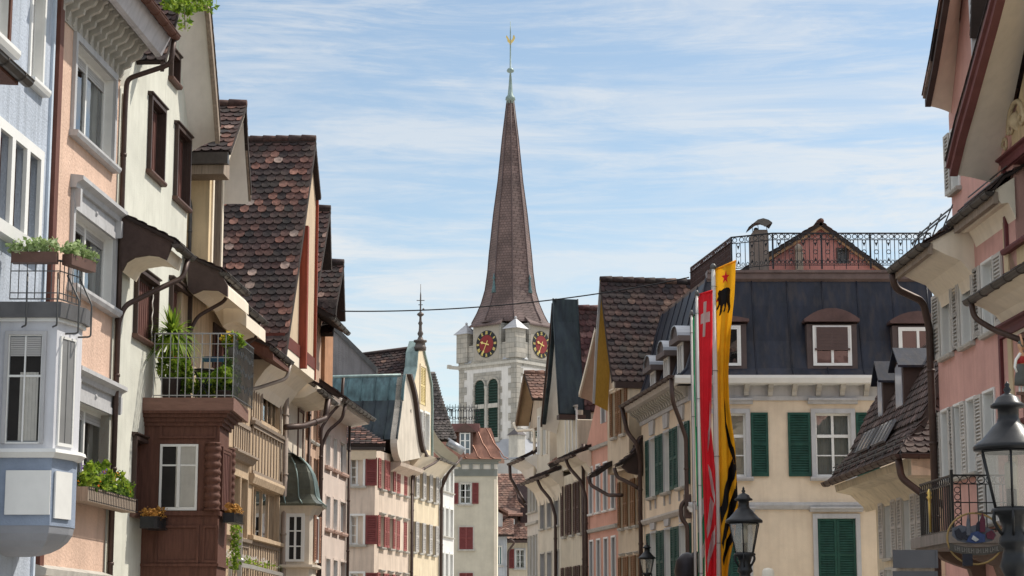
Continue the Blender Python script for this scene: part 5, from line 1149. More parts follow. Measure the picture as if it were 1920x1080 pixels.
mb = MB(); mb.add([V((p.x,p.y,zz(640)-.0)) for p in [V((cx0+math.cos(-R(40)+j*math.pi/4)*60*px2m, YS+math.sin(-R(40)+j*math.pi/4)*60*px2m, 0)) for j in range(8)]]+[V((cx0+math.cos(-R(40)+j*math.pi/4)*60*px2m, YS+math.sin(-R(40)+j*math.pi/4)*60*px2m, zz(612))) for j in range(8)], [(j,(j+1)%8,8+(j+1)%8,8+j) for j in range(8)]); H.part(mb, 'drum', DKBROWN)
for F in (FT, FR):                               # little flared roofs over the clock blocks
    c = W0/2; mb = MB(); z0_, z1_ = z(609), z(588); q = [F.W(c-2.3,.45,z0_), F.W(c+2.3,.45,z0_), F.W(c+1.5,-1.3,z1_), F.W(c-1.5,-1.3,z1_)]; mb.slab(*q, V((0,0,-.2))); H.part(mb, 'clock_roof', SH)
top = V((cx0, YS, zz(190))); u = px2m
mb = MB(); mb.lathe(top, [(8*u,-.3), (8*u,.1), (10*u,.15), (9.5*u,.45), (5.5*u,.75), (4*u,1.6), (1.6*u,zz(137)-zz(190)), (6.5*u,zz(135)-zz(190)), (7.4*u,zz(132)-zz(190)), (5.5*u,zz(129)-zz(190)), (1.6*u,zz(127)-zz(190)), (1.3*u,zz(92)-zz(190)), (1.1*u,zz(60)-zz(190)), (.5*u,zz(40)-zz(190))], 14); H.part(mb, 'finial', COPPERPALE)
# weathercock: a flat gilded silhouette, as such vanes are
t = [(-7,-7), (-9.5,-12), (-8,-15), (-5,-11), (-2,-6), (2,-5), (5,-9), (5.5,-14), (8,-16), (9,-12), (10,-10), (8.4,-6), (5,-1), (2,1), (2,4), (-2,4), (-2,1), (-6,-2)]
FV = front(cx0, YS); zc = zz(80); mb = MB(); mb.prism(FV, [(x*u*.95, zc-y*u) for x, y in t], -.06, .06); H.part(mb, 'weathercock', mat('gilding', (.75,.55,.18), .35, .1, 2, 0, metal=.7))

# ---- two low houses at the far end of the street
def small(label, x0, x1, Y, z_, m, depth=6): 
    F = front(x0, Y); F.L = x1-x0; return House('town_house', label, F)
Yb = 150; X = lambda px, Y=Yb: atY(px, 1000, Y).x; Zb = lambda py, Y=Yb: atY(955, py, Y).z
H = small('far cottage with a sunlit clay-red roof, a tiny dormer and a white cross-bar window', X(925), X(1004), Yb, 0, None); F = H.F
r = (X(964)-F.A.x, X(986)-F.A.x, Zb(1066), Zb(1030)); r = (r[0]+.1, r[1]-.1, r[2], r[3]); H.win(r, nv=2, nh=(.35,.68), case=GREYTRIM, cw=.08, sill=(.15,.12), sh=('L',), shw=.4, shm=REDSH)
H.wall([(0,0), (F.L,0), (F.L,Zb(1012)), (0,Zb(1012))], stucco('far_cream', (.58,.51,.40)), 6)
H.street_slope([(-6,Zb(888,156)), (.5,Zb(1010)-.05)], -1, F.L+.2, te=.3, tw=.3, m=TILERED); mb = MB(); mb.box(F, -.5, F.L+.2, .3, .6, Zb(1013)-.2, Zb(1012)-.05); H.part(mb, 'eave', DKBROWN)
mb = MB(); a, b = X(956)-F.A.x, X(970)-F.A.x; mb.box(F, a, b, -3, -.9, Zb(1000), Zb(968)); D = H.part(mb, 'dormer', DKBROWN); mb = MB(); mb.box(F, a+.25, b-.2, -.9, -.86, Zb(992), Zb(972)); mb.build('pane', WHITE, D); mb = MB(); mb.slab(F.W(a-.4,-.5,Zb(967)), F.W(b+.4,-.5,Zb(967)), F.W(b+.4,-4,Zb(940)), F.W(a-.4,-4,Zb(940)), V((0,0,.15))); mb.build('dormer_roof', TILERED, D)
mb = MB(); mb.slab(F.W(X(972)-F.A.x,-2.6,Zb(936)), F.W(X(1000)-F.A.x,-.6,Zb(965)), F.W(X(1000)-F.A.x,-3,Zb(905)), F.W(X(966)-F.A.x,-4.5,Zb(908)), V((0,-.3,.3))); mb.box(F, X(976)-F.A.x, X(1000)-F.A.x, -3, -1, Zb(1000), Zb(950)); H.part(mb, 'shaded_roof_part', TILEDK)  # dark tiles stand in for the shadowed part of the roof
H = small('far low house with a bluish wall, green window shutter and a little gabled roof', X(915,144), X(950,144), 144, 0, None); F = H.F; Z2 = lambda py: Zb(py, 144)
r = (X(931.5,144)-F.A.x, X(941,144)-F.A.x, Z2(1060), Z2(1024)); H.win(r, nv=2, case=GREYTRIM, cw=.08, pane=mat('teal_shutter', (.07,.16,.17), .6), curtain=0, sill=(.12,.1))
H.wall([(0,0), (F.L,0), (F.L,Z2(1006)), (0,Z2(1006))], stucco('far_bluish', (.42,.44,.47)), 5)
H.street_slope([(-4,Z2(966)), (.4,Z2(1003))], -.5, F.L+.5, te=.28, tw=.28, m=TILERED)
H.wall([(0,Z2(990)), (F.L-.3,Z2(990)), (F.L-.3,Z2(962)), (F.L-1.6,Z2(940)), (0,Z2(940))], stucco('far_white', (.55,.54,.52)), 3, n=-1.6, name='gable')
mb = MB(); mb.slab(F.W(F.L-1.9,-1.3,Z2(934)), F.W(F.L+.1,-1.3,Z2(961)), F.W(F.L+.1,-5,Z2(961)), F.W(F.L-1.9,-5,Z2(934)), V((0,0,.16))); H.part(mb, 'gable_roof', TILERED)
H.pipe([F.W(F.L+.2,.5,Z2(1010)), F.W(F.L+.55,.45,Z2(1018)), F.W(F.L+.1,.15,Z2(1034)), F.W(F.L+.05,.1,.5)], .09)
# ================================================================= south side of the street (in shade)
rx = lambda y: (10.76-.0417*y, y)
def flying(H, F, outer, inner, no, gap, m):
    """roof edge that droops outwards from the gable wall: slab between the two measured edges, tiled verge, and the slope behind"""
    mb = MB()
    for (a, b), (c, d) in zip(zip(outer[:-1], outer[1:]), zip(inner[:-1], inner[1:])):
        mb.slab(F.W(a[0],no,a[1]+gap), F.W(b[0],no,b[1]+gap), F.W(d[0],-.1,d[1]+gap+.1), F.W(c[0],-.1,c[1]+gap+.1), V((0,0,.07)), 0)
        mb.slab(F.W(c[0],-.1,c[1]+gap+.1), F.W(d[0],-.1,d[1]+gap+.1), F.W(d[0],-8,d[1]+gap+.1), F.W(c[0],-8,c[1]+gap+.1), V((0,0,.07)), 0)
    L_ = [V((p[0], p[1])) for p in outer]; tot = sum((q-p).length for p, q in zip(L_[:-1], L_[1:])); k = int(tot/.2)
    for i in range(k):
        s_ = (i+1)*tot/k; 
        for p, q in zip(L_[:-1], L_[1:]):
            if s_ <= (q-p).length+1e-6: c = p+(q-p).normalized()*s_; d = (q-p).normalized(); break
            s_ -= (q-p).length
        mb.ob(F.W(c.x-d.x*.12, no-.1, c.y-d.y*.12+gap+.1), (F.u*d.x+V((0,0,d.y)))*.15, F.n*.12, V((0,0,.014))+(F.u*d.x)*-.004, 0)
    return H.part(mb, 'roof', m)
# ---- ochre house, nearest
F9R = Fac(rx(27), rx(37.55), -1); H = House('town_house', 'ochre rendered house with oxblood window frames and a broad swept gable overhang', F9R); off = 1.0
M_OC = stucco('ochre_render', (.56,.44,.27), bump=.7, bscale=25)
OX = mat('oxblood_frame', (.13,.035,.038), .6, .2, 3, .05)
r = F9R.rect(1886, 1950, 318, 470); H.win(r, case=OX, cw=.12, cout=.06, depth=.19, frame=OX, nv=2, sill=(.12,.1), sillm=OX, head=(.14,.1,0), headm=OX, pane=GREEN)
r2 = F9R.rect(1880, 1945, 636, 800); H.win(r2, case=OX, cw=.12, cout=.06, depth=.19, frame=OX, nv=2, head=(.14,.12,0), headm=OX, pane=GREEN, sill=(.12,.1), sillm=OX)
r3 = F9R.rect(1888, 1945, 1000, 1100); H.win(r3, case=STONE, cw=.14, nv=2, sill=(.12,.1))
zw = 10.3; L = F9R.L
H.wall([(0,0), (L,0), (L,zw), (L-2.3,12.35), (L-4.6,14.6), (L-6.5,12.6), (0,6.8)], M_OC, 9)
mb = MB()                                     # painted scroll ornament above the window
cu, cz = (r[0]+r[1])/2+.15, r[3]+.32
for s_ in (-1, 1):
    for k in range(2): mb.tube([F9R.W(cu+s_*(.75-.42*k)+.16*math.cos(t)*(1-.07*i), .02, cz+.12+.2*k+.16*math.sin(t)*(1-.07*i)) for i, t in enumerate([j*.6 for j in range(11)])], .035, 5)
mb.tube([F9R.W(cu+.5*math.cos(t), .02, cz+.25+.5*math.sin(t)) for t in [j*math.pi/12 for j in range(13)]], .05, 5); mb.lathe(F9R.W(cu,.0,cz+.4), [(0,-.2), (.14,-.1), (.16,0), (.1,.12), (0,.2)], 10)
H.part(mb, 'ornament', mat('painted_ornament', (.52,.42,.27), .8, .2, 6, .2))
outer = [F9R.uz(px, py, .9) for px, py in ((1876,-30), (1858,40), (1838,112), (1818,185), (1800,248), (1783,318))]
inner = [F9R.uz(px, py, 0) for px, py in ((1945,-30), (1931,40), (1916,112), (1901,185), (1886,250), (1866,345))]
mb = MB(); g = []
for (uo, zo), (ui, zi) in zip(outer, inner): g.append([F9R.W(uo+(ui-uo)*t, .86*(1-t), zo-.1+(zi-zo+.1)*(t**1.7)) for t in [i/8 for i in range(9)]])
mb.sheet(g); H.part(mb, 'soffit', mat('warm_white_soffit', (.80,.73,.65), .8, .05, 1.5, .1, 30, streak=.1))
mb = MB()
for a, b in zip(outer[:-1], outer[1:]): mb.prism(F9R, [(a[0],a[1]+.02), (b[0],b[1]+.02), (b[0],b[1]-.13), (a[0],a[1]-.13)], .78, .93); mb.prism(F9R, [(a[0]+.02,a[1]+.1), (b[0]+.02,b[1]+.1), (b[0]+.02,b[1]+.02), (a[0]+.02,a[1]+.02)], .72, .99)
H.part(mb, 'verge_board', mat('maroon_verge', (.17,.065,.06), .6, .15, 3, .1))
flying(H, F9R, outer, inner, .99, .1, TILEDK)
zc = F9R.z(1806, 572, .69); ub = 5.2
H.gutter([F9R.W(ub,.72,zc), F9R.W(L+.1,.72,zc)], .10)
H.street_slope([(0,zc+.42), (.68,zc+.05)], ub, L+.05, te=.22, m=TILEDK, t=.05, name='hood_roof')
mb = MB(); mb.run(F9R, [(.66,zc-.06), (.66,zc+.02), (0,zc+.3), (0,zc-.72), (.06,zc-.5), (.22,zc-.28), (.45,zc-.14)], ub, L); H.part(mb, 'soffit', CREAM)
H.pipe([F9R.W(L-.2,.72,zc-.08), F9R.W(L-.2,.68,zc-.35), F9R.W(L-.5,.4,zc-.62), F9R.W(L-1.3,.08,zc-.95)], .065)
mb = MB(); mb.box(F9R, L-.28, L-.02, 0, .03, 0, zw-.2); H.part(mb, 'corner_strip', mat('ochre_strip', (.56,.46,.30), .9, .1, 2, .2))

# ---- pink house
F8R = Fac(rx(37.6), rx(42.8), -1); H = House('town_house', 'pink house with pale slatted shutters, swept eaves and a wrought-iron balcony', F8R)
M_PK = stucco('pink_render', (.60,.345,.30), bump=.35, streak=.35, streakcol=(.44,.25,.22))
SHP = mat('pale_shutter_paint', (.50,.48,.45), .6, .1, 4, .1, 40, streak=.15)
kw = dict(nv=2, case=WHITE, cw=.05, cout=.03, sill=(.12,.09), sillm=STONE, shm=SHP, depth=.14, frame=WHITE, curtain=1)
zt, zb = 8.86, 7.5
for a in (.72, 2.32, 3.95): H.win((a,a+.78,zb,zt), sh=('L','R'), shw=.58, **kw)
zt, zb = 6.38, 4.95
for a in (2.35, 3.35, 4.4): H.win((a,a+.62,zb,zt), sh=('R',) if a < 4 else ('L','R'), shw=.36, **kw)
H.win((1.0,1.75,3.9,6.38), sh=('R',), shw=.5, **dict(kw, blind=.0))
H.win((2.9,3.45,10.75,12.0), sh=('R',), shw=.4, **kw)
H.wall([(0,0), (5.2,0), (5.2,9.45), (3.6,10.2), (3.6,12.4), (2.3,14.6), (1.0,16.0), (-.8,13.6), (-.8,0)], M_PK, 9)
ol = [(1.0,16.6), (1.54,14.9), (2.2,14.0), (2.8,13.25), (3.3,12.62)]; ol = [(1.0,15.9), (1.7,14.75), (2.3,13.95), (2.85,13.2), (3.4,12.4)]
pts = [F8R.uz(px, py, .55) for px, py in ((1775,-40), (1769,0), (1759,60), (1749,120), (1735,190))]
inn = [F8R.uz(px, py, 0) for px, py in ((1812,-40), (1804,0), (1798,60), (1791,130), (1783,212))]
mb = MB(); mb.sheet([[F8R.W(uo+(ui-uo)*t, .52*(1-t), zo-.1+(zi-zo+.1)*(t**1.8)) for t in [i/6 for i in range(7)]] for (uo, zo), (ui, zi) in zip(pts, inn)]); H.part(mb, 'soffit', CREAM)
mb = MB()
for a, b in zip(pts[:-1], pts[1:]): mb.prism(F8R, [(a[0],a[1]+.02), (b[0],b[1]+.02), (b[0],b[1]-.12), (a[0],a[1]-.12)], .44, .56)
H.part(mb, 'verge_board', DKBROWN)
flying(H, F8R, pts, inn, .6, .06, TILE)
q0 = F8R.uz(1828, 72, .5); q1 = F8R.uz(1846, -30, .5)
H.slope([(q1[0]+.4,q1[1]+.6), (q0[0],q0[1])], .6, -6, t=.08, m=TILEDK, ridge=False, tw=.2, te=.2); mb = MB(); a = F8R.uz(1800,0,.55); mb.prism(F8R, [(q0[0]-.02,q0[1]-.05), (q0[0]+.06,q0[1]-.45), (a[0]-.6,a[1]+.1), (a[0]-.9,a[1]+.4)], .3, .56); H.part(mb, 'dormer_cheek', GREYTRIM)
def hoodR(F, ua, ub, n, z, m=TILEDK, gr=.1, drop=.85, rise=.75):
    H.gutter([F.W(ua,n+.06,z), F.W(ub,n+.06,z)], gr)
    H.street_slope([(-.3,z+rise+.25), (.0,z+rise), (n*.5,z+.3), (n,z+.05)], ua, ub, te=.2, m=m, t=.05, name='hood_roof')
    mb = MB(); mb.run(F, [(n-.02,z-.05), (n-.02,z+.02), (0,z+rise-.12), (0,z-drop), (.05,z-drop*.72), (n*.3,z-drop*.4), (n*.62,z-.22)], ua+.04, ub-.04); H.part(mb, 'soffit', CREAM)
    mb = MB(); mb.box(F, ua+.02, ub-.02, n-.1, n-.0, z-.22, z-.0); H.part(mb, 'fascia', GREYWOOD)
hoodR(F8R, 2.0, 4.95, .93, 9.4, gr=.115)
hoodR(F8R, -.9, 1.95, .42, 9.8, rise=.4, drop=.5)
mb = MB()
for z_, n in ((9.95,.55), (10.12,.42)): mb.bar(F8R.W(2.0,n,z_), F8R.W(4.9,n,z_), .025)
for u in (2.1,3.0,3.9,4.8): mb.bar(F8R.W(u,.62,9.65), F8R.W(u,.38,10.2), .025)
for z_, n in ((10.15,.2), (10.3,.12)): mb.bar(F8R.W(-.8,n,z_), F8R.W(1.9,n,z_), .02)
H.part(mb, 'snow_guard', IRONGREY)
H.pipe([F8R.W(4.9,.98,9.3), F8R.W(4.95,.92,9.0), F8R.W(5.1,.3,8.75), F8R.W(5.27,.14,8.2), F8R.W(5.27,.14,.4)], .095)
# balcony with wrought-iron railing on a corbelled stone slab
zr = F8R.uz(1757, 900, 1.1)[1]; FBl = front(0, 37.7); zsl = FBl.z(1757, 1000)+.02; u0b, u1b = .1, 2.55; nb = 1.12
mb = MB(); mb.box(F8R, u0b-.1, u1b+.15, 0, nb+.18, zsl-.2, zsl); mb.box(F8R, u0b-.06, u1b+.1, 0, nb+.1, zsl-.27, zsl-.2); BL = H.part(mb, 'balcony', mat('balcony_stone', (.24,.21,.19), .85, .2, 2, .3, 20, streak=.4))
mb = MB()
for u in (.25, 2.1): mb.run(F8R, [(0,zsl-.95), (.18,zsl-.95), (.25,zsl-.75), (.3,zsl-.6), (.55,zsl-.52), (.8,zsl-.42), (.95,zsl-.27), (0,zsl-.27)], u, u+.26)
mb.pieces('corbel', mat('corbel_stone', (.16,.11,.085), .85, .2, 2, .3, 20), BL)
def railing(mb, P0, P1, z0, z1, kind):
    L_ = (P1-P0).length; up = V((0,0,1)); d = (P1-P0)/L_; side = d.cross(up)
    for z_, t in ((z1,.03), (z1-.16,.02), (z0+.05,.022)): mb.bar(P0+up*z_, P1+up*z_, t)
    k = max(3, int(L_/.155))
    for i in range(k+1): mb.bar(P0+d*L_*i/k+up*z0, P0+d*L_*i/k+up*(z1-.16), .017)
    for i in range(k):                               # ring frieze
        c = P0+d*L_*(i+.5)/k+up*(z1-.08); mb.tube([c+d*.068*math.cos(t)+up*.068*math.sin(t) for t in [j*math.pi/5 for j in range(11)]], .009, 4)
    if kind: 
        mb.bar(P0+up*(z0+(z1-z0)*.52), P1+up*(z0+(z1-z0)*.52), .02)
        for i in (0,):
            for j in range(6): c = P0+d*(.1)+up*(z0+.12+j*.13); mb.tube([c+d*.055*math.cos(t)+up*.055*math.sin(t) for t in [q*math.pi/5 for q in range(11)]], .009, 4)
up = V((0,0,1)); G0 = lambda u, n: F8R.W(u, n, 0)
mb = MB(); railing(mb, G0(u0b,nb), G0(u0b,0.02), zsl, zr, 1); mb.build('railing', IRON, BL)
mb = MB(); railing(mb, G0(u0b,nb), G0(u1b,nb), zsl, zr, 0)
for i in range(16): mb.bar(G0(u0b+(u1b-u0b)*(i+.5)/16,nb)+up*zsl, G0(u0b+(u1b-u0b)*(i+.5)/16,nb)+up*(zr-.16), .02)
mb.bar(G0(u0b,nb)+up*zsl, G0(u0b,nb)+up*(zr+.1), .05); mb.build('railing', IRON, BL)
mb = MB(); p = G0(u0b+1.55,nb+.04); mb.lathe(p+up*(zsl+.08), [(.02,0), (.025,.5), (.03,.62), (.055,.66), (.03,.7), (.05,.74), (.01,.82)], 8); mb.build('gilded_bar', mat('gilding', (.75,.55,.18), .35, .1, 2, 0, metal=.7), BL)
# hanging shop sign: gilded oval ring with painted old-town roofs and a dark ribbon board
hs = thing('hanging_sign', 'oval hanging sign with painted blue and grey old-town roofs above a dark lettered ribbon', 'shop sign', atY(1832, 1060, 34))
FSg = front(0, 34); S = lambda px, py: FSg.uz(px, py); c = S(1828, 1010); rxx, rzz = S(1880,1010)[0]-c[0], S(1828,962)[1]-c[1]
mb = MB(); mb.tube([FSg.W(c[0]+rxx*math.cos(t), 0, c[1]+rzz*math.sin(t)) for t in [j*math.pi/16-.5 for j in range(0,35)]], .018, 6); mb.build('ring', mat('dull_gilt', (.30,.21,.09), .5, .2, 3, 0, metal=.4), hs)
cols = {'b': (.035,.06,.16), 'g': (.10,.11,.14), 'k': (.02,.022,.035), 'r': (.09,.02,.04), 'w': (.4,.42,.45)}
mats = {k: mat('sign_paint_'+{'b':'blue','g':'grey','k':'dark','r':'wine','w':'white'}[k], v, .6, .25, 20, .1) for k, v in cols.items()}
def sp(poly, k, n, name='painted_roofs'): mb = MB(); mb.prism(FSg, [S(*p) for p in poly], n, n+.03); mb.build(name, mats[k], hs)
sp([(1786,990), (1800,984), (1815,988), (1830,984), (1848,988), (1862,994), (1868,1004), (1860,1014), (1840,1019), (1815,1019), (1796,1014), (1785,1004)], 'g', -.02)
sp([(1789,996), (1797,990), (1803,1000), (1803,1013), (1793,1009)], 'k', .012); sp([(1811,1016), (1818,1000), (1832,996), (1846,1003), (1846,1016), (1828,1019)], 'b', .015); sp([(1848,1000), (1858,994), (1866,1002), (1862,1012), (1850,1010)], 'r', .012)
sp([(1811,1004), (1811,980), (1814,962), (1817,980), (1818,1004)], 'g', .03, 'painted_tower'); sp([(1836,998), (1836,976), (1841,962), (1846,976), (1846,998)], 'r', .03, 'painted_tower'); sp([(1830,998), (1830,982), (1834,976), (1838,982), (1838,998)], 'k', .012, 'painted_tower')
sp([(1820,1011), (1823,1004), (1834,1012), (1828,1016)], 'w', .05, 'painted_gable'); sp([(1803,1010), (1803,1000), (1808,996), (1812,1000), (1812,1012)], 'k', .02)
mb = MB(); k = 14; top = []; bot = []
for i in range(k+1): x = 1780+i*(1884-1780)/k; t = (i/k-.5)*2; top.append(S(x, 1027-9*t*t)); bot.append(S(x, 1041-9*t*t))
mb.prism(FSg, top+bot[::-1], -.02, .03); RB = mb.build('ribbon', mat('ribbon_board', (.07,.065,.06), .6, .2, 6, .1), hs)
LET = mat('faded_lettering', (.22,.21,.20), .6, .1, 4, 0)
# the ribbon's lettering cannot be read in the photograph: letter-like strokes stand for it
mb = MB()
for i in range(19):
    x = 1791+i*4.4; t = ((x-1780)/104-.5)*2; u, z_ = S(x, 1037.5-9*t*t); h = .075
    mb.box(FSg, u-.012, u-.004, .031, .036, z_, z_+h)
    if i % 3 != 2: mb.box(FSg, u-.004, u+.014, .031, .036, z_+h*(.0,.45,.85)[i%3], z_+h*((.0,.45,.85)[i%3]+.14))
    if i % 4 == 1: mb.box(FSg, u+.014, u+.02, .031, .036, z_, z_+h)
mb.build('lettering', LET, RB)
mb = MB(); a = S(1828, 962); mb.bar(FSg.W(a[0],0,a[1]), FSg.W(a[0]+.6,.0,a[1]+.0), .02); mb.bar(FSg.W(S(1884,1030)[0]-.05,0,S(1884,1030)[1]), FSg.W(10.0,-.2,S(1884,1030)[1]), .035); mb.bar(FSg.W(a[0],0,a[1]), FSg.W(10.0,-.1,a[1]), .03); mb.build('bracket', IRON, hs)
mb = MB()
for px, py in ((1826,1050), (1838,1058)): pass
mb.run(front(S(1822,1040)[0]-0, 34), [(0,S(0,1062)[1]), (.06,S(0,1060)[1]), (.06,S(0,1040)[1]), (0,S(0,1038)[1])], -.16, .0); mb.build('scroll_foot', mats['k'], hs)
# carved painted figure hanging before the ochre house
cf = thing('carved_figure', 'carved painted figurine sign in a red bodice and grey skirt hanging before the ochre house', 'figure sign', atY(1914, 735, 31))
FGf = front(0, 31); S2 = lambda px, py: FGf.uz(px, py); u = 31/3840
def blob(c, prof, k=12, name='body', m=None, sy=.7):
    mb = MB(); x, z_ = S2(*c); mb.lathe(FGf.W(x,0,z_), [(r*u, h*u) for r, h in prof], k); return mb.build(name, m, cf)
SKIN = mat('painted_skin', (.50,.28,.17), .6, .1, 5, 0)
blob((1915,723), [(3,0), (13,1), (12,14), (9,30), (7,40), (5,41)], 16, 'skirt', mat('grey_skirt', (.10,.105,.10), .7, .2, 5, .1)); blob((1915,683), [(6,0), (8,8), (9,14), (7,20), (4,23), (3,27), (5.5,32), (6,37), (4,43), (1,45)], 14, 'body', SKIN); blob((1914,682), [(7,0), (9,6), (9.5,13), (7,15)], 14, 'bodice', mat('red_bodice', (.35,.03,.03), .6, .1, 5, 0))
mb = MB(); mb.tube([FGf.W(*[(a, .04, b) for a, b in [S2(1912,664)]][0]), FGf.W(*[(a, .1, b) for a, b in [S2(1902,676)]][0]), FGf.W(*[(a, .12, b) for a, b in [S2(1899,690)]][0]), FGf.W(*[(a, .12, b) for a, b in [S2(1903,700)]][0])], [3.2*u,2.8*u,2.4*u,2*u], 8); mb.build('arm', WHITE, cf)
mb = MB(); mb.tube([FGf.W(S2(1914,650)[0]+.03,.0,S2(1914,655)[1]), FGf.W(S2(1912,640)[0]+.02,.06,S2(1912,642)[1]), FGf.W(S2(1912,632)[0],.04,S2(1912,628)[1])], [2.6*u,2.2*u,1.8*u], 8); mb.build('arm', SKIN, cf)
blob((1915,652), [(5,0), (6.5,4), (6.6,9), (4.5,13), (0,14.5)], 14, 'hat', mat('figure_hat', (.07,.09,.08), .7, .1, 5, 0)); mb = MB()
for dx in (-3, 3): mb.tube([FGf.W(S2(1915+dx,724)[0],0,S2(1915,724)[1]), FGf.W(S2(1915+dx,737)[0],0,S2(1915,738)[1])], 2.2*u, 7)
mb.pieces('leg', WHITE, cf); mb = MB(); mb.bar(FGf.W(S2(1906,737)[0],0,S2(0,738)[1]), FGf.W(S2(1940,737)[0],0,S2(0,738)[1]), .05); mb.bar(FGf.W(S2(1916,660)[0],-.08,S2(0,738)[1]), FGf.W(S2(1916,660)[0],-.08,S2(0,760)[1]), .04); mb.bar(FGf.W(S2(1936,737)[0],0,S2(0,738)[1]), FGf.W(S2(1936,737)[0]+2.2,-.1,S2(0,738)[1]), .05); mb.build('bracket', BROWN, cf)
# grey direction boards
dsg = thing('board_sign', 'blank grey sign boards seen from behind below the iron balcony', 'sign board', V((atY(1720, 1080, 30).x, 30, 0))); FD = front(0, 30); S3 = lambda px, py: FD.uz(px, py)
for (x0, x1, y0, y1) in ((1675,1754,1031,1065), (1675,1754,1071,1108)):
    a, b = S3(x0,y1), S3(x1,y0); mb = MB(); mb.box(FD, a[0], b[0], -.03, 0, a[1], b[1]); mb.box(FD, b[0], b[0]+.03, -.1, .01, a[1], b[1]); mb.build('board', mat('grey_board', (.085,.085,.095), .55, .12, 3, .05, 30), dsg)
mb = MB(); a = S3(1690,1050)[0]; b = S3(1742,1050)[0]
for q in (a, b): mb.bar(V((q,30.08,0)), V((q,30.08,S3(0,1040)[1])), .06)
mb.bar(V((a-.05,30.05,S3(0,1068)[1])), V((b+.08,30.05,S3(0,1068)[1])), .04); mb.build('posts', GREYWOOD, dsg)

# ---- low house with the dark tiled mansard and two pointed dormers
F7R = Fac((11.7-.0417*47,47), (11.7-.0417*53.5,53.5), -1); H = House('town_house', 'cream house with a steep dark tiled roof and two pointed sheet-metal dormers', F7R); n1 = .9; L = F7R.L
M_C7 = stucco('dull_cream_render', (.60,.52,.39))
for i, (a, b) in enumerate(((.55,1.2), (2.6,3.25), (4.7,5.3))):
    for y0, y1 in ((944,1062), (1075,1190)):
        z1, z0 = F7R.z(1690, y0-10), F7R.z(1690, y1-20); H.win((a,a+.75,z0,z1), nv=2, case=STONE, cw=.06, sill=(.1,.08), sh=('L','R'), shw=.5, shm=GREYSH, curtain=1)
zE = 5.8; H.wall([(0,0), (L,0), (L,zE), (0,zE)], M_C7, 8)
mb = MB(); mb.run(F7R, [(0,zE-.75), (.08,zE-.6), (.4,zE-.3), (.78,zE-.22), (.82,zE-.04), (0,zE-.02)], -.9, 7.75); mb.box(F7R, -.9, -.0, -3, .8, zE-.45, zE-.04); H.part(mb, 'soffit', M_C7)
prof = [(-2.6,10.3), (-1.64,9.45), (-.76,8.75), (-.16,7.75), (.42,6.55), (1.0,5.85)]
H.street_slope(prof, -.6, 7.7, te=.215, tw=.24, m=mat('brown_slate_tiles', (0,0,0), .8, .4, 9, .3, 35, island=[(0,(.045,.032,.03)), (.6,(.085,.055,.05)), (.9,(.12,.08,.07)), (1,(.2,.15,.14))]), hip=(2.0,.0))
Fn = front(F7R.W(-.95,1.0,0).x, F7R.W(-.9,1.0,0).y); mb = MB(); P0 = F7R.W(-.6,1.0,5.85); P1 = F7R.W(.55,-.0,7.4); P2 = F7R.W(1.25,-1.64,9.45)
tiles(mb, [F7R.W(1.4,-2.6,10.3), F7R.W(1.0,-2.4,8.75), F7R.W(.4,-2.2,7.0), F7R.W(-.85,-2.2,5.85)], -F7R.n*-1, .15, 3.2, 0, 0, .24, .215)
for a, b, c_, d in ((F7R.W(1.4,-2.6,10.25), F7R.W(1.35,-1.7,9.45), F7R.W(1.0,-2.4,8.7), F7R.W(1.0,-.75,8.7)), ): pass
mb.add([F7R.W(-.88,1.0,5.8), F7R.W(-.88,-3,5.8), F7R.W(.4,-3,6.95), F7R.W(.4,-.0,6.95), F7R.W(1.05,-3,8.7), F7R.W(1.0,-.8,8.7), F7R.W(1.4,-3,10.2), F7R.W(1.4,-2.6,10.2)], [(0,1,2,3), (3,2,4,5), (5,4,6,7)], 1)
H.part(mb, 'hip_roof', [mat('brown_slate_tiles', (0,0,0)), UNDER])
H.gutter([F7R.W(-.95,1.08,zE+.02), F7R.W(7.75,1.08,zE+.02)], .12, PIPE); H.gutter([F7R.W(-1.0,1.05,zE+.02), F7R.W(-1.0,-3,zE+.02)], .12, PIPE)
mb = MB()
for dz, dn in ((.28,.0), (.42,-.08)): mb.bar(F7R.W(-.8,.95+dn,zE+dz), F7R.W(7.6,.95+dn,zE+dz), .025); mb.bar(F7R.W(-.9,.9,zE+dz), F7R.W(-.75,-2.5,zE+dz), .02)
for i in range(9): mb.bar(F7R.W(-.7+i,1.0,zE+.05), F7R.W(-.7+i,.82,zE+.5), .025)
H.part(mb, 'snow_guard', IRONGREY)
H.pipe([F7R.W(-.75,1.05,zE-.08), F7R.W(-.75,1.0,zE-.5), F7R.W(-1.0,.5,zE-.95), F7R.W(-1.15,.1,zE-1.15), F7R.W(-1.2,.0,zE-1.6), F7R.W(-1.2,0,1)], .1)
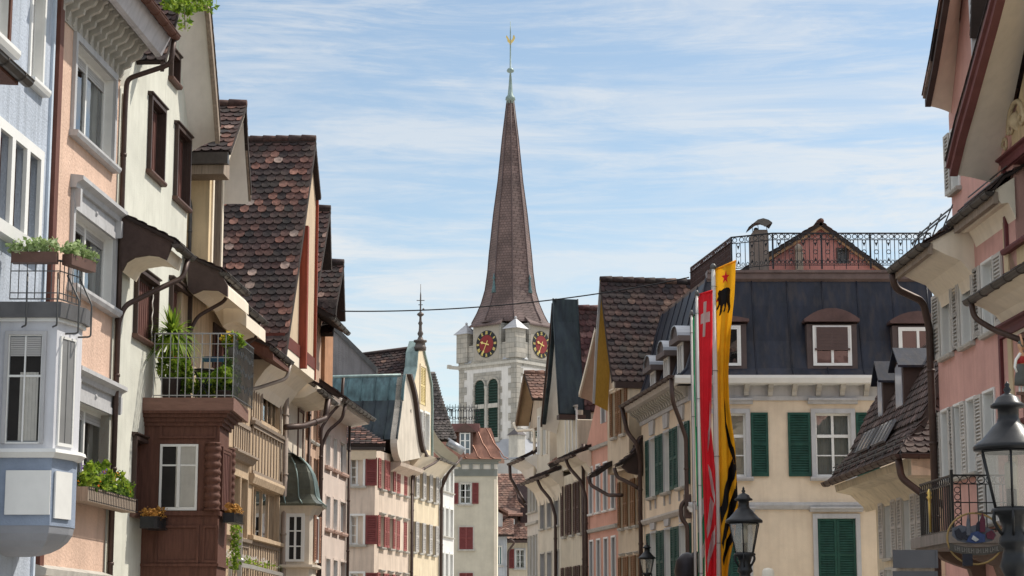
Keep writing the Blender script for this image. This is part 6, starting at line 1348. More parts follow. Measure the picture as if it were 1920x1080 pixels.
# two dormers: dark cheeks, sheet-metal pitched tops, slim pointed windows
for i, (pa, pb, ytop, yap, ybot) in enumerate(((1679,1694,690,655,782), (1646,1656,716,680,802))):
    nf = .05; a = F7R.uz(pa, ytop, nf); b = F7R.uz(pb, ybot, nf); u0, u1 = min(a[0],b[0])-.12, max(a[0],b[0])+.12; zc = a[1]; zp = F7R.uz((pa+pb)/2, yap, nf)[1]; z0 = b[1]-.2; um = (u0+u1)/2
    mb = MB(); mb.prism(F7R, [(u0,z0), (u1,z0), (u1,zc), (um,zp-.12), (u0,zc)], -2.2, nf); D = H.part(mb, 'dormer', DKBROWN)
    mb = MB(); mb.prism(F7R, [(u0+.12,z0+.25), (u1-.12,z0+.25), (u1-.12,zc-.02), (um,zp-.32), (u0+.12,zc-.02)], nf+.002, nf+.02); mb.build('pane', mat('pale_sky_pane', (.42,.44,.50), .08, .1, 2, 0, spec=.7), D)
    mb = MB()
    for s_, ue in ((-1,u0), (1,u1)):
        mb.slab(F7R.W(um,nf+.14,zp), F7R.W(ue+s_*.1,nf+.14,zc-.1), F7R.W(ue+s_*.1,-2.2,zc-.1), F7R.W(um,-2.2,zp), V((0,0,.06)))
    mb.build('dormer_roof', SHEET, D)
for px0, px1, y0, y1 in ((1647,1672,808,838), (1616,1640,826,852)):
    u0, u1 = F7R.uz(px1, y0, .45)[0], F7R.uz(px0, y0, .45)[0]; mb = MB(); mb.slab(F7R.W(u0,.32,6.95), F7R.W(u1,.32,6.95), F7R.W(u1,.62,6.42), F7R.W(u0,.62,6.42), F7R.n*.05+V((0,0,.04))); SK = H.part(mb, 'skylight', mat('skylight_pane', (.25,.26,.28), .1, .1, 2, 0, spec=.7)); mb = MB()
    for i in range(4): f = i/3; mb.bar(F7R.W(u0+(u1-u0)*f,.40,6.98), F7R.W(u0+(u1-u0)*f,.70,6.46), .02)
    mb.build('glazing_bars', IRONGREY, SK)

# ---- corner house: cream, green shutters, dark mansard and roof terrace
C6 = V((5.25,60,0)); F6S = Fac((5.25,60), (5.25-.132*7.4,67.4), -1); F6F = Fac((5.25,60), (12.6,60)); LS, LF = F6S.L, F6F.L
H = House('corner_house', 'cream corner house with green louvred shutters, dark sheet-metal mansard and roof terrace', F6F)
M_6 = stucco('pale_yellow_render', (.72,.60,.46), bump=.3, streak=.25, streakcol=(.5,.38,.27)); M_6S = M_6
lin = dict(case=GREYTRIM, cw=.13, cout=.06, frame=WHITE)
rA = F6F.rect(1528, 1596, 775, 894); H.win(rA, nv=2, nh=(.34,), sill=(.2,.12), sillm=GREYTRIM, head=(.22,.16,.14), headm=GREYTRIM, sh=('L','R'), shw=.66, shm=GREEN, curtain=3, **lin)
rB = F6F.rect(1374, 1399, 780, 896); rB = (rB[1]-(rA[1]-rA[0]), rB[1], rA[2], rA[3]); H.win(rB, nv=2, nh=(.34,), sill=(.2,.12), sillm=GREYTRIM, head=(.22,.16,.14), headm=GREYTRIM, sh=('R',), shw=.5, shm=GREEN, curtain=1, **lin)
rC = F6F.rect(1532, 1606, 972, 1110); H.win(rC, nv=2, sh=('l','r'), shm=GREEN, head=(.2,.14,.06), headm=GREYTRIM, curtain=0, sill=(.2,.12), sillm=GREYTRIM, **lin)
rD = (rB[0], rB[1], rC[2], rC[3]); H.win(rD, nv=2, sh=('l','r'), shm=GREEN, head=(.2,.14,.06), headm=GREYTRIM, curtain=0, **lin)
zC = 8.75
for r in (rA, rB):
    mb = MB(); w2 = .0; zq = r[2]+(r[3]-r[2])*.62; mb.box(F6F, r[0]+.06, r[1]-.06, -.19, -.1, zq, zq+.09); H.part(mb, 'window_transom', WHITE)
H.wall([(0.01,0), (LF,0), (LF,zC), (0.01,zC)], M_6, .5, F=F6F)
su = [(.75,1.6), (2.95,3.8), (5.15,6.0)]
for a, b in su: H.win((a,b,6.2,8.05), F=F6S, nv=2, case=GREYTRIM, cw=.07, sill=(.16,.1), sillm=STONE, sh=('L','R'), shw=.55, shm=GREEN, curtain=1)
for a, b in su: H.win((a,b,3.1,5.05), F=F6S, nv=2, case=GREYTRIM, cw=.07, sill=(.16,.1), sh=('L','R'), shw=.55, shm=GREEN, curtain=1)
H.wall([(0.0,0), (LS,0), (LS,zC), (0.0,zC)], M_6, 6.5, F=F6S)
mb = MB()
for a, b in su:
    m_ = (a+b)/2
    for z0, z1 in ((8.18,8.62), (5.16,5.42)): mb.prism(F6S, [(m_-.3,z0), (m_+.3,z0), (m_+.42,z1), (m_-.42,z1)], 0, .07)
    for z0 in (6.0, ): mb.prism(F6S, [(a,z0+.1), (a+.03,z0+.1), (a+.015,z0-.2)], 0, .06); mb.prism(F6S, [(b-.03,z0+.1), (b,z0+.1), (b-.015,z0-.2)], 0, .06)
mb.pieces('lintel_block', GREYTRIM, H.o)
for F, L_ in ((F6S, LS), (F6F, LF)):
    nm = 'cornice'; e0 = 0 if F is F6F else 0
    mb = MB(); mb.run(F, [(0,zC-.1), (.06,zC-.1), (.08,zC+.02), (0,zC+.02)], 0, L_); H.part(mb, 'architrave', GREYTRIM); mb = MB(); mb.run(F, [(-.02,zC+.34), (.42,zC+.34), (.55,zC+.36), (.62,zC+.5), (.62,zC+.58), (-.02,zC+.58)], -.5 if F is F6F else -.45, L_); H.part(mb, 'cornice', WHITE if F is F6F else mat('stone_cornice', (.52,.49,.46), .8, .1, 2, .15, 30, streak=.3))
    mb = MB(); mb.box(F, 0, L_, 0, .05, zC+.02, zC+.34); H.part(mb, 'frieze', GREYTRIM)
    k = int(L_/(.62 if F is F6F else .34)); mb = MB()
    for i in range(k):
        u = .22+i*(L_-.3)/max(1,k-1)-.06; mb.run(F, [(.05,zC+.02), (.14,zC+.03), (.18,zC+.14), (.36,zC+.24), (.40,zC+.34), (.05,zC+.34)], u, u+.14)
    mb.pieces('eave_bracket', STONE, H.o)
    zs = F6F.z(1500, 948); 
    if F is F6S: zs = 5.48
    mb = MB(); mb.run(F, [(0,zs-.12), (.08,zs-.1), (.14,zs), (.14,zs+.06), (0,zs+.1)], -.1, L_); H.part(mb, 'string_course', mat('stone_cornice', (.52,.49,.46)) if F is F6S else GREYTRIM)
H.gutter([F6S.W(-.65,.68,zC+.56), F6S.W(LS+.05,.68,zC+.56)], .09, PIPE)
H.pipe([F6S.W(-.45,.66,zC+.48), F6S.W(-.45,.62,zC-.2), F6S.W(.0,.3,zC-.75), F6S.W(.12,.12,zC-1.2), F6S.W(.12,.12,5.75), F6S.W(.12,.3,5.6), F6S.W(.12,.3,5.2), F6S.W(.12,.12,5.0), F6S.W(.12,.12,.4)], .075)
H.pipe([F6S.W(LS-.1,.66,zC+.48), F6S.W(LS-.12,.5,zC-.3), F6S.W(LS-.5,.25,zC-.75), F6S.W(LS-.35,.13,zC-1.2), F6S.W(LS-.35,.13,.4)], .085)
mb = MB(); mb.box(F6S, .02, .22, .02, .2, 5.2, 5.9); H.part(mb, 'rainwater_head', PIPE)
# mansard: two curved flanks meeting in a hip, flat terrace on top
zM0, zM1 = zC+.6, 12.42; lev = [(.35,zM0), (.1,zM0+.25), (-.2,zM0+1.1), (-.45,zM0+2.2), (-.7,zM1)]
def cpt(o, z): # hip point: offset o outwards on both flanks
    nA, nB = F6F.n, F6S.n; A = C6+nA*o; d = F6F.u; den = d.dot(nB); t = (o-(A-C6).dot(nB))/den; return V(((A+d*t).x, (A+d*t).y, z))
mb = MB(); prev = None
for o, z in lev:
    q = [F6S.W(LS, o, z), cpt(o, z), F6F.W(LF, o, z)]
    if prev: mb.add(prev+q, [(0,1,4,3), (1,2,5,4)], 0, False)
    prev = q
q2 = [V((prev[0].x+6, prev[0].y+1, zM1)), V((prev[2].x, 67, zM1))]; mb.add(prev+q2, [(0,1,2,4,3)])
for i in range(7): u = .9+i*1.05; mb.tube([F6F.W(u, o+.012, z) for o, z in lev], .022, 5)
for i in range(7): u = .7+i*1.05; mb.tube([F6S.W(u, o+.012, z) for o, z in lev], .022, 5)
mb.tube([cpt(o+.02, z) for o, z in lev], .04, 5); H.part(mb, 'mansard', SHEET)
mb = MB(); cA, cB = cpt(-.45, 0), None
mb.run(F6F, [(-.8,zM1-.12), (-.66,zM1-.1), (-.60,zM1-.02), (-.60,zM1+.14), (-.55,zM1+.16), (-.55,zM1+.24), (-1.3,zM1+.26)], .62, LF); mb.run(F6S, [(-.85,zM1-.1), (-.68,zM1-.1), (-.66,zM1+.0), (-1.3,zM1+.04)], .55, LS)
H.part(mb, 'terrace_ledge', mat('ledge_metal', (.15,.11,.10), .5, .25, 2, .1, metal=.3))
# front dormers
def fdormer(ua, ub, z0, z1, zh, blind, partial=None):
    um = (ua+ub)/2; w = ub-ua; mb = MB(); mb.box(F6F, ua-.22, ub+.22, -1.8, .12, z0-.12, z1+.1); D = H.part(mb, 'dormer', mat('dormer_casing', (.085,.062,.058), .55, .2, 2, .1))
    mb = MB(); ol = [(um+(w/2+.3)*x, z1+.24+(zh-.17-z1-.24)*(1-x*x)) for x in [-1+j/6 for j in range(13)]]; mb.prism(F6F, ol+[(ub+.3,z1+.16), (ua-.3,z1+.16)], -1.6, .24); mb.build('arched_hood', mat('hood_copper_brown', (.10,.06,.055), .5, .3, 2, .1, metal=.2), D)
    mb = MB(); mb.box(F6F, ua, ub, .121, .124, z0, z1); mb.build('unlit_backing', DARK, D)  # near-black sheet gives the dormer window its inner shade
    H.win((ua,ub,z0,z1), F=F6F, n=.13, cut=False, nv=2, case=WHITE, cw=.05, cout=.04, curtain=0)
    if blind:
        mb = MB(); k = 14; zb = z0+(z1-z0)*(1-blind)
        for i in range(k): z = zb+(z1-zb)*i/k; mb.box(F6F, ua+.06, ub-.06, .175, .20, z+.004, z+(z1-zb)/k)
        mb.box(F6F, ua, ub, .17, .205, zb-.06, zb); mb.build('blind', mat('brown_blind', (.10,.065,.06), .6, .1, 3, 0), D)
a, b = F6F.uz(1528, 686, .1), F6F.uz(1592, 614, .1); fdormer(a[0], b[0], a[1], b[1], F6F.z(1560, 566, .3), .55)
a2, b2 = F6F.uz(1689, 686, .1), F6F.uz(1753, 614, .1); fdormer(a2[0], b2[0], a[1], b[1]-.05, F6F.z(1560, 572, .3), 0)
a3, b3 = F6F.uz(1325, 686, .1), F6F.uz(1385, 614, .1); fdormer(a3[0], b3[0], a[1], b[1], F6F.z(1560, 580, .3), 0)
# street dormers with round zinc tops
for px0, px1, yt, yb in ((1221,1232,694,760), (1247,1257,668,735), (1272,1284,640,712)):
    n = .1; a = F6S.uz(px1, yt, n); b = F6S.uz(px0, yb, n); u0, u1 = a[0], b[0]; z1, z0 = a[1], F6S.uz(px1, yb-4, n)[1]; um = (u0+u1)/2; w = .6; u0, u1 = um-w/2, um+w/2
    mb = MB(); mb.box(F6S, u0-.15, u1+.15, -1.6, n, z0-.1, z1+.14); D = H.part(mb, 'dormer', DKBROWN)
    mb = MB(); ol = [(um+(w/2+.22)*math.cos(t), z1+.15+.36*math.sin(t)) for t in [math.pi*j/10 for j in range(11)]]; mb.prism(F6S, ol, -.9, n+.18); mb.build('round_hood', DKBROWN, D)
    mb = MB()
    ol2 = [(um+(w/2+.25)*math.cos(t), z1+.15+.39*math.sin(t)) for t in [math.pi*j/10 for j in range(11)]]
    for i in range(10): mb.prism(F6S, [ol[i], ol[i+1], ol2[i+1], ol2[i]], -.9, n+.24)
    mb.build('zinc_cover', ZINC, D)
    mb = MB(); mb.box(F6S, u0-.35, u1+.35, -.9, n+.24, z1+.0, z1+.16); mb.build('cornice', mat('dormer_cornice', (.12,.095,.09), .7), D)
    mb = MB(); mb.box(F6S, u0, u1, n, n+.01, z0, z1); mb.build('pane', mat('brown_blind', (.17,.10,.09)), D)
    mb = MB()
    for q0, q1, r0, r1 in ((u0-.05,u0+.02,z0,z1), (u1-.02,u1+.05,z0,z1), (um-.02,um+.02,z0,z1), (u0,u1,z1-.06,z1), (u0,u1,z0,z0+.06)): mb.box(F6S, q0, q1, n+.01, n+.06, r0, r1)
    mb.build('window_frame', WHITE, D)
# terrace railing, scrolled ironwork
P0, P1 = V((5.93,66.8,0)), V((6.72,61.6,0)); P2 = V((7.9,60.95,0)); P3 = V((12.7,60.95,0)); zR0, zR1 = zM1+.34, 13.86
def scroll_rail(A, B, m, dense):
    mb = MB(); L_ = (B-A).length; d = (B-A)/L_; up = V((0,0,1)); R_ = lambda s, z: A+d*s+up*z; h = zR1-zR0
    for z, t in ((zR1,.04), (zR1-.2,.022), (zR0+.12,.022)): mb.bar(R_(0,z), R_(L_,z), t)
    k = max(2, int(L_/.36)); w = L_/k
    for i in range(k+1):
        s = i*w; mb.bar(R_(s,zR0), R_(s,zR1), .05 if i % 4 == 0 else .022)
        if i == k: break
        for q in (.34,.66): mb.bar(R_(s+w*q,zR0+.12), R_(s+w*q,zR1-.2), .014)
        for q, r in ((.25,.07), (.75,.07)): c = (s+w*q, zR1-.1); mb.tube([R_(c[0]+r*math.cos(t), c[1]+r*math.sin(t)) for t in [j*math.pi/5 for j in range(11)]], .013, 4)
        c = (s+w*.5, zR0+h*.48); r = .065; mb.tube([R_(c[0]+r*math.cos(t), c[1]+r*math.sin(t)) for t in [j*math.pi/5 for j in range(11)]], .013, 4)
        for zz_, sg in ((zR1-.3,-1), (zR0+.26,1)): mb.add([R_(s+w*.5-.045,zz_), R_(s+w*.5+.045,zz_), R_(s+w*.5,zz_+.11*sg)], [(0,1,2)]); mb.tube([R_(s+w*.5+.05*math.cos(t), zz_-.05*sg+.05*math.sin(t)) for t in [j*math.pi/4 for j in range(9)]], .011, 4)
        for q in (.17,.83): mb.tube([R_(s+w*q+.04*math.cos(t), zR0+.22+.06*math.sin(t)) for t in [j*math.pi/4 for j in range(9)]], .011, 4)
        if dense:
            for q in (.12,.24,.45,.56,.78,.9): mb.bar(R_(s+w*q,zR0), R_(s+w*q,zR1-.2), .035)
            for q in (.3,.5,.7): mb.bar(R_(s,zR0+h*q), R_(s+w,zR0+h*q), .03)
            for q in (.15,.85): mb.bar(R_(s,zR0+h*q), R_(s+w,zR0+h*q), .1, .02)
    return H.part(mb, 'terrace_railing', m)
scroll_rail(P0, P1, mat('rust_brown_iron', (.075,.038,.032), .6, .2, 3, 0), True); scroll_rail(P1, P2, IRON, False); scroll_rail(P2, P3, IRON, False)
# ---- pink gable behind the terrace, and its chimney
Yg = 70; Fg2 = front(0, Yg); g = lambda px, py: Fg2.uz(px, py)
xg = g(1380,520)[0]; F5G = Fac((xg, Yg), (g(1700,520)[0], Yg)); H = House('gable_house', 'rose-red boarded gable house standing behind the roof terrace railing', F5G)
q = lambda px, py: (g(px,py)[0]-xg, g(px,py)[1])
M_RG = mat('rose_boards', (.44,.19,.165), .85, .15, 3, .2, 25, (8,8,.6))
a, b = q(1580,462), q(1548,496); r = (b[0], a[0], b[1], a[1]); H.win((q(1558,0)[0], q(1575,0)[0], q(0,494)[1], q(0,468)[1]), nv=2, case=DKBROWN, cw=.06, frame=IRONGREY, pane=IRONGREY, curtain=0)
ap = q(1538,424); H.wall([(q(1400,0)[0],0), (q(1652,0)[0],0), (q(1652,0)[0],q(0,510)[1]), ap, (q(1400,0)[0],q(0,514)[1])], M_RG, 7)
for e in ((q(1385,516)), (q(1662,514))):
    H.slope([(ap[0],ap[1]+.12), (e[0],e[1]+.1)], .2, -7, F=F5G, tw=.26, te=.24, t=.12, m=TILE)
    verge(H, F5G, [(ap[0],ap[1]+.02), (e[0],e[1])], .17, .13, .04, mat('tan_verge', (.30,.17,.09), .8, .2, 3, .1))
mb = MB(); mb.box(F5G, q(1478,0)[0], q(1491,0)[0], .1, .4, q(0,520)[1], q(0,476)[1]); mb.lathe(F5G.W(q(1484,0)[0],.25,q(0,476)[1]), [(.14,0), (.14,.2), (.05,.3)], 10); H.part(mb, 'vent', GREYWOOD)
Yc = 66; Fc = front(0, Yc); g3 = lambda px, py: Fc.uz(px, py); ch = thing('chimney', 'grey rendered chimney with a curved metal cowl beside the rose-red gable', 'chimney', V((g3(1424,500)[0], Yc, 12)))
a, b = g3(1409,505), g3(1441,440); mb = MB(); mb.box(Fc, a[0], b[0], -.6, 0, 12.4, b[1]); c_ = [Fc.W(a[0],0,b[1]), Fc.W(b[0],0,b[1]), Fc.W(b[0],-.6,b[1]), Fc.W(a[0],-.6,b[1])]; t_ = g3(1416,430)[1]; mb.add(c_+[Fc.W(a[0]+.12,-.05,t_), Fc.W(b[0]-.03,-.05,t_), Fc.W(b[0]-.03,-.5,t_), Fc.W(a[0]+.12,-.5,t_)], [(4,5,6,7), (0,1,5,4), (1,2,6,5), (2,3,7,6), (3,0,4,7)]); mb.build('stack', stucco('chimney_render', (.24,.19,.16), bump=1.0, bscale=10, var=.2), ch)
mb = MB(); top = []; 
pr = [g3(1403,427), g3(1412,420), g3(1420,413.5), g3(1430,411), g3(1440,414), g3(1447,419)]
mb.sheet([[Fc.W(x, n, z-(.0 if n < -.2 else .0)) for x, z in pr] for n in (.18,-.2,-.75)]); mb.sheet([[Fc.W(x, n, z-.03-(.22 if 2 < i < 5 else 0)*0) for i, (x, z) in enumerate(pr)] for n in (.18,-.2,-.75)])
dr = [g3(1413,420), g3(1424,421), g3(1432,427), g3(1447,419)]; mb.add([Fc.W(x,.18,z) for x, z in (g3(1420,413.5), g3(1430,411), g3(1440,414), g3(1447,419), g3(1433,427.5), g3(1424,421), g3(1412,420))], [tuple(range(7))])
mb.build('cowl', mat('cowl_metal', (.14,.125,.11), .5, .2, 3, 0, metal=.4), ch); mb = MB()
for x in (1410,1421,1437): p, p2 = g3(x, 419), g3(x+2, 436); mb.bar(Fc.W(p[0],-.05,p[1]), Fc.W(p2[0],-.05,p2[1]), .02)
mb.tube(smooth([Fc.W(g3(1417,432)[0],-.2,g3(0,434)[1]), Fc.W(g3(1417,428)[0],-.2,g3(0,426)[1]), Fc.W(g3(1422,428)[0],-.2,g3(0,429)[1])], .1), .05, 7); mb.build('struts', IRONGREY, ch)
# ================================================================= the row beyond the corner house
def chain(A, B): return Fac(A, B, -1)
pR = [(4.27,67.4), (3.64,70.6), (2.71,75.2), (1.88,79.4), (1.06,83.5), (.64,85.6)]
def eave(H, F, ua, ub, n, z, drop=.8, m=CREAM, pipe=None):
    mb = MB(); mb.run(F, [(n-.02,z-.04), (n-.02,z+.04), (0,z+.25), (0,z-drop), (.05,z-drop*.75), (n*.3,z-drop*.4), (n*.7,z-.16)], ua, ub); H.part(mb, 'soffit', m)
    H.gutter([F.W(ua-.1,n+.06,z+.02), F.W(ub+.1,n+.06,z+.02)], .1, PIPE); H.street_slope([(-4,z+3.6), (-.2,z+.5), (n,z+.1)], ua, ub, te=.24, tw=.26, m=TILEDK, t=.08)
    if pipe is not None: H.pipe([F.W(pipe,n+.06,z-.06), F.W(pipe,n*.9,z-.35), F.W(pipe-.5,.25,z-.85), F.W(pipe-.75,.11,z-1.5), F.W(pipe-.75,.11,.4)], .075)
def rows(H, F, us, zs, w, **k):
    for z0, z1 in zs:
        for u in us: H.win((u,u+w,z0,z1), **k)
# beige house with brown slatted shutters under the big roof
F = chain(pR[0], pR[1]); H = House('town_house', 'beige house with tan slatted shutters under a big dark tiled roof with mustard soffit', F); L = F.L
M_BE = stucco('beige_render', (.58,.48,.36), streak=.3); kw = dict(nv=2, sh=('L','R'), shm=BRNSH, frame=WHITE, sill=(.14,.1), case=None, curtain=1)
rows(H, F, (.42,1.42,2.42), ((5.45,7.0),), .42, shw=.27, **kw); rows(H, F, (.42,1.42,2.42), ((2.7,4.45),), .42, shw=.27, head=(.1,.08,.06), **kw)
H.wall([(0,0), (L,0), (L,7.55), (0,7.55)], M_BE, 7)
n = .35; u0 = .2
q0, q1, q2 = F.uz(1125,525,.88), F.uz(1148,715,.88), F.uz(1112,745,.88); uR, zR, zE, uE = q0[0], q0[1], q1[1], q1[0]; u1 = q2[0]+.12; u0 = min(.3, q1[0]+.1)
for a in (.75, 1.95): H.win((a,a+.5,8.5,10.0), n=n, nv=2, sh=('L','R'), shm=BRNSH, shw=.27, case=None, sill=(.12,.1), head=(.12,.12,.02), headm=CREAM, curtain=1)
um, zm = uE+.4*(uR-uE), zE+.37*(zR-zE); uf, zf = uR+.5*(q2[0]-uR)+.08, zR+.5*(q2[1]-zR)
H.wall([(u0,7.3), (u1,7.3), (u1,q2[1]-.1), (uf,zf-.45), (uR,zR-.6), (um+.05,zm-.4), (u0,zE-.25)], M_BE, 6.5, n=n, name='upper_storey')
H.slope([(uR,zR), (um,zm), (uE,zE)], .88, -9, tw=.255, te=.24, t=.12, m=TILEDK)
MUS = mat('mustard_boards', (.42,.25,.045), .8, .15, 3, .15, 20, (8,8,.5)); H.slope([(uR,zR), (uf,zf), (q2[0],q2[1])], .88, -9, tw=.255, te=.24, t=.05, m=TILEDK, ridge=False, under=MUS); mb = MB(); mb.sheet([[F.W(u+.02, (.86-.5*t), z-.22-.25*t) for t in (0,.5,1)] for u, z in ((uR,zR), (uf,zf), q2)]); H.part(mb, 'soffit', MUS)
verge(H, F, [(uR,zR), (uf,zf), q2], .9, .2, .08, GREYTRIM); verge(H, F, [(uR,zR), (um,zm), (uE,zE)], .86, .16, .05, CREAM)
mb = MB(); mb.box(F, uE-.15, uE+.02, -3, .8, zE-.22, zE-.02); H.part(mb, 'eave_board', DKBROWN)
for ua, ub, z in ((-.25,.7,7.5), (.9,3.3,7.2)):
    pass
mb = MB(); mb.run(F, [(0,8.3), (.0,7.0), (.5,7.1), (.72,7.3), (.3,7.75)], -.2, -.05); hd = H.part(mb, 'hood', DKBROWN); H.street_slope([(0,8.35), (.35,7.7), (.78,7.38)], -.25, .6, te=.22, m=TILEDK, t=.06, name='hood_roof'); mb = MB(); mb.run(F, [(.0,7.0), (.05,7.15), (.4,7.3), (.7,7.33), (.0,7.6)], -.05, .9); mb.build('soffit', CREAM, hd)
H.street_slope([(.3,7.75), (.95,7.3)], 2.6, 3.5, te=.2, m=TILEDK, t=.12, name='hood_roof')
H.pipe([F.W(.5,.8,7.3), F.W(.4,.75,7.0), F.W(-.1,.4,6.75), F.W(-.3,.15,6.55)], .075); H.pipe([F.W(3.4,1.0,7.25), F.W(3.35,.95,6.95), F.W(2.6,.5,6.55), F.W(1.7,.25,6.5)], .075)
# second pink house
F = chain(pR[1], pR[2]); H = House('town_house', 'narrow coral-pink house with slim grey windows between the beige and brown-shuttered houses', F); L = F.L
M_CO = stucco('coral_render', (.58,.31,.235), streak=.2); us = [.35+i*1.08 for i in range(4)]
rows(H, F, us, ((6.2,7.85), (3.4,5.2)), .5, nv=1, case=WHITE, cw=.06, frame=GREYTRIM, sill=(.1,.08), sillm=WHITE, curtain=3)
zt = 9.7; H.win((1.6,2.2,9.3,10.9), nv=1, case=WHITE, cw=.07, frame=GREYTRIM, curtain=3)
H.wall([(0,0), (L,0), (L,8.6), (3.2,10.0), (1.2,12.2), (0,12.2)], M_CO, 7)
for z in (8.55, 5.6): mb = MB(); mb.run(F, [(0,z-.1), (.08,z-.08), (.12,z+.02), (0,z+.06)], .05, L); H.part(mb, 'string_course', STONE)
mb = MB(); mb.box(F, .25, .9, 0, .05, 8.7, 11.6); H.part(mb, 'corner_strip', GREYTRIM)
o = [F.uz(1117,613,.6), F.uz(1104,668,.6), F.uz(1087,735,.6)]; mb = MB()
H.slope([(o[0][0]-.3,o[0][1]+.35)]+o, .62, -7, te=.25, tw=.26, m=TILEDK, t=.05, ridge=False); soffit(H, F, o, [(a+.02,b-.45) for a, b in o], .58, mat('pinkish_soffit', (.48,.36,.28), .8, .1, 2, .1), .22); verge(H, F, o, .64, .16, .07, CREAM)
H.pipe([F.W(L-.1,.12,8.8), F.W(L-.1,.12,.4)], .075)
# brown-shuttered house with the sheet-metal gable
F = chain(pR[2], pR[3]); H = House('town_house', 'cream house with dark brown shutters under a tall blue-black sheet-metal gable roof', F); L = F.L
M_C3 = stucco('dim_cream_render', (.58,.51,.40), streak=.45)
rows(H, F, (.55,1.95,3.3), ((5.6,7.5), (2.6,4.4)), .42, nv=2, sh=('L','R'), shm=DKSH, shw=.36, case=None, sill=(.12,.1), curtain=1)
H.win((1.25,1.8,8.6,10.2), n=.05, nv=1, sh=None, pane=GREYSH, case=WHITE, cw=.09, head=(.1,.08,0)); H.win((2.45,3.0,8.6,10.2), n=.05, nv=1, pane=GREYSH, case=WHITE, cw=.09, head=(.1,.08,0))
zc3 = 7.9
H.wall([(0,0), (L,0), (L,zc3), (0,zc3)], M_C3, 7)
H.wall([(1.0,8.1), (4.6,8.1), (4.7,9.7), (3.5,11.2), (2.4,13.8), (1.7,10.9), (1.45,9.9), (1.0,9.8)], M_C3, 5, n=.06, name='gable')
a = F.uz(1037, 560, .7); b = F.uz(1048, 775, .7); rp = [F.uz(px, py, .7) for px, py in ((1037,560), (1038,600), (1041,660), (1044,720), (1048,775))]; rp = [(p[0],p[1]) for p in rp]
H.metal_slope([(a[0],a[1]), (a[0]-.12,a[1]-.9), (a[0]-.45,a[1]-2.3), (a[0]-.75,a[1]-3.6), (b[0]-.0,b[1])], .7, -.28, COPPERDK, .9, .12)
H.slope([(a[0]-.05,a[1]-.35), (a[0]-.5,a[1]-2.3), (b[0]+.1,b[1]+.1)], -.28, -8, te=.25, tw=.26, m=mat('plum_tiles', (0,0,0), .85, .4, 9, .3, 35, island=[(0,(.04,.02,.022)), (.6,(.10,.04,.04)), (1,(.20,.11,.10))]), t=.1)
H.metal_slope([(a[0],a[1]), (a[0]+.25,a[1]-1.2), (a[0]+1.0,a[1]-3.0), (4.34,9.97)], .7, .58, COPPERDK, 1.8, .05)
o = [F.uz(px, py, .68) for px, py in ((1037,570), (1033,620), (1027,680), (1021,740), (1016,795))]; i_ = [F.uz(px, py, .0) for px, py in ((1040,585), (1050,640), (1056,700), (1060,760), (1046,803))]
mb = MB(); ii = [(a[0]-.05,a[1]-.4), (a[0]+.25,a[1]-1.6), (a[0]+.7,a[1]-2.9), (a[0]+1.2,a[1]-3.9), (4.7,9.6)]
mb.sheet([[F.W(uo+(ui-uo)*t, .66-.64*t, zo-.22+(zi-zo+.22)*(1-math.cos(t*math.pi/2))) for t in [j/6 for j in range(7)]] for (uo, zo), (ui, zi) in zip(o, ii)]); H.part(mb, 'soffit', WHITESOF)
mb = MB()
for p, q in zip(o[:-1], o[1:]): mb.prism(F, [(p[0],p[1]+.03), (q[0],q[1]+.03), (q[0],q[1]-.12), (p[0],p[1]-.12)], .66, .74)
H.part(mb, 'verge_board', DKBROWN); mb = MB(); mb.box(F, b[0]-.12, b[0]+.3, -.3, .72, b[1]-.22, b[1]-.05); H.part(mb, 'eave_board', DKBROWN)
eave(H, F, -.9, 2.0, .62, 8.3, .7, CREAM, .3)
H.street_slope([(-1.0,9.4), (.1,8.6)], 1.0, 4.3, te=.22, m=TILEDK, name='roof')
# two pale houses closing the row
F = chain(pR[3], pR[4]); H = House('town_house', 'pale stone-coloured house with grey window bays and a small tiled dormer', F); L = F.L
M_S1 = stucco('stone_cream_render', (.62,.56,.46), streak=.3)
rows(H, F, (.3,1.6,2.9), ((6.1,7.9), (3.3,5.1)), .75, nv=2, case=STONE, cw=.05, sill=(.1,.08), frame=GREYTRIM, curtain=3)
H.wall([(0,0), (L,0), (L,8.2), (0,8.2)], M_S1, 7); eave(H, F, -.5, L, .6, 7.95, .9, CREAM, 1.2)
r = F.rect(1007, 1017, 803, 868, .0)
H.win((2.0,2.75,9.0,10.6), n=.1, nv=1, pane=mat('ochre_grey_panel', (.30,.27,.19), .7), case=M_S1, cw=.2, cout=.05); H.win((3.3,3.6,9.1,10.6), n=.1, nv=1, case=WHITE, cw=.05, pane=GREYSH)
H.wall([(1.5,7.9), (3.9,7.9), (3.9,11.0), (1.5,11.0)], M_S1, 4, n=.1, name='dormer')
H.street_slope([(-3,11.2), (.2,8.5)], -.6, 1.4, te=.24, m=TILERED)
a = F.uz(983,700,.5); c = F.uz(968,790,.5)
H.slope([(a[0],a[1]), (2.9,11.3)], .5, -3.0, te=.22, tw=.26, m=TILERED, t=.1); H.slope([(a[0],a[1]), (c[0],c[1])], .5, -3, te=.22, tw=.26, m=TILERED, t=.05, ridge=False)
H.wall([(2.7,10.3), (5.9,10.3), (4.45,12.2), (3.0,11.0)], stucco('peach_gable', (.58,.47,.36)), 3, n=.0, name='gable')
verge(H, F, [(a[0],a[1]), (c[0],c[1])], .55, .3, .08, mat('brown_verge', (.16,.10,.06), .7)); soffit(H, F, [(a[0],a[1]), (5.4,11.6), (c[0],c[1])], [(a[0],a[1]-.4), (5.3,11.3), (6.0,10.5)], .5, mat('tan_soffit', (.36,.25,.15), .8), .2)
H.pipe([F.W(6.2,.6,10.65), F.W(6.0,.5,10.3), F.W(4.0,.2,10.15), F.W(3.95,.18,8.2)], .07, CREAM)
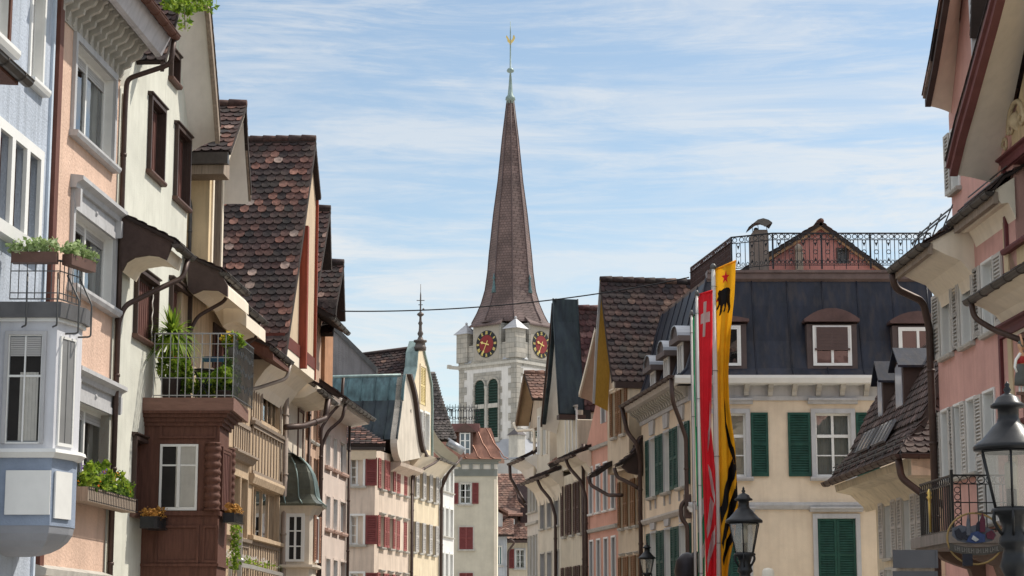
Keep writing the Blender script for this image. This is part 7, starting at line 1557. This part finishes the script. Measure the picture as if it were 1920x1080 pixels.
F = chain(pR[4], pR[5]); H = House('town_house', 'slender off-white house last in the row with a curved eave beside the church', F); L = F.L
rows(H, F, (.2,.85,1.5), ((6.9,8.35), (4.3,5.9), (2,3.4)), .42, nv=1, case=STONE, cw=.04, sill=(.1,.08), frame=WHITE, curtain=3)
H.wall([(0,0), (L,0), (L,8.75), (0,8.75)], stucco('off_white_render', (.62,.58,.52), streak=.3), 7); eave(H, F, -.3, L+.3, .65, 8.95, .75, WHITESOF, None)
H.pipe([F.W(L+.25,.7,8.9), F.W(L+.3,.66,8.4), F.W(L+.1,.3,7.7), F.W(L-.1,.12,7.3)], .08)
mb = MB(); mb.run(F, [(0,6.35), (.1,6.38), (.1,6.48), (0,6.5)], 0, L); H.part(mb, 'string_course', STONE)

# ================================================================= flags on three poles
def pole(label, px, pyt, Y, r):
    p = atY(px, pyt, Y); t = thing('flagpole', label, 'flagpole', V((p.x,Y,0)), 'white flagpoles on the square'); mb = MB(); mb.tube([V((p.x,Y,0)), V((p.x,Y,p.z*.5)), V((p.x,Y,p.z))], [r*1.15,r,r*.85], 12); mb.build('pole', mat('pole_enamel', (.60,.58,.55), .35, .05, 2, 0), t)
    mb = MB(); mb.lathe(V((p.x,Y,p.z)), [(r*.8,-.02), (r*1.2,0), (r*1.2,.05), (r*.5,.09)], 12); mb.bar(V((p.x-r*1.6,Y,p.z-.04)), V((p.x+r*1.6,Y,p.z-.0)), .03); mb.build('cap', IRONGREY, t)
    mb = MB()
    mb2 = MB()
    for k in range(8): mb2.tube([V((p.x+r*1.25*math.cos(a), Y+r*1.25*math.sin(a), p.z-.35-k*1.6)) for a in [j*math.pi/5 for j in range(11)]], .005, 4)
    mb2.pieces('halyard_ring', IRONGREY, t)
    mb.tube([V((p.x-r*1.1,Y-r,0.5)), V((p.x-r*1.1,Y-r,p.z-.1))], .006, 4); mb.build('halyard', IRONGREY, t); return p
YF = 38
class Cloth:
    """hanging banner: a rippled cloth surface; s runs across (0..1), t down (0..1)"""
    def __init__(s, edges, Y, amp, ph): s.e = edges; s.Y = Y; s.amp = amp; s.ph = ph
    def at(s, u, t, off=0):
        E = s.e; T = t*(len(E)-1); i = min(int(T), len(E)-2); f = T-i; f = f*f*(3-2*f) if s.amp else f
        l = E[i][0]+(E[i+1][0]-E[i][0])*f; r = E[i][1]+(E[i+1][1]-E[i][1])*f; yl = E[i][2]+(E[i+1][2]-E[i][2])*f; yr = E[i][3]+(E[i+1][3]-E[i][3])*f
        p = atY(l+(r-l)*u, yl+(yr-yl)*u, s.Y); d = s.amp*(.25+t)*math.sin(u*9+t*3+s.ph)+s.amp*.6*math.sin(u*17+t*5)*t
        return V((p.x, s.Y+d-off, p.z))
    def patch(s, poly_fn, name, m, parent, nu=24, nt=60, u0=0, u1=1, t0=0, t1=1, off=0, thick=0):
        mb = MB(); mb.sheet([[s.at(*poly_fn(u0+(u1-u0)*i/nu, t0+(t1-t0)*j/nt), off) for i in range(nu+1)] for j in range(nt+1)]); return mb.build(name, m, parent)
def cl(name, c): return mat(name, c, .75, .12, 3, .2, 90, trans=.45)
CR, CW_, CY, CG, CK = cl('flag_red', (.72,.025,.04)), cl('flag_white', (.62,.60,.58)), cl('flag_yellow', (.80,.40,.015)), cl('flag_green', (.02,.22,.10)), cl('flag_black', (.012,.012,.014))
def flat_on(mb, C, poly, off):          # outline in (s,t) laid on the cloth, subdivided so that it follows the ripples
    vs = [V(p) for p in poly]; k = len(vs); ed = [(i,(i+1)%k) for i in range(k)]; us = [p[0] for p in poly]; ts = [p[1] for p in poly]; g = []
    for i in range(1, 14):
        for j in range(1, 14):
            q = (min(us)+(max(us)-min(us))*i/14, min(ts)+(max(ts)-min(ts))*j/14)
            if inpoly(q[0], q[1]*1.0, poly): g.append(V(q))
    r = delaunay_2d_cdt(vs+g, ed, [], 0, 1e-6)
    mb.add([C.at(p.x, p.y, off) for p in r[0]], [tuple(t) for t in r[2] if inpoly(sum(r[0][i].x for i in t)/3, sum(r[0][i].y for i in t)/3, poly)])
# yellow banner with the bear
p3 = pole('tallest flagpole carrying the yellow bear banner', 1337.5, 503, YF, .046)
t = thing('banner', 'long yellow banner with a black bear, a red star and black diagonal stripes', 'banner', V((p3.x,YF,2)), 'banners on the flagpoles')
C3 = Cloth([(1341,1380,506,489), (1342,1377,560,553), (1344,1370,620,618), (1346,1365,700,698), (1347,1367,760,760), (1348,1378,840,838), (1349,1381,905,902), (1350,1384,960,955), (1351,1376,1010,1010), (1352,1366,1060,1060), (1353,1360,1120,1120)], YF, .12, .4)
bn = C3.patch(lambda u, q: (u, q), 'cloth', CY, t); mb = MB(); a, b = C3.at(-.08,0), C3.at(1,0); mb.tube([a, b], .022, 6); mb.build('top_rod', CY, t)
def on(px, py):                          # photo point to cloth coordinates
    T = 0; E = C3.e
    for i in range(len(E)-1):
        ya = (E[i][2]+E[i][3])/2; yb = (E[i+1][2]+E[i+1][3])/2
        if ya <= py <= yb or i == len(E)-2: f = min(1,max(0,(py-ya)/(yb-ya))); break
    # invert the smoothstep
    g = f
    for _ in range(12): g -= (g*g*(3-2*g)-f)/max(.2, 6*g*(1-g))
    g = min(1,max(0,g)); l = E[i][0]+(E[i+1][0]-E[i][0])*f; r = E[i][1]+(E[i+1][1]-E[i][1])*f; return ((px-l)/(r-l), (i+g)/(len(E)-1))
bear = [(1347,553), (1346,546), (1349,541), (1352,543), (1356,541), (1362,540), (1367,541), (1370,545), (1369,554), (1369,566), (1370,575), (1369,582), (1366,588), (1364,587), (1366,581), (1365,574), (1362,568), (1361,576), (1359,584), (1356,586), (1356,583), (1358,577), (1357,570), (1354,575), (1353,584), (1351,590), (1348,591), (1349,586), (1350,577), (1350,570), (1347,577), (1344,580), (1344,575), (1347,569), (1347,562), (1344,561), (1345,557)]
mb = MB(); flat_on(mb, C3, [on(*p) for p in bear], .012); mb.build('bear_emblem', CK, bn)
mb = MB(); flat_on(mb, C3, [on(*p) for p in ((1343,560), (1346.5,559), (1347,562.5), (1343.5,562.5))], .016); mb.build('bear_tongue', CR, bn)
star = []
for i in range(10): r = (13, 5)[i % 2]; a = -math.pi/2+i*math.pi/5+.12; star.append(on(1360+r*.62*math.cos(a), 520.5+r*1.05*math.sin(a)))
mb = MB(); flat_on(mb, C3, star, .012); mb.build('star_emblem', CR, bn)
stripes = [[(1373,860), (1380,880), (1368,925), (1358,965), (1352,985), (1350,950), (1358,915), (1366,880)], [(1381,905), (1384,935), (1374,965), (1364,1000), (1355,1030), (1352,1020), (1358,985), (1368,945), (1376,920)], [(1360,745), (1362,790), (1371,830), (1378,860), (1380,885), (1375,868), (1366,835), (1359,800), (1358,760)], [(1376,985), (1373,1015), (1362,1045), (1357,1062), (1354,1050), (1362,1015)]]
for s_ in stripes: mb = MB(); flat_on(mb, C3, [tuple(min(1.0,max(0,v)) for v in on(*p)) for p in s_], .014); mb.build('black_stripe', CK, bn)
# Swiss banner with red and white stripes below
p2 = pole('middle flagpole carrying the red banner with the white cross', 1306.5, 553, YF-.3, .032)
t = thing('banner', 'red banner with a white cross, striped red and white lower down', 'banner', V((p2.x,YF-.3,2)), 'banners on the flagpoles')
C2 = Cloth([(1309,1336,553,545), (1310,1336,620,617), (1311,1335,690,690), (1312,1334,740,740), (1314,1333,800,800), (1317,1341,880,880), (1319,1343,940,940), (1321,1344,1000,1000), (1322,1344,1060,1060), (1323,1344,1120,1120)], YF-.25, .07, 1.3)
bn = C2.patch(lambda u, q: (u, q), 'cloth', CR, t); mb = MB(); mb.tube([C2.at(-.1,0), C2.at(1,0)], .02, 6); mb.build('top_rod', CR, t)
E_ = C2.e; C3s = C3; C3 = C2
cr = [(1319,566), (1325,565), (1324,586), (1331,585), (1331,604), (1323,605), (1322,631), (1317,632), (1318,606), (1313.5,607), (1314,588), (1318.5,587)]
mb = MB(); flat_on(mb, C2, [on(*p) for p in cr], .012); mb.build('cross_emblem', CW_, bn)
for s_ in ([(1331,750), (1332,800), (1330,830), (1327,850), (1329,800)], [(1332,930), (1338,945), (1334,985), (1326,1010), (1324,990), (1329,960)], [(1340,985), (1340,1020), (1330,1055), (1326,1075), (1325,1050), (1332,1015)], [(1327,870), (1331,875), (1340,930), (1340,950), (1333,910)]): mb = MB(); flat_on(mb, C2, [tuple(min(1.0,max(0,v)) for v in on(*p)) for p in s_], .014); mb.build('white_stripe', CW_, bn)
# green and white banner behind
p1 = pole('shortest flagpole carrying the green and white banner', 1296.5, 590, YF+.5, .026)
t = thing('banner', 'narrow furled green and white banner on the shortest pole', 'banner', V((p1.x,YF+.5,2)), 'banners on the flagpoles')
C1 = Cloth([(1299,1310,592,588), (1301,1313,700,698), (1303,1316,800,800), (1305,1344,880,880), (1307,1322,960,960), (1308,1322,1030,1030), (1309,1322,1120,1120)], YF+.55, .03, 2.0); C3 = C1
bn = C1.patch(lambda u, q: (u, q), 'cloth', CG, t, 10, 40); mb = MB(); mb.tube([C1.at(-.1,0), C1.at(1,0)], .02, 6); mb.build('top_rod', CG, t)
for s_ in ([(1302,592), (1304,592), (1306,700), (1308,800), (1305,800), (1303,700)], [(1307,950), (1320,930), (1322,960), (1315,985), (1308,1000)], [(1308,1040), (1321,1010), (1322,1040), (1309,1075)]): mb = MB(); flat_on(mb, C1, [tuple(min(1.0,max(0,v)) for v in on(*p)) for p in s_], .014); mb.build('white_stripe', CW_, bn)
C3 = C3s

# ================================================================= street lanterns
def lantern(label, px, pyc, Y, hw, group='black street lanterns'):
    """px, pyc: middle of the hat brim; hw: brim half-width in metres"""
    b = atY(px, pyc, Y); s_ = hw/.30; t = thing('street_lantern', label, 'street lamp', V((b.x,Y,0)), group); c = V((b.x,Y,b.z))
    zb = -.52*s_
    mb = MB(); mb.lathe(c, [(.30*s_,-.03*s_), (.305*s_,0), (.29*s_,.02*s_), (.235*s_,.06*s_), (.18*s_,.12*s_), (.135*s_,.175*s_), (.10*s_,.205*s_), (.088*s_,.25*s_), (.088*s_,.325*s_), (.145*s_,.335*s_), (.148*s_,.355*s_), (.11*s_,.38*s_), (.09*s_,.42*s_), (.045*s_,.445*s_), (.02*s_,.46*s_), (.034*s_,.485*s_), (.016*s_,.515*s_), (.022*s_,.53*s_), (.003*s_,.56*s_)], 24); mb.build('hat', IRON, t)
    k = 6; rt, rb = .262*s_, .155*s_; mb = MB()
    A = [2*math.pi*(j+.3)/k for j in range(k)]; top = [c+V((math.cos(a)*rt, math.sin(a)*rt, -.04*s_)) for a in A]; bot = [c+V((math.cos(a)*rb, math.sin(a)*rb, zb)) for a in A]
    for j in range(k): mb.quad(top[j], top[(j+1)%k], bot[(j+1)%k], bot[j])
    mb.build('glass', LAMPGLASS, t); mb = MB()
    for j in range(k): mb.tube([top[j], bot[j]], .011*s_, 5)
    mb.tube(top+[top[0]], .012*s_, 5); mb.tube(bot+[bot[0]], .014*s_, 5); mb.build('lantern_frame', IRON, t)
    mb = MB(); mb.lathe(c+V((0,0,zb)), [(.045*s_,0), (.045*s_,.16*s_), (.035*s_,.165*s_)], 12); mb.build('lamp_holder', IRON, t)
    mb = MB(); mb.lathe(c+V((0,0,zb)), [(.05*s_,.17*s_), (.052*s_,.36*s_), (.04*s_,.39*s_), (.01*s_,.40*s_)], 12); mb.build('bulb', mat('frosted_bulb', (.62,.58,.50), .4, .03, 2, 0), t)
    mb = MB(); H_ = b.z; prof = [(.17*s_,zb+.0), (.18*s_,zb-.03*s_), (.12*s_,zb-.06*s_), (.09*s_,zb-.16*s_), (.12*s_,zb-.26*s_), (.13*s_,zb-.29*s_), (.085*s_,zb-.33*s_), (.10*s_,zb-.40*s_), (.125*s_,zb-.48*s_), (.09*s_,zb-.55*s_), (.085*s_,zb-.62*s_), (.105*s_,zb-.65*s_), (.07*s_,zb-.70*s_), (.065*s_,zb-1.1*s_), (.075*s_,zb-1.12*s_), (.065*s_,zb-1.15*s_), (.06*s_,-H_+1.1), (.10,-H_+1.0), (.12,-H_+.3), (.16,-H_+.02)]; mb.lathe(c, prof, 16)
    for a in A: d = V((math.cos(a), math.sin(a), 0)); mb.tube(smooth([c+d*rb*1.0+V((0,0,zb)), c+d*rb*1.25+V((0,0,zb-.09*s_)), c+d*.07*s_+V((0,0,zb-.27*s_))], .06*s_), .012*s_, 5)
    mb.build('post', IRON, t)
lantern('large black lantern whose hat rises beside the iron balcony of the pink house', 1893, 838, 17.6, .305)
lantern('black lantern before the cream corner house just beyond the flagpoles', 1395, 977, 34, .305)
lantern('small black lantern before the beige house with tan shutters', 1213, 1046, 64, .27)
lantern('smallest black lantern far off before the coral-pink house', 1118, 1061, 84, .27)
# dark bronze fountain figure between lantern and flagpoles, and the tip of a white stone post
b = atY(1290, 1080, 40); t = thing('fountain_figure', 'dark bronze fountain ornament with a raised arm beside the shortest flagpole', 'statue', V((b.x,40,0)))
q = lambda px, py: atY(px, py, 40); u = 40/3840; BRZ = mat('dark_bronze', (.022,.018,.022), .4, .3, 3, .15, 12, metal=.5)
mb = MB(); c = q(1289, 1062); mb.lathe(V((c.x,40,0)), [(.35,0), (.3,.6), (.18,.9), (.16,c.z-.6), (.22,c.z-.35), (.26,c.z-.1), (.22,c.z+.12), (.1,c.z+.24), (.02,c.z+.27)], 16); mb.build('body', BRZ, t)
mb = MB(); mb.tube([V((c.x+.1,40,c.z+.02)), q(1301,1052), q(1303,1042), q(1306,1034)], [.12,.11,.08,.05], 10); mb.tube([q(1302,1043), q(1299,1042), q(1294,1044)], [.03,.025,.015], 6); mb.build('arm', BRZ, t)
b = atY(1440, 1066, 30); t = thing('stone_post', 'rounded white stone post tip at the lower edge beyond the lantern by the flagpoles', 'post', V((b.x,30,0))); mb = MB(); mb.lathe(V((b.x,30,0)), [(.14,0), (.13,1.0), (.095,b.z-.12), (.085,b.z-.03), (.06,b.z), (.01,b.z+.01)], 14); mb.build('shaft', mat('white_stone', (.62,.57,.48), .8, .1, 3, .2), t)
# overhead wire
a = F4.W(9.6, 1.0, atY(650,583,66).z); a = atY(640, 583.5, 66); b = atY(1292, 520, 66.4); mid = [a.lerp(b, f)-V((0,0,.32*4*f*(1-f))) for f in [i/24 for i in range(25)]]
mb = MB(); mb.tube(mid, .022, 6); tag(mb.build('overhead_wire', mat('wire_black', (.02,.02,.022), .5), None, (a+b)/2), 'thin black overhead wire spanning the street in front of the church spire', 'cable')
# white-flowered terrace canopy at the foot of the boarded houses
Yt = 50; t = thing('terrace_rail', 'pale metal terrace frame with white flowers at the foot of the boarded houses', 'railing', V((atY(448,1060,Yt).x,Yt,0)))
a, b, c = atY(432,1056,Yt), atY(470,1063,53), atY(552,1084,62); mb = MB(); mb.bar(a, b, .1); mb.bar(b, c, .1); mb.bar(a+V((0,0,.0)), V((a.x,a.y,0)), .08); p = atY(451,985,50.5); mb.bar(V((p.x,50.5,0)), p, .10); mb.lathe(V((p.x,50.5,atY(451,1050,50.5).z-.08)), [(.06,0), (.12,.03), (.12,.09), (.06,.14)], 10); mb.build('frame', mat('pale_steel', (.42,.41,.39), .4, .1, 3, 0, metal=.4), t)
mb = MB()
for f in range(26): q = a.lerp(c, f/25)+V((-.25,0,.16+rng.uniform(-.05,.08))); leaves(mb, q, (.3,.35,.14), 26, .09)
mb.build('foliage', LEAF, t); mb = MB()
for f in range(30): q = a.lerp(c, rng.random())+V((-.2,0,.26+rng.uniform(-.05,.08))); leaves(mb, q, (.25,.3,.07), 12, .07)
mb.build('blossoms', cl('white_petals', (.75,.72,.70)), t)
t = thing('climbing_plant', 'fresh green climber hanging down beside the timber oriel above the terrace rail', 'climbing plant', atY(440,1000,46.6)); mb = MB()
for i in range(20): q = atY(441+rng.uniform(-7,7), 985+i*4.3, 46.4); leaves(mb, q, (.1,.12,.1), 16, .09)
mb.build('foliage', LEAF, t)
# ================================================================= ground, light, sky
def flat(name, pts, z, m, label=None):
    mb = MB(); mb.add([V((x, y, z)) for x, y in pts], [tuple(range(len(pts)))]); o = mb.build(name, m, None, V((0,0,0))); o['kind'] = 'structure'; return o
flat('ground', [(-3000,-3000), (3000,-3000), (3000,3000), (-3000,3000)], 0, mat('ground_paving', (.46,.43,.38), .9, .2, .5, .2, 8))
flat('road', [(-5,-20), (5,-20), (4,60), (1.5,75), (-2,90), (-1,130), (-4,130), (-5,90), (-4.5,60)], .004, mat('asphalt', (.06,.06,.06), .9, .2, 1, .2, 30))
SUNAZ, SUNEL = R(63), R(50)
sd = V((math.sin(SUNAZ)*math.cos(SUNEL), math.cos(SUNAZ)*math.cos(SUNEL), math.sin(SUNEL)))
sl = bpy.data.lights.new('sun', 'SUN'); sl.energy = 3.1; sl.angle = R(.5); sl.color = (1,.93,.82)
so = bpy.data.objects.new('sun', sl); COL.objects.link(so); so.rotation_euler = (-sd).to_track_quat('-Z', 'Y').to_euler(); so.location = sd*100
w = bpy.data.worlds.new('World'); sc.world = w; w.use_nodes = True; nt = w.node_tree; N = nt.nodes; L = nt.links
bg = N['Background']; sky = N.new('ShaderNodeTexSky'); sky.sky_type = 'NISHITA'; sky.sun_disc = False; sky.sun_elevation = SUNEL; sky.sun_rotation = SUNAZ
sky.altitude = 400; sky.air_density = 1.0; sky.dust_density = .6; sky.ozone_density = 1.5
tc = N.new('ShaderNodeTexCoord')
def noise(scl, rot, detail, rough, dist, sc_=1.0, off=(0,0,0)):
    mp = N.new('ShaderNodeMapping'); mp.inputs['Scale'].default_value = scl; mp.inputs['Rotation'].default_value = rot; mp.inputs['Location'].default_value = off; L.new(tc.outputs['Generated'], mp.inputs['Vector'])
    n = N.new('ShaderNodeTexNoise'); n.inputs['Scale'].default_value = sc_; n.inputs['Detail'].default_value = detail; n.inputs['Roughness'].default_value = rough; n.inputs['Distortion'].default_value = dist; L.new(mp.outputs[0], n.inputs['Vector']); return n.outputs['Fac']
def ramp(v, a, b, lo=0, hi=1):
    r = N.new('ShaderNodeMapRange'); r.interpolation_type = 'SMOOTHSTEP'
    for i, x in enumerate((a, b, lo, hi)): r.inputs[i+1].default_value = x
    L.new(v, r.inputs[0]); return r.outputs[0]
def op(o, a, b):
    m = N.new('ShaderNodeMath'); m.operation = o; m.use_clamp = True
    for i, x in enumerate((a, b)):
        if isinstance(x, (int, float)): m.inputs[i].default_value = x
        else: L.new(x, m.inputs[i])
    return m.outputs[0]
c1 = ramp(noise((4.5,1.5,34), (0,R(6),0), 11, .66, .8, 1.0, (3.1,0,1.7)), .38, .66)
c2 = ramp(noise((9,3,90), (0,R(-7),0), 10, .68, .7, 1.0, (.4,0,2.3)), .42, .68)
c3 = ramp(noise((2.2,1,9), (0,0,0), 3, .5, .2, 1.0, (1.3,0,.4)), .36, .62)
cov = op('MULTIPLY', op('ADD', op('MULTIPLY', c1, .85), op('MULTIPLY', c2, .6)), ramp(c3, 0, 1, .62, 1))
mx = N.new('ShaderNodeMix'); mx.data_type = 'RGBA'; L.new(op('MULTIPLY', cov, .85), mx.inputs[0])
tint = N.new('ShaderNodeMix'); tint.data_type = 'RGBA'; tint.blend_type = 'MULTIPLY'; tint.inputs[0].default_value = 1; L.new(sky.outputs[0], tint.inputs[6]); tint.inputs[7].default_value = (.80,.74,.65,1)
L.new(tint.outputs[2], mx.inputs[6]); mx.inputs[7].default_value = (3.95,3.95,3.9,1)
sxz = N.new('ShaderNodeSeparateXYZ'); L.new(tc.outputs['Generated'], sxz.inputs[0])
hi = N.new('ShaderNodeMix'); hi.data_type = 'RGBA'; L.new(ramp(sxz.outputs[2], .42, .75, 0, .75), hi.inputs[0]); L.new(mx.outputs[2], hi.inputs[6]); hi.inputs[7].default_value = (6.2,6.3,6.5,1)   # added brightness overhead, out of view, as fill for the shaded fronts
L.new(hi.outputs[2], bg.inputs['Color']); bg.inputs['Strength'].default_value = .15
sc.view_settings.view_transform = 'Standard'; sc.view_settings.look = 'None'; sc.view_settings.exposure = .56; sc.view_settings.gamma = 1
for o in bpy.data.objects:
    if '_b' in o: del o['_b']
sc.cycles.max_bounces = 8; sc.cycles.transparent_max_bounces = 24; sc.cycles.caustics_reflective = False; sc.cycles.caustics_refractive = False
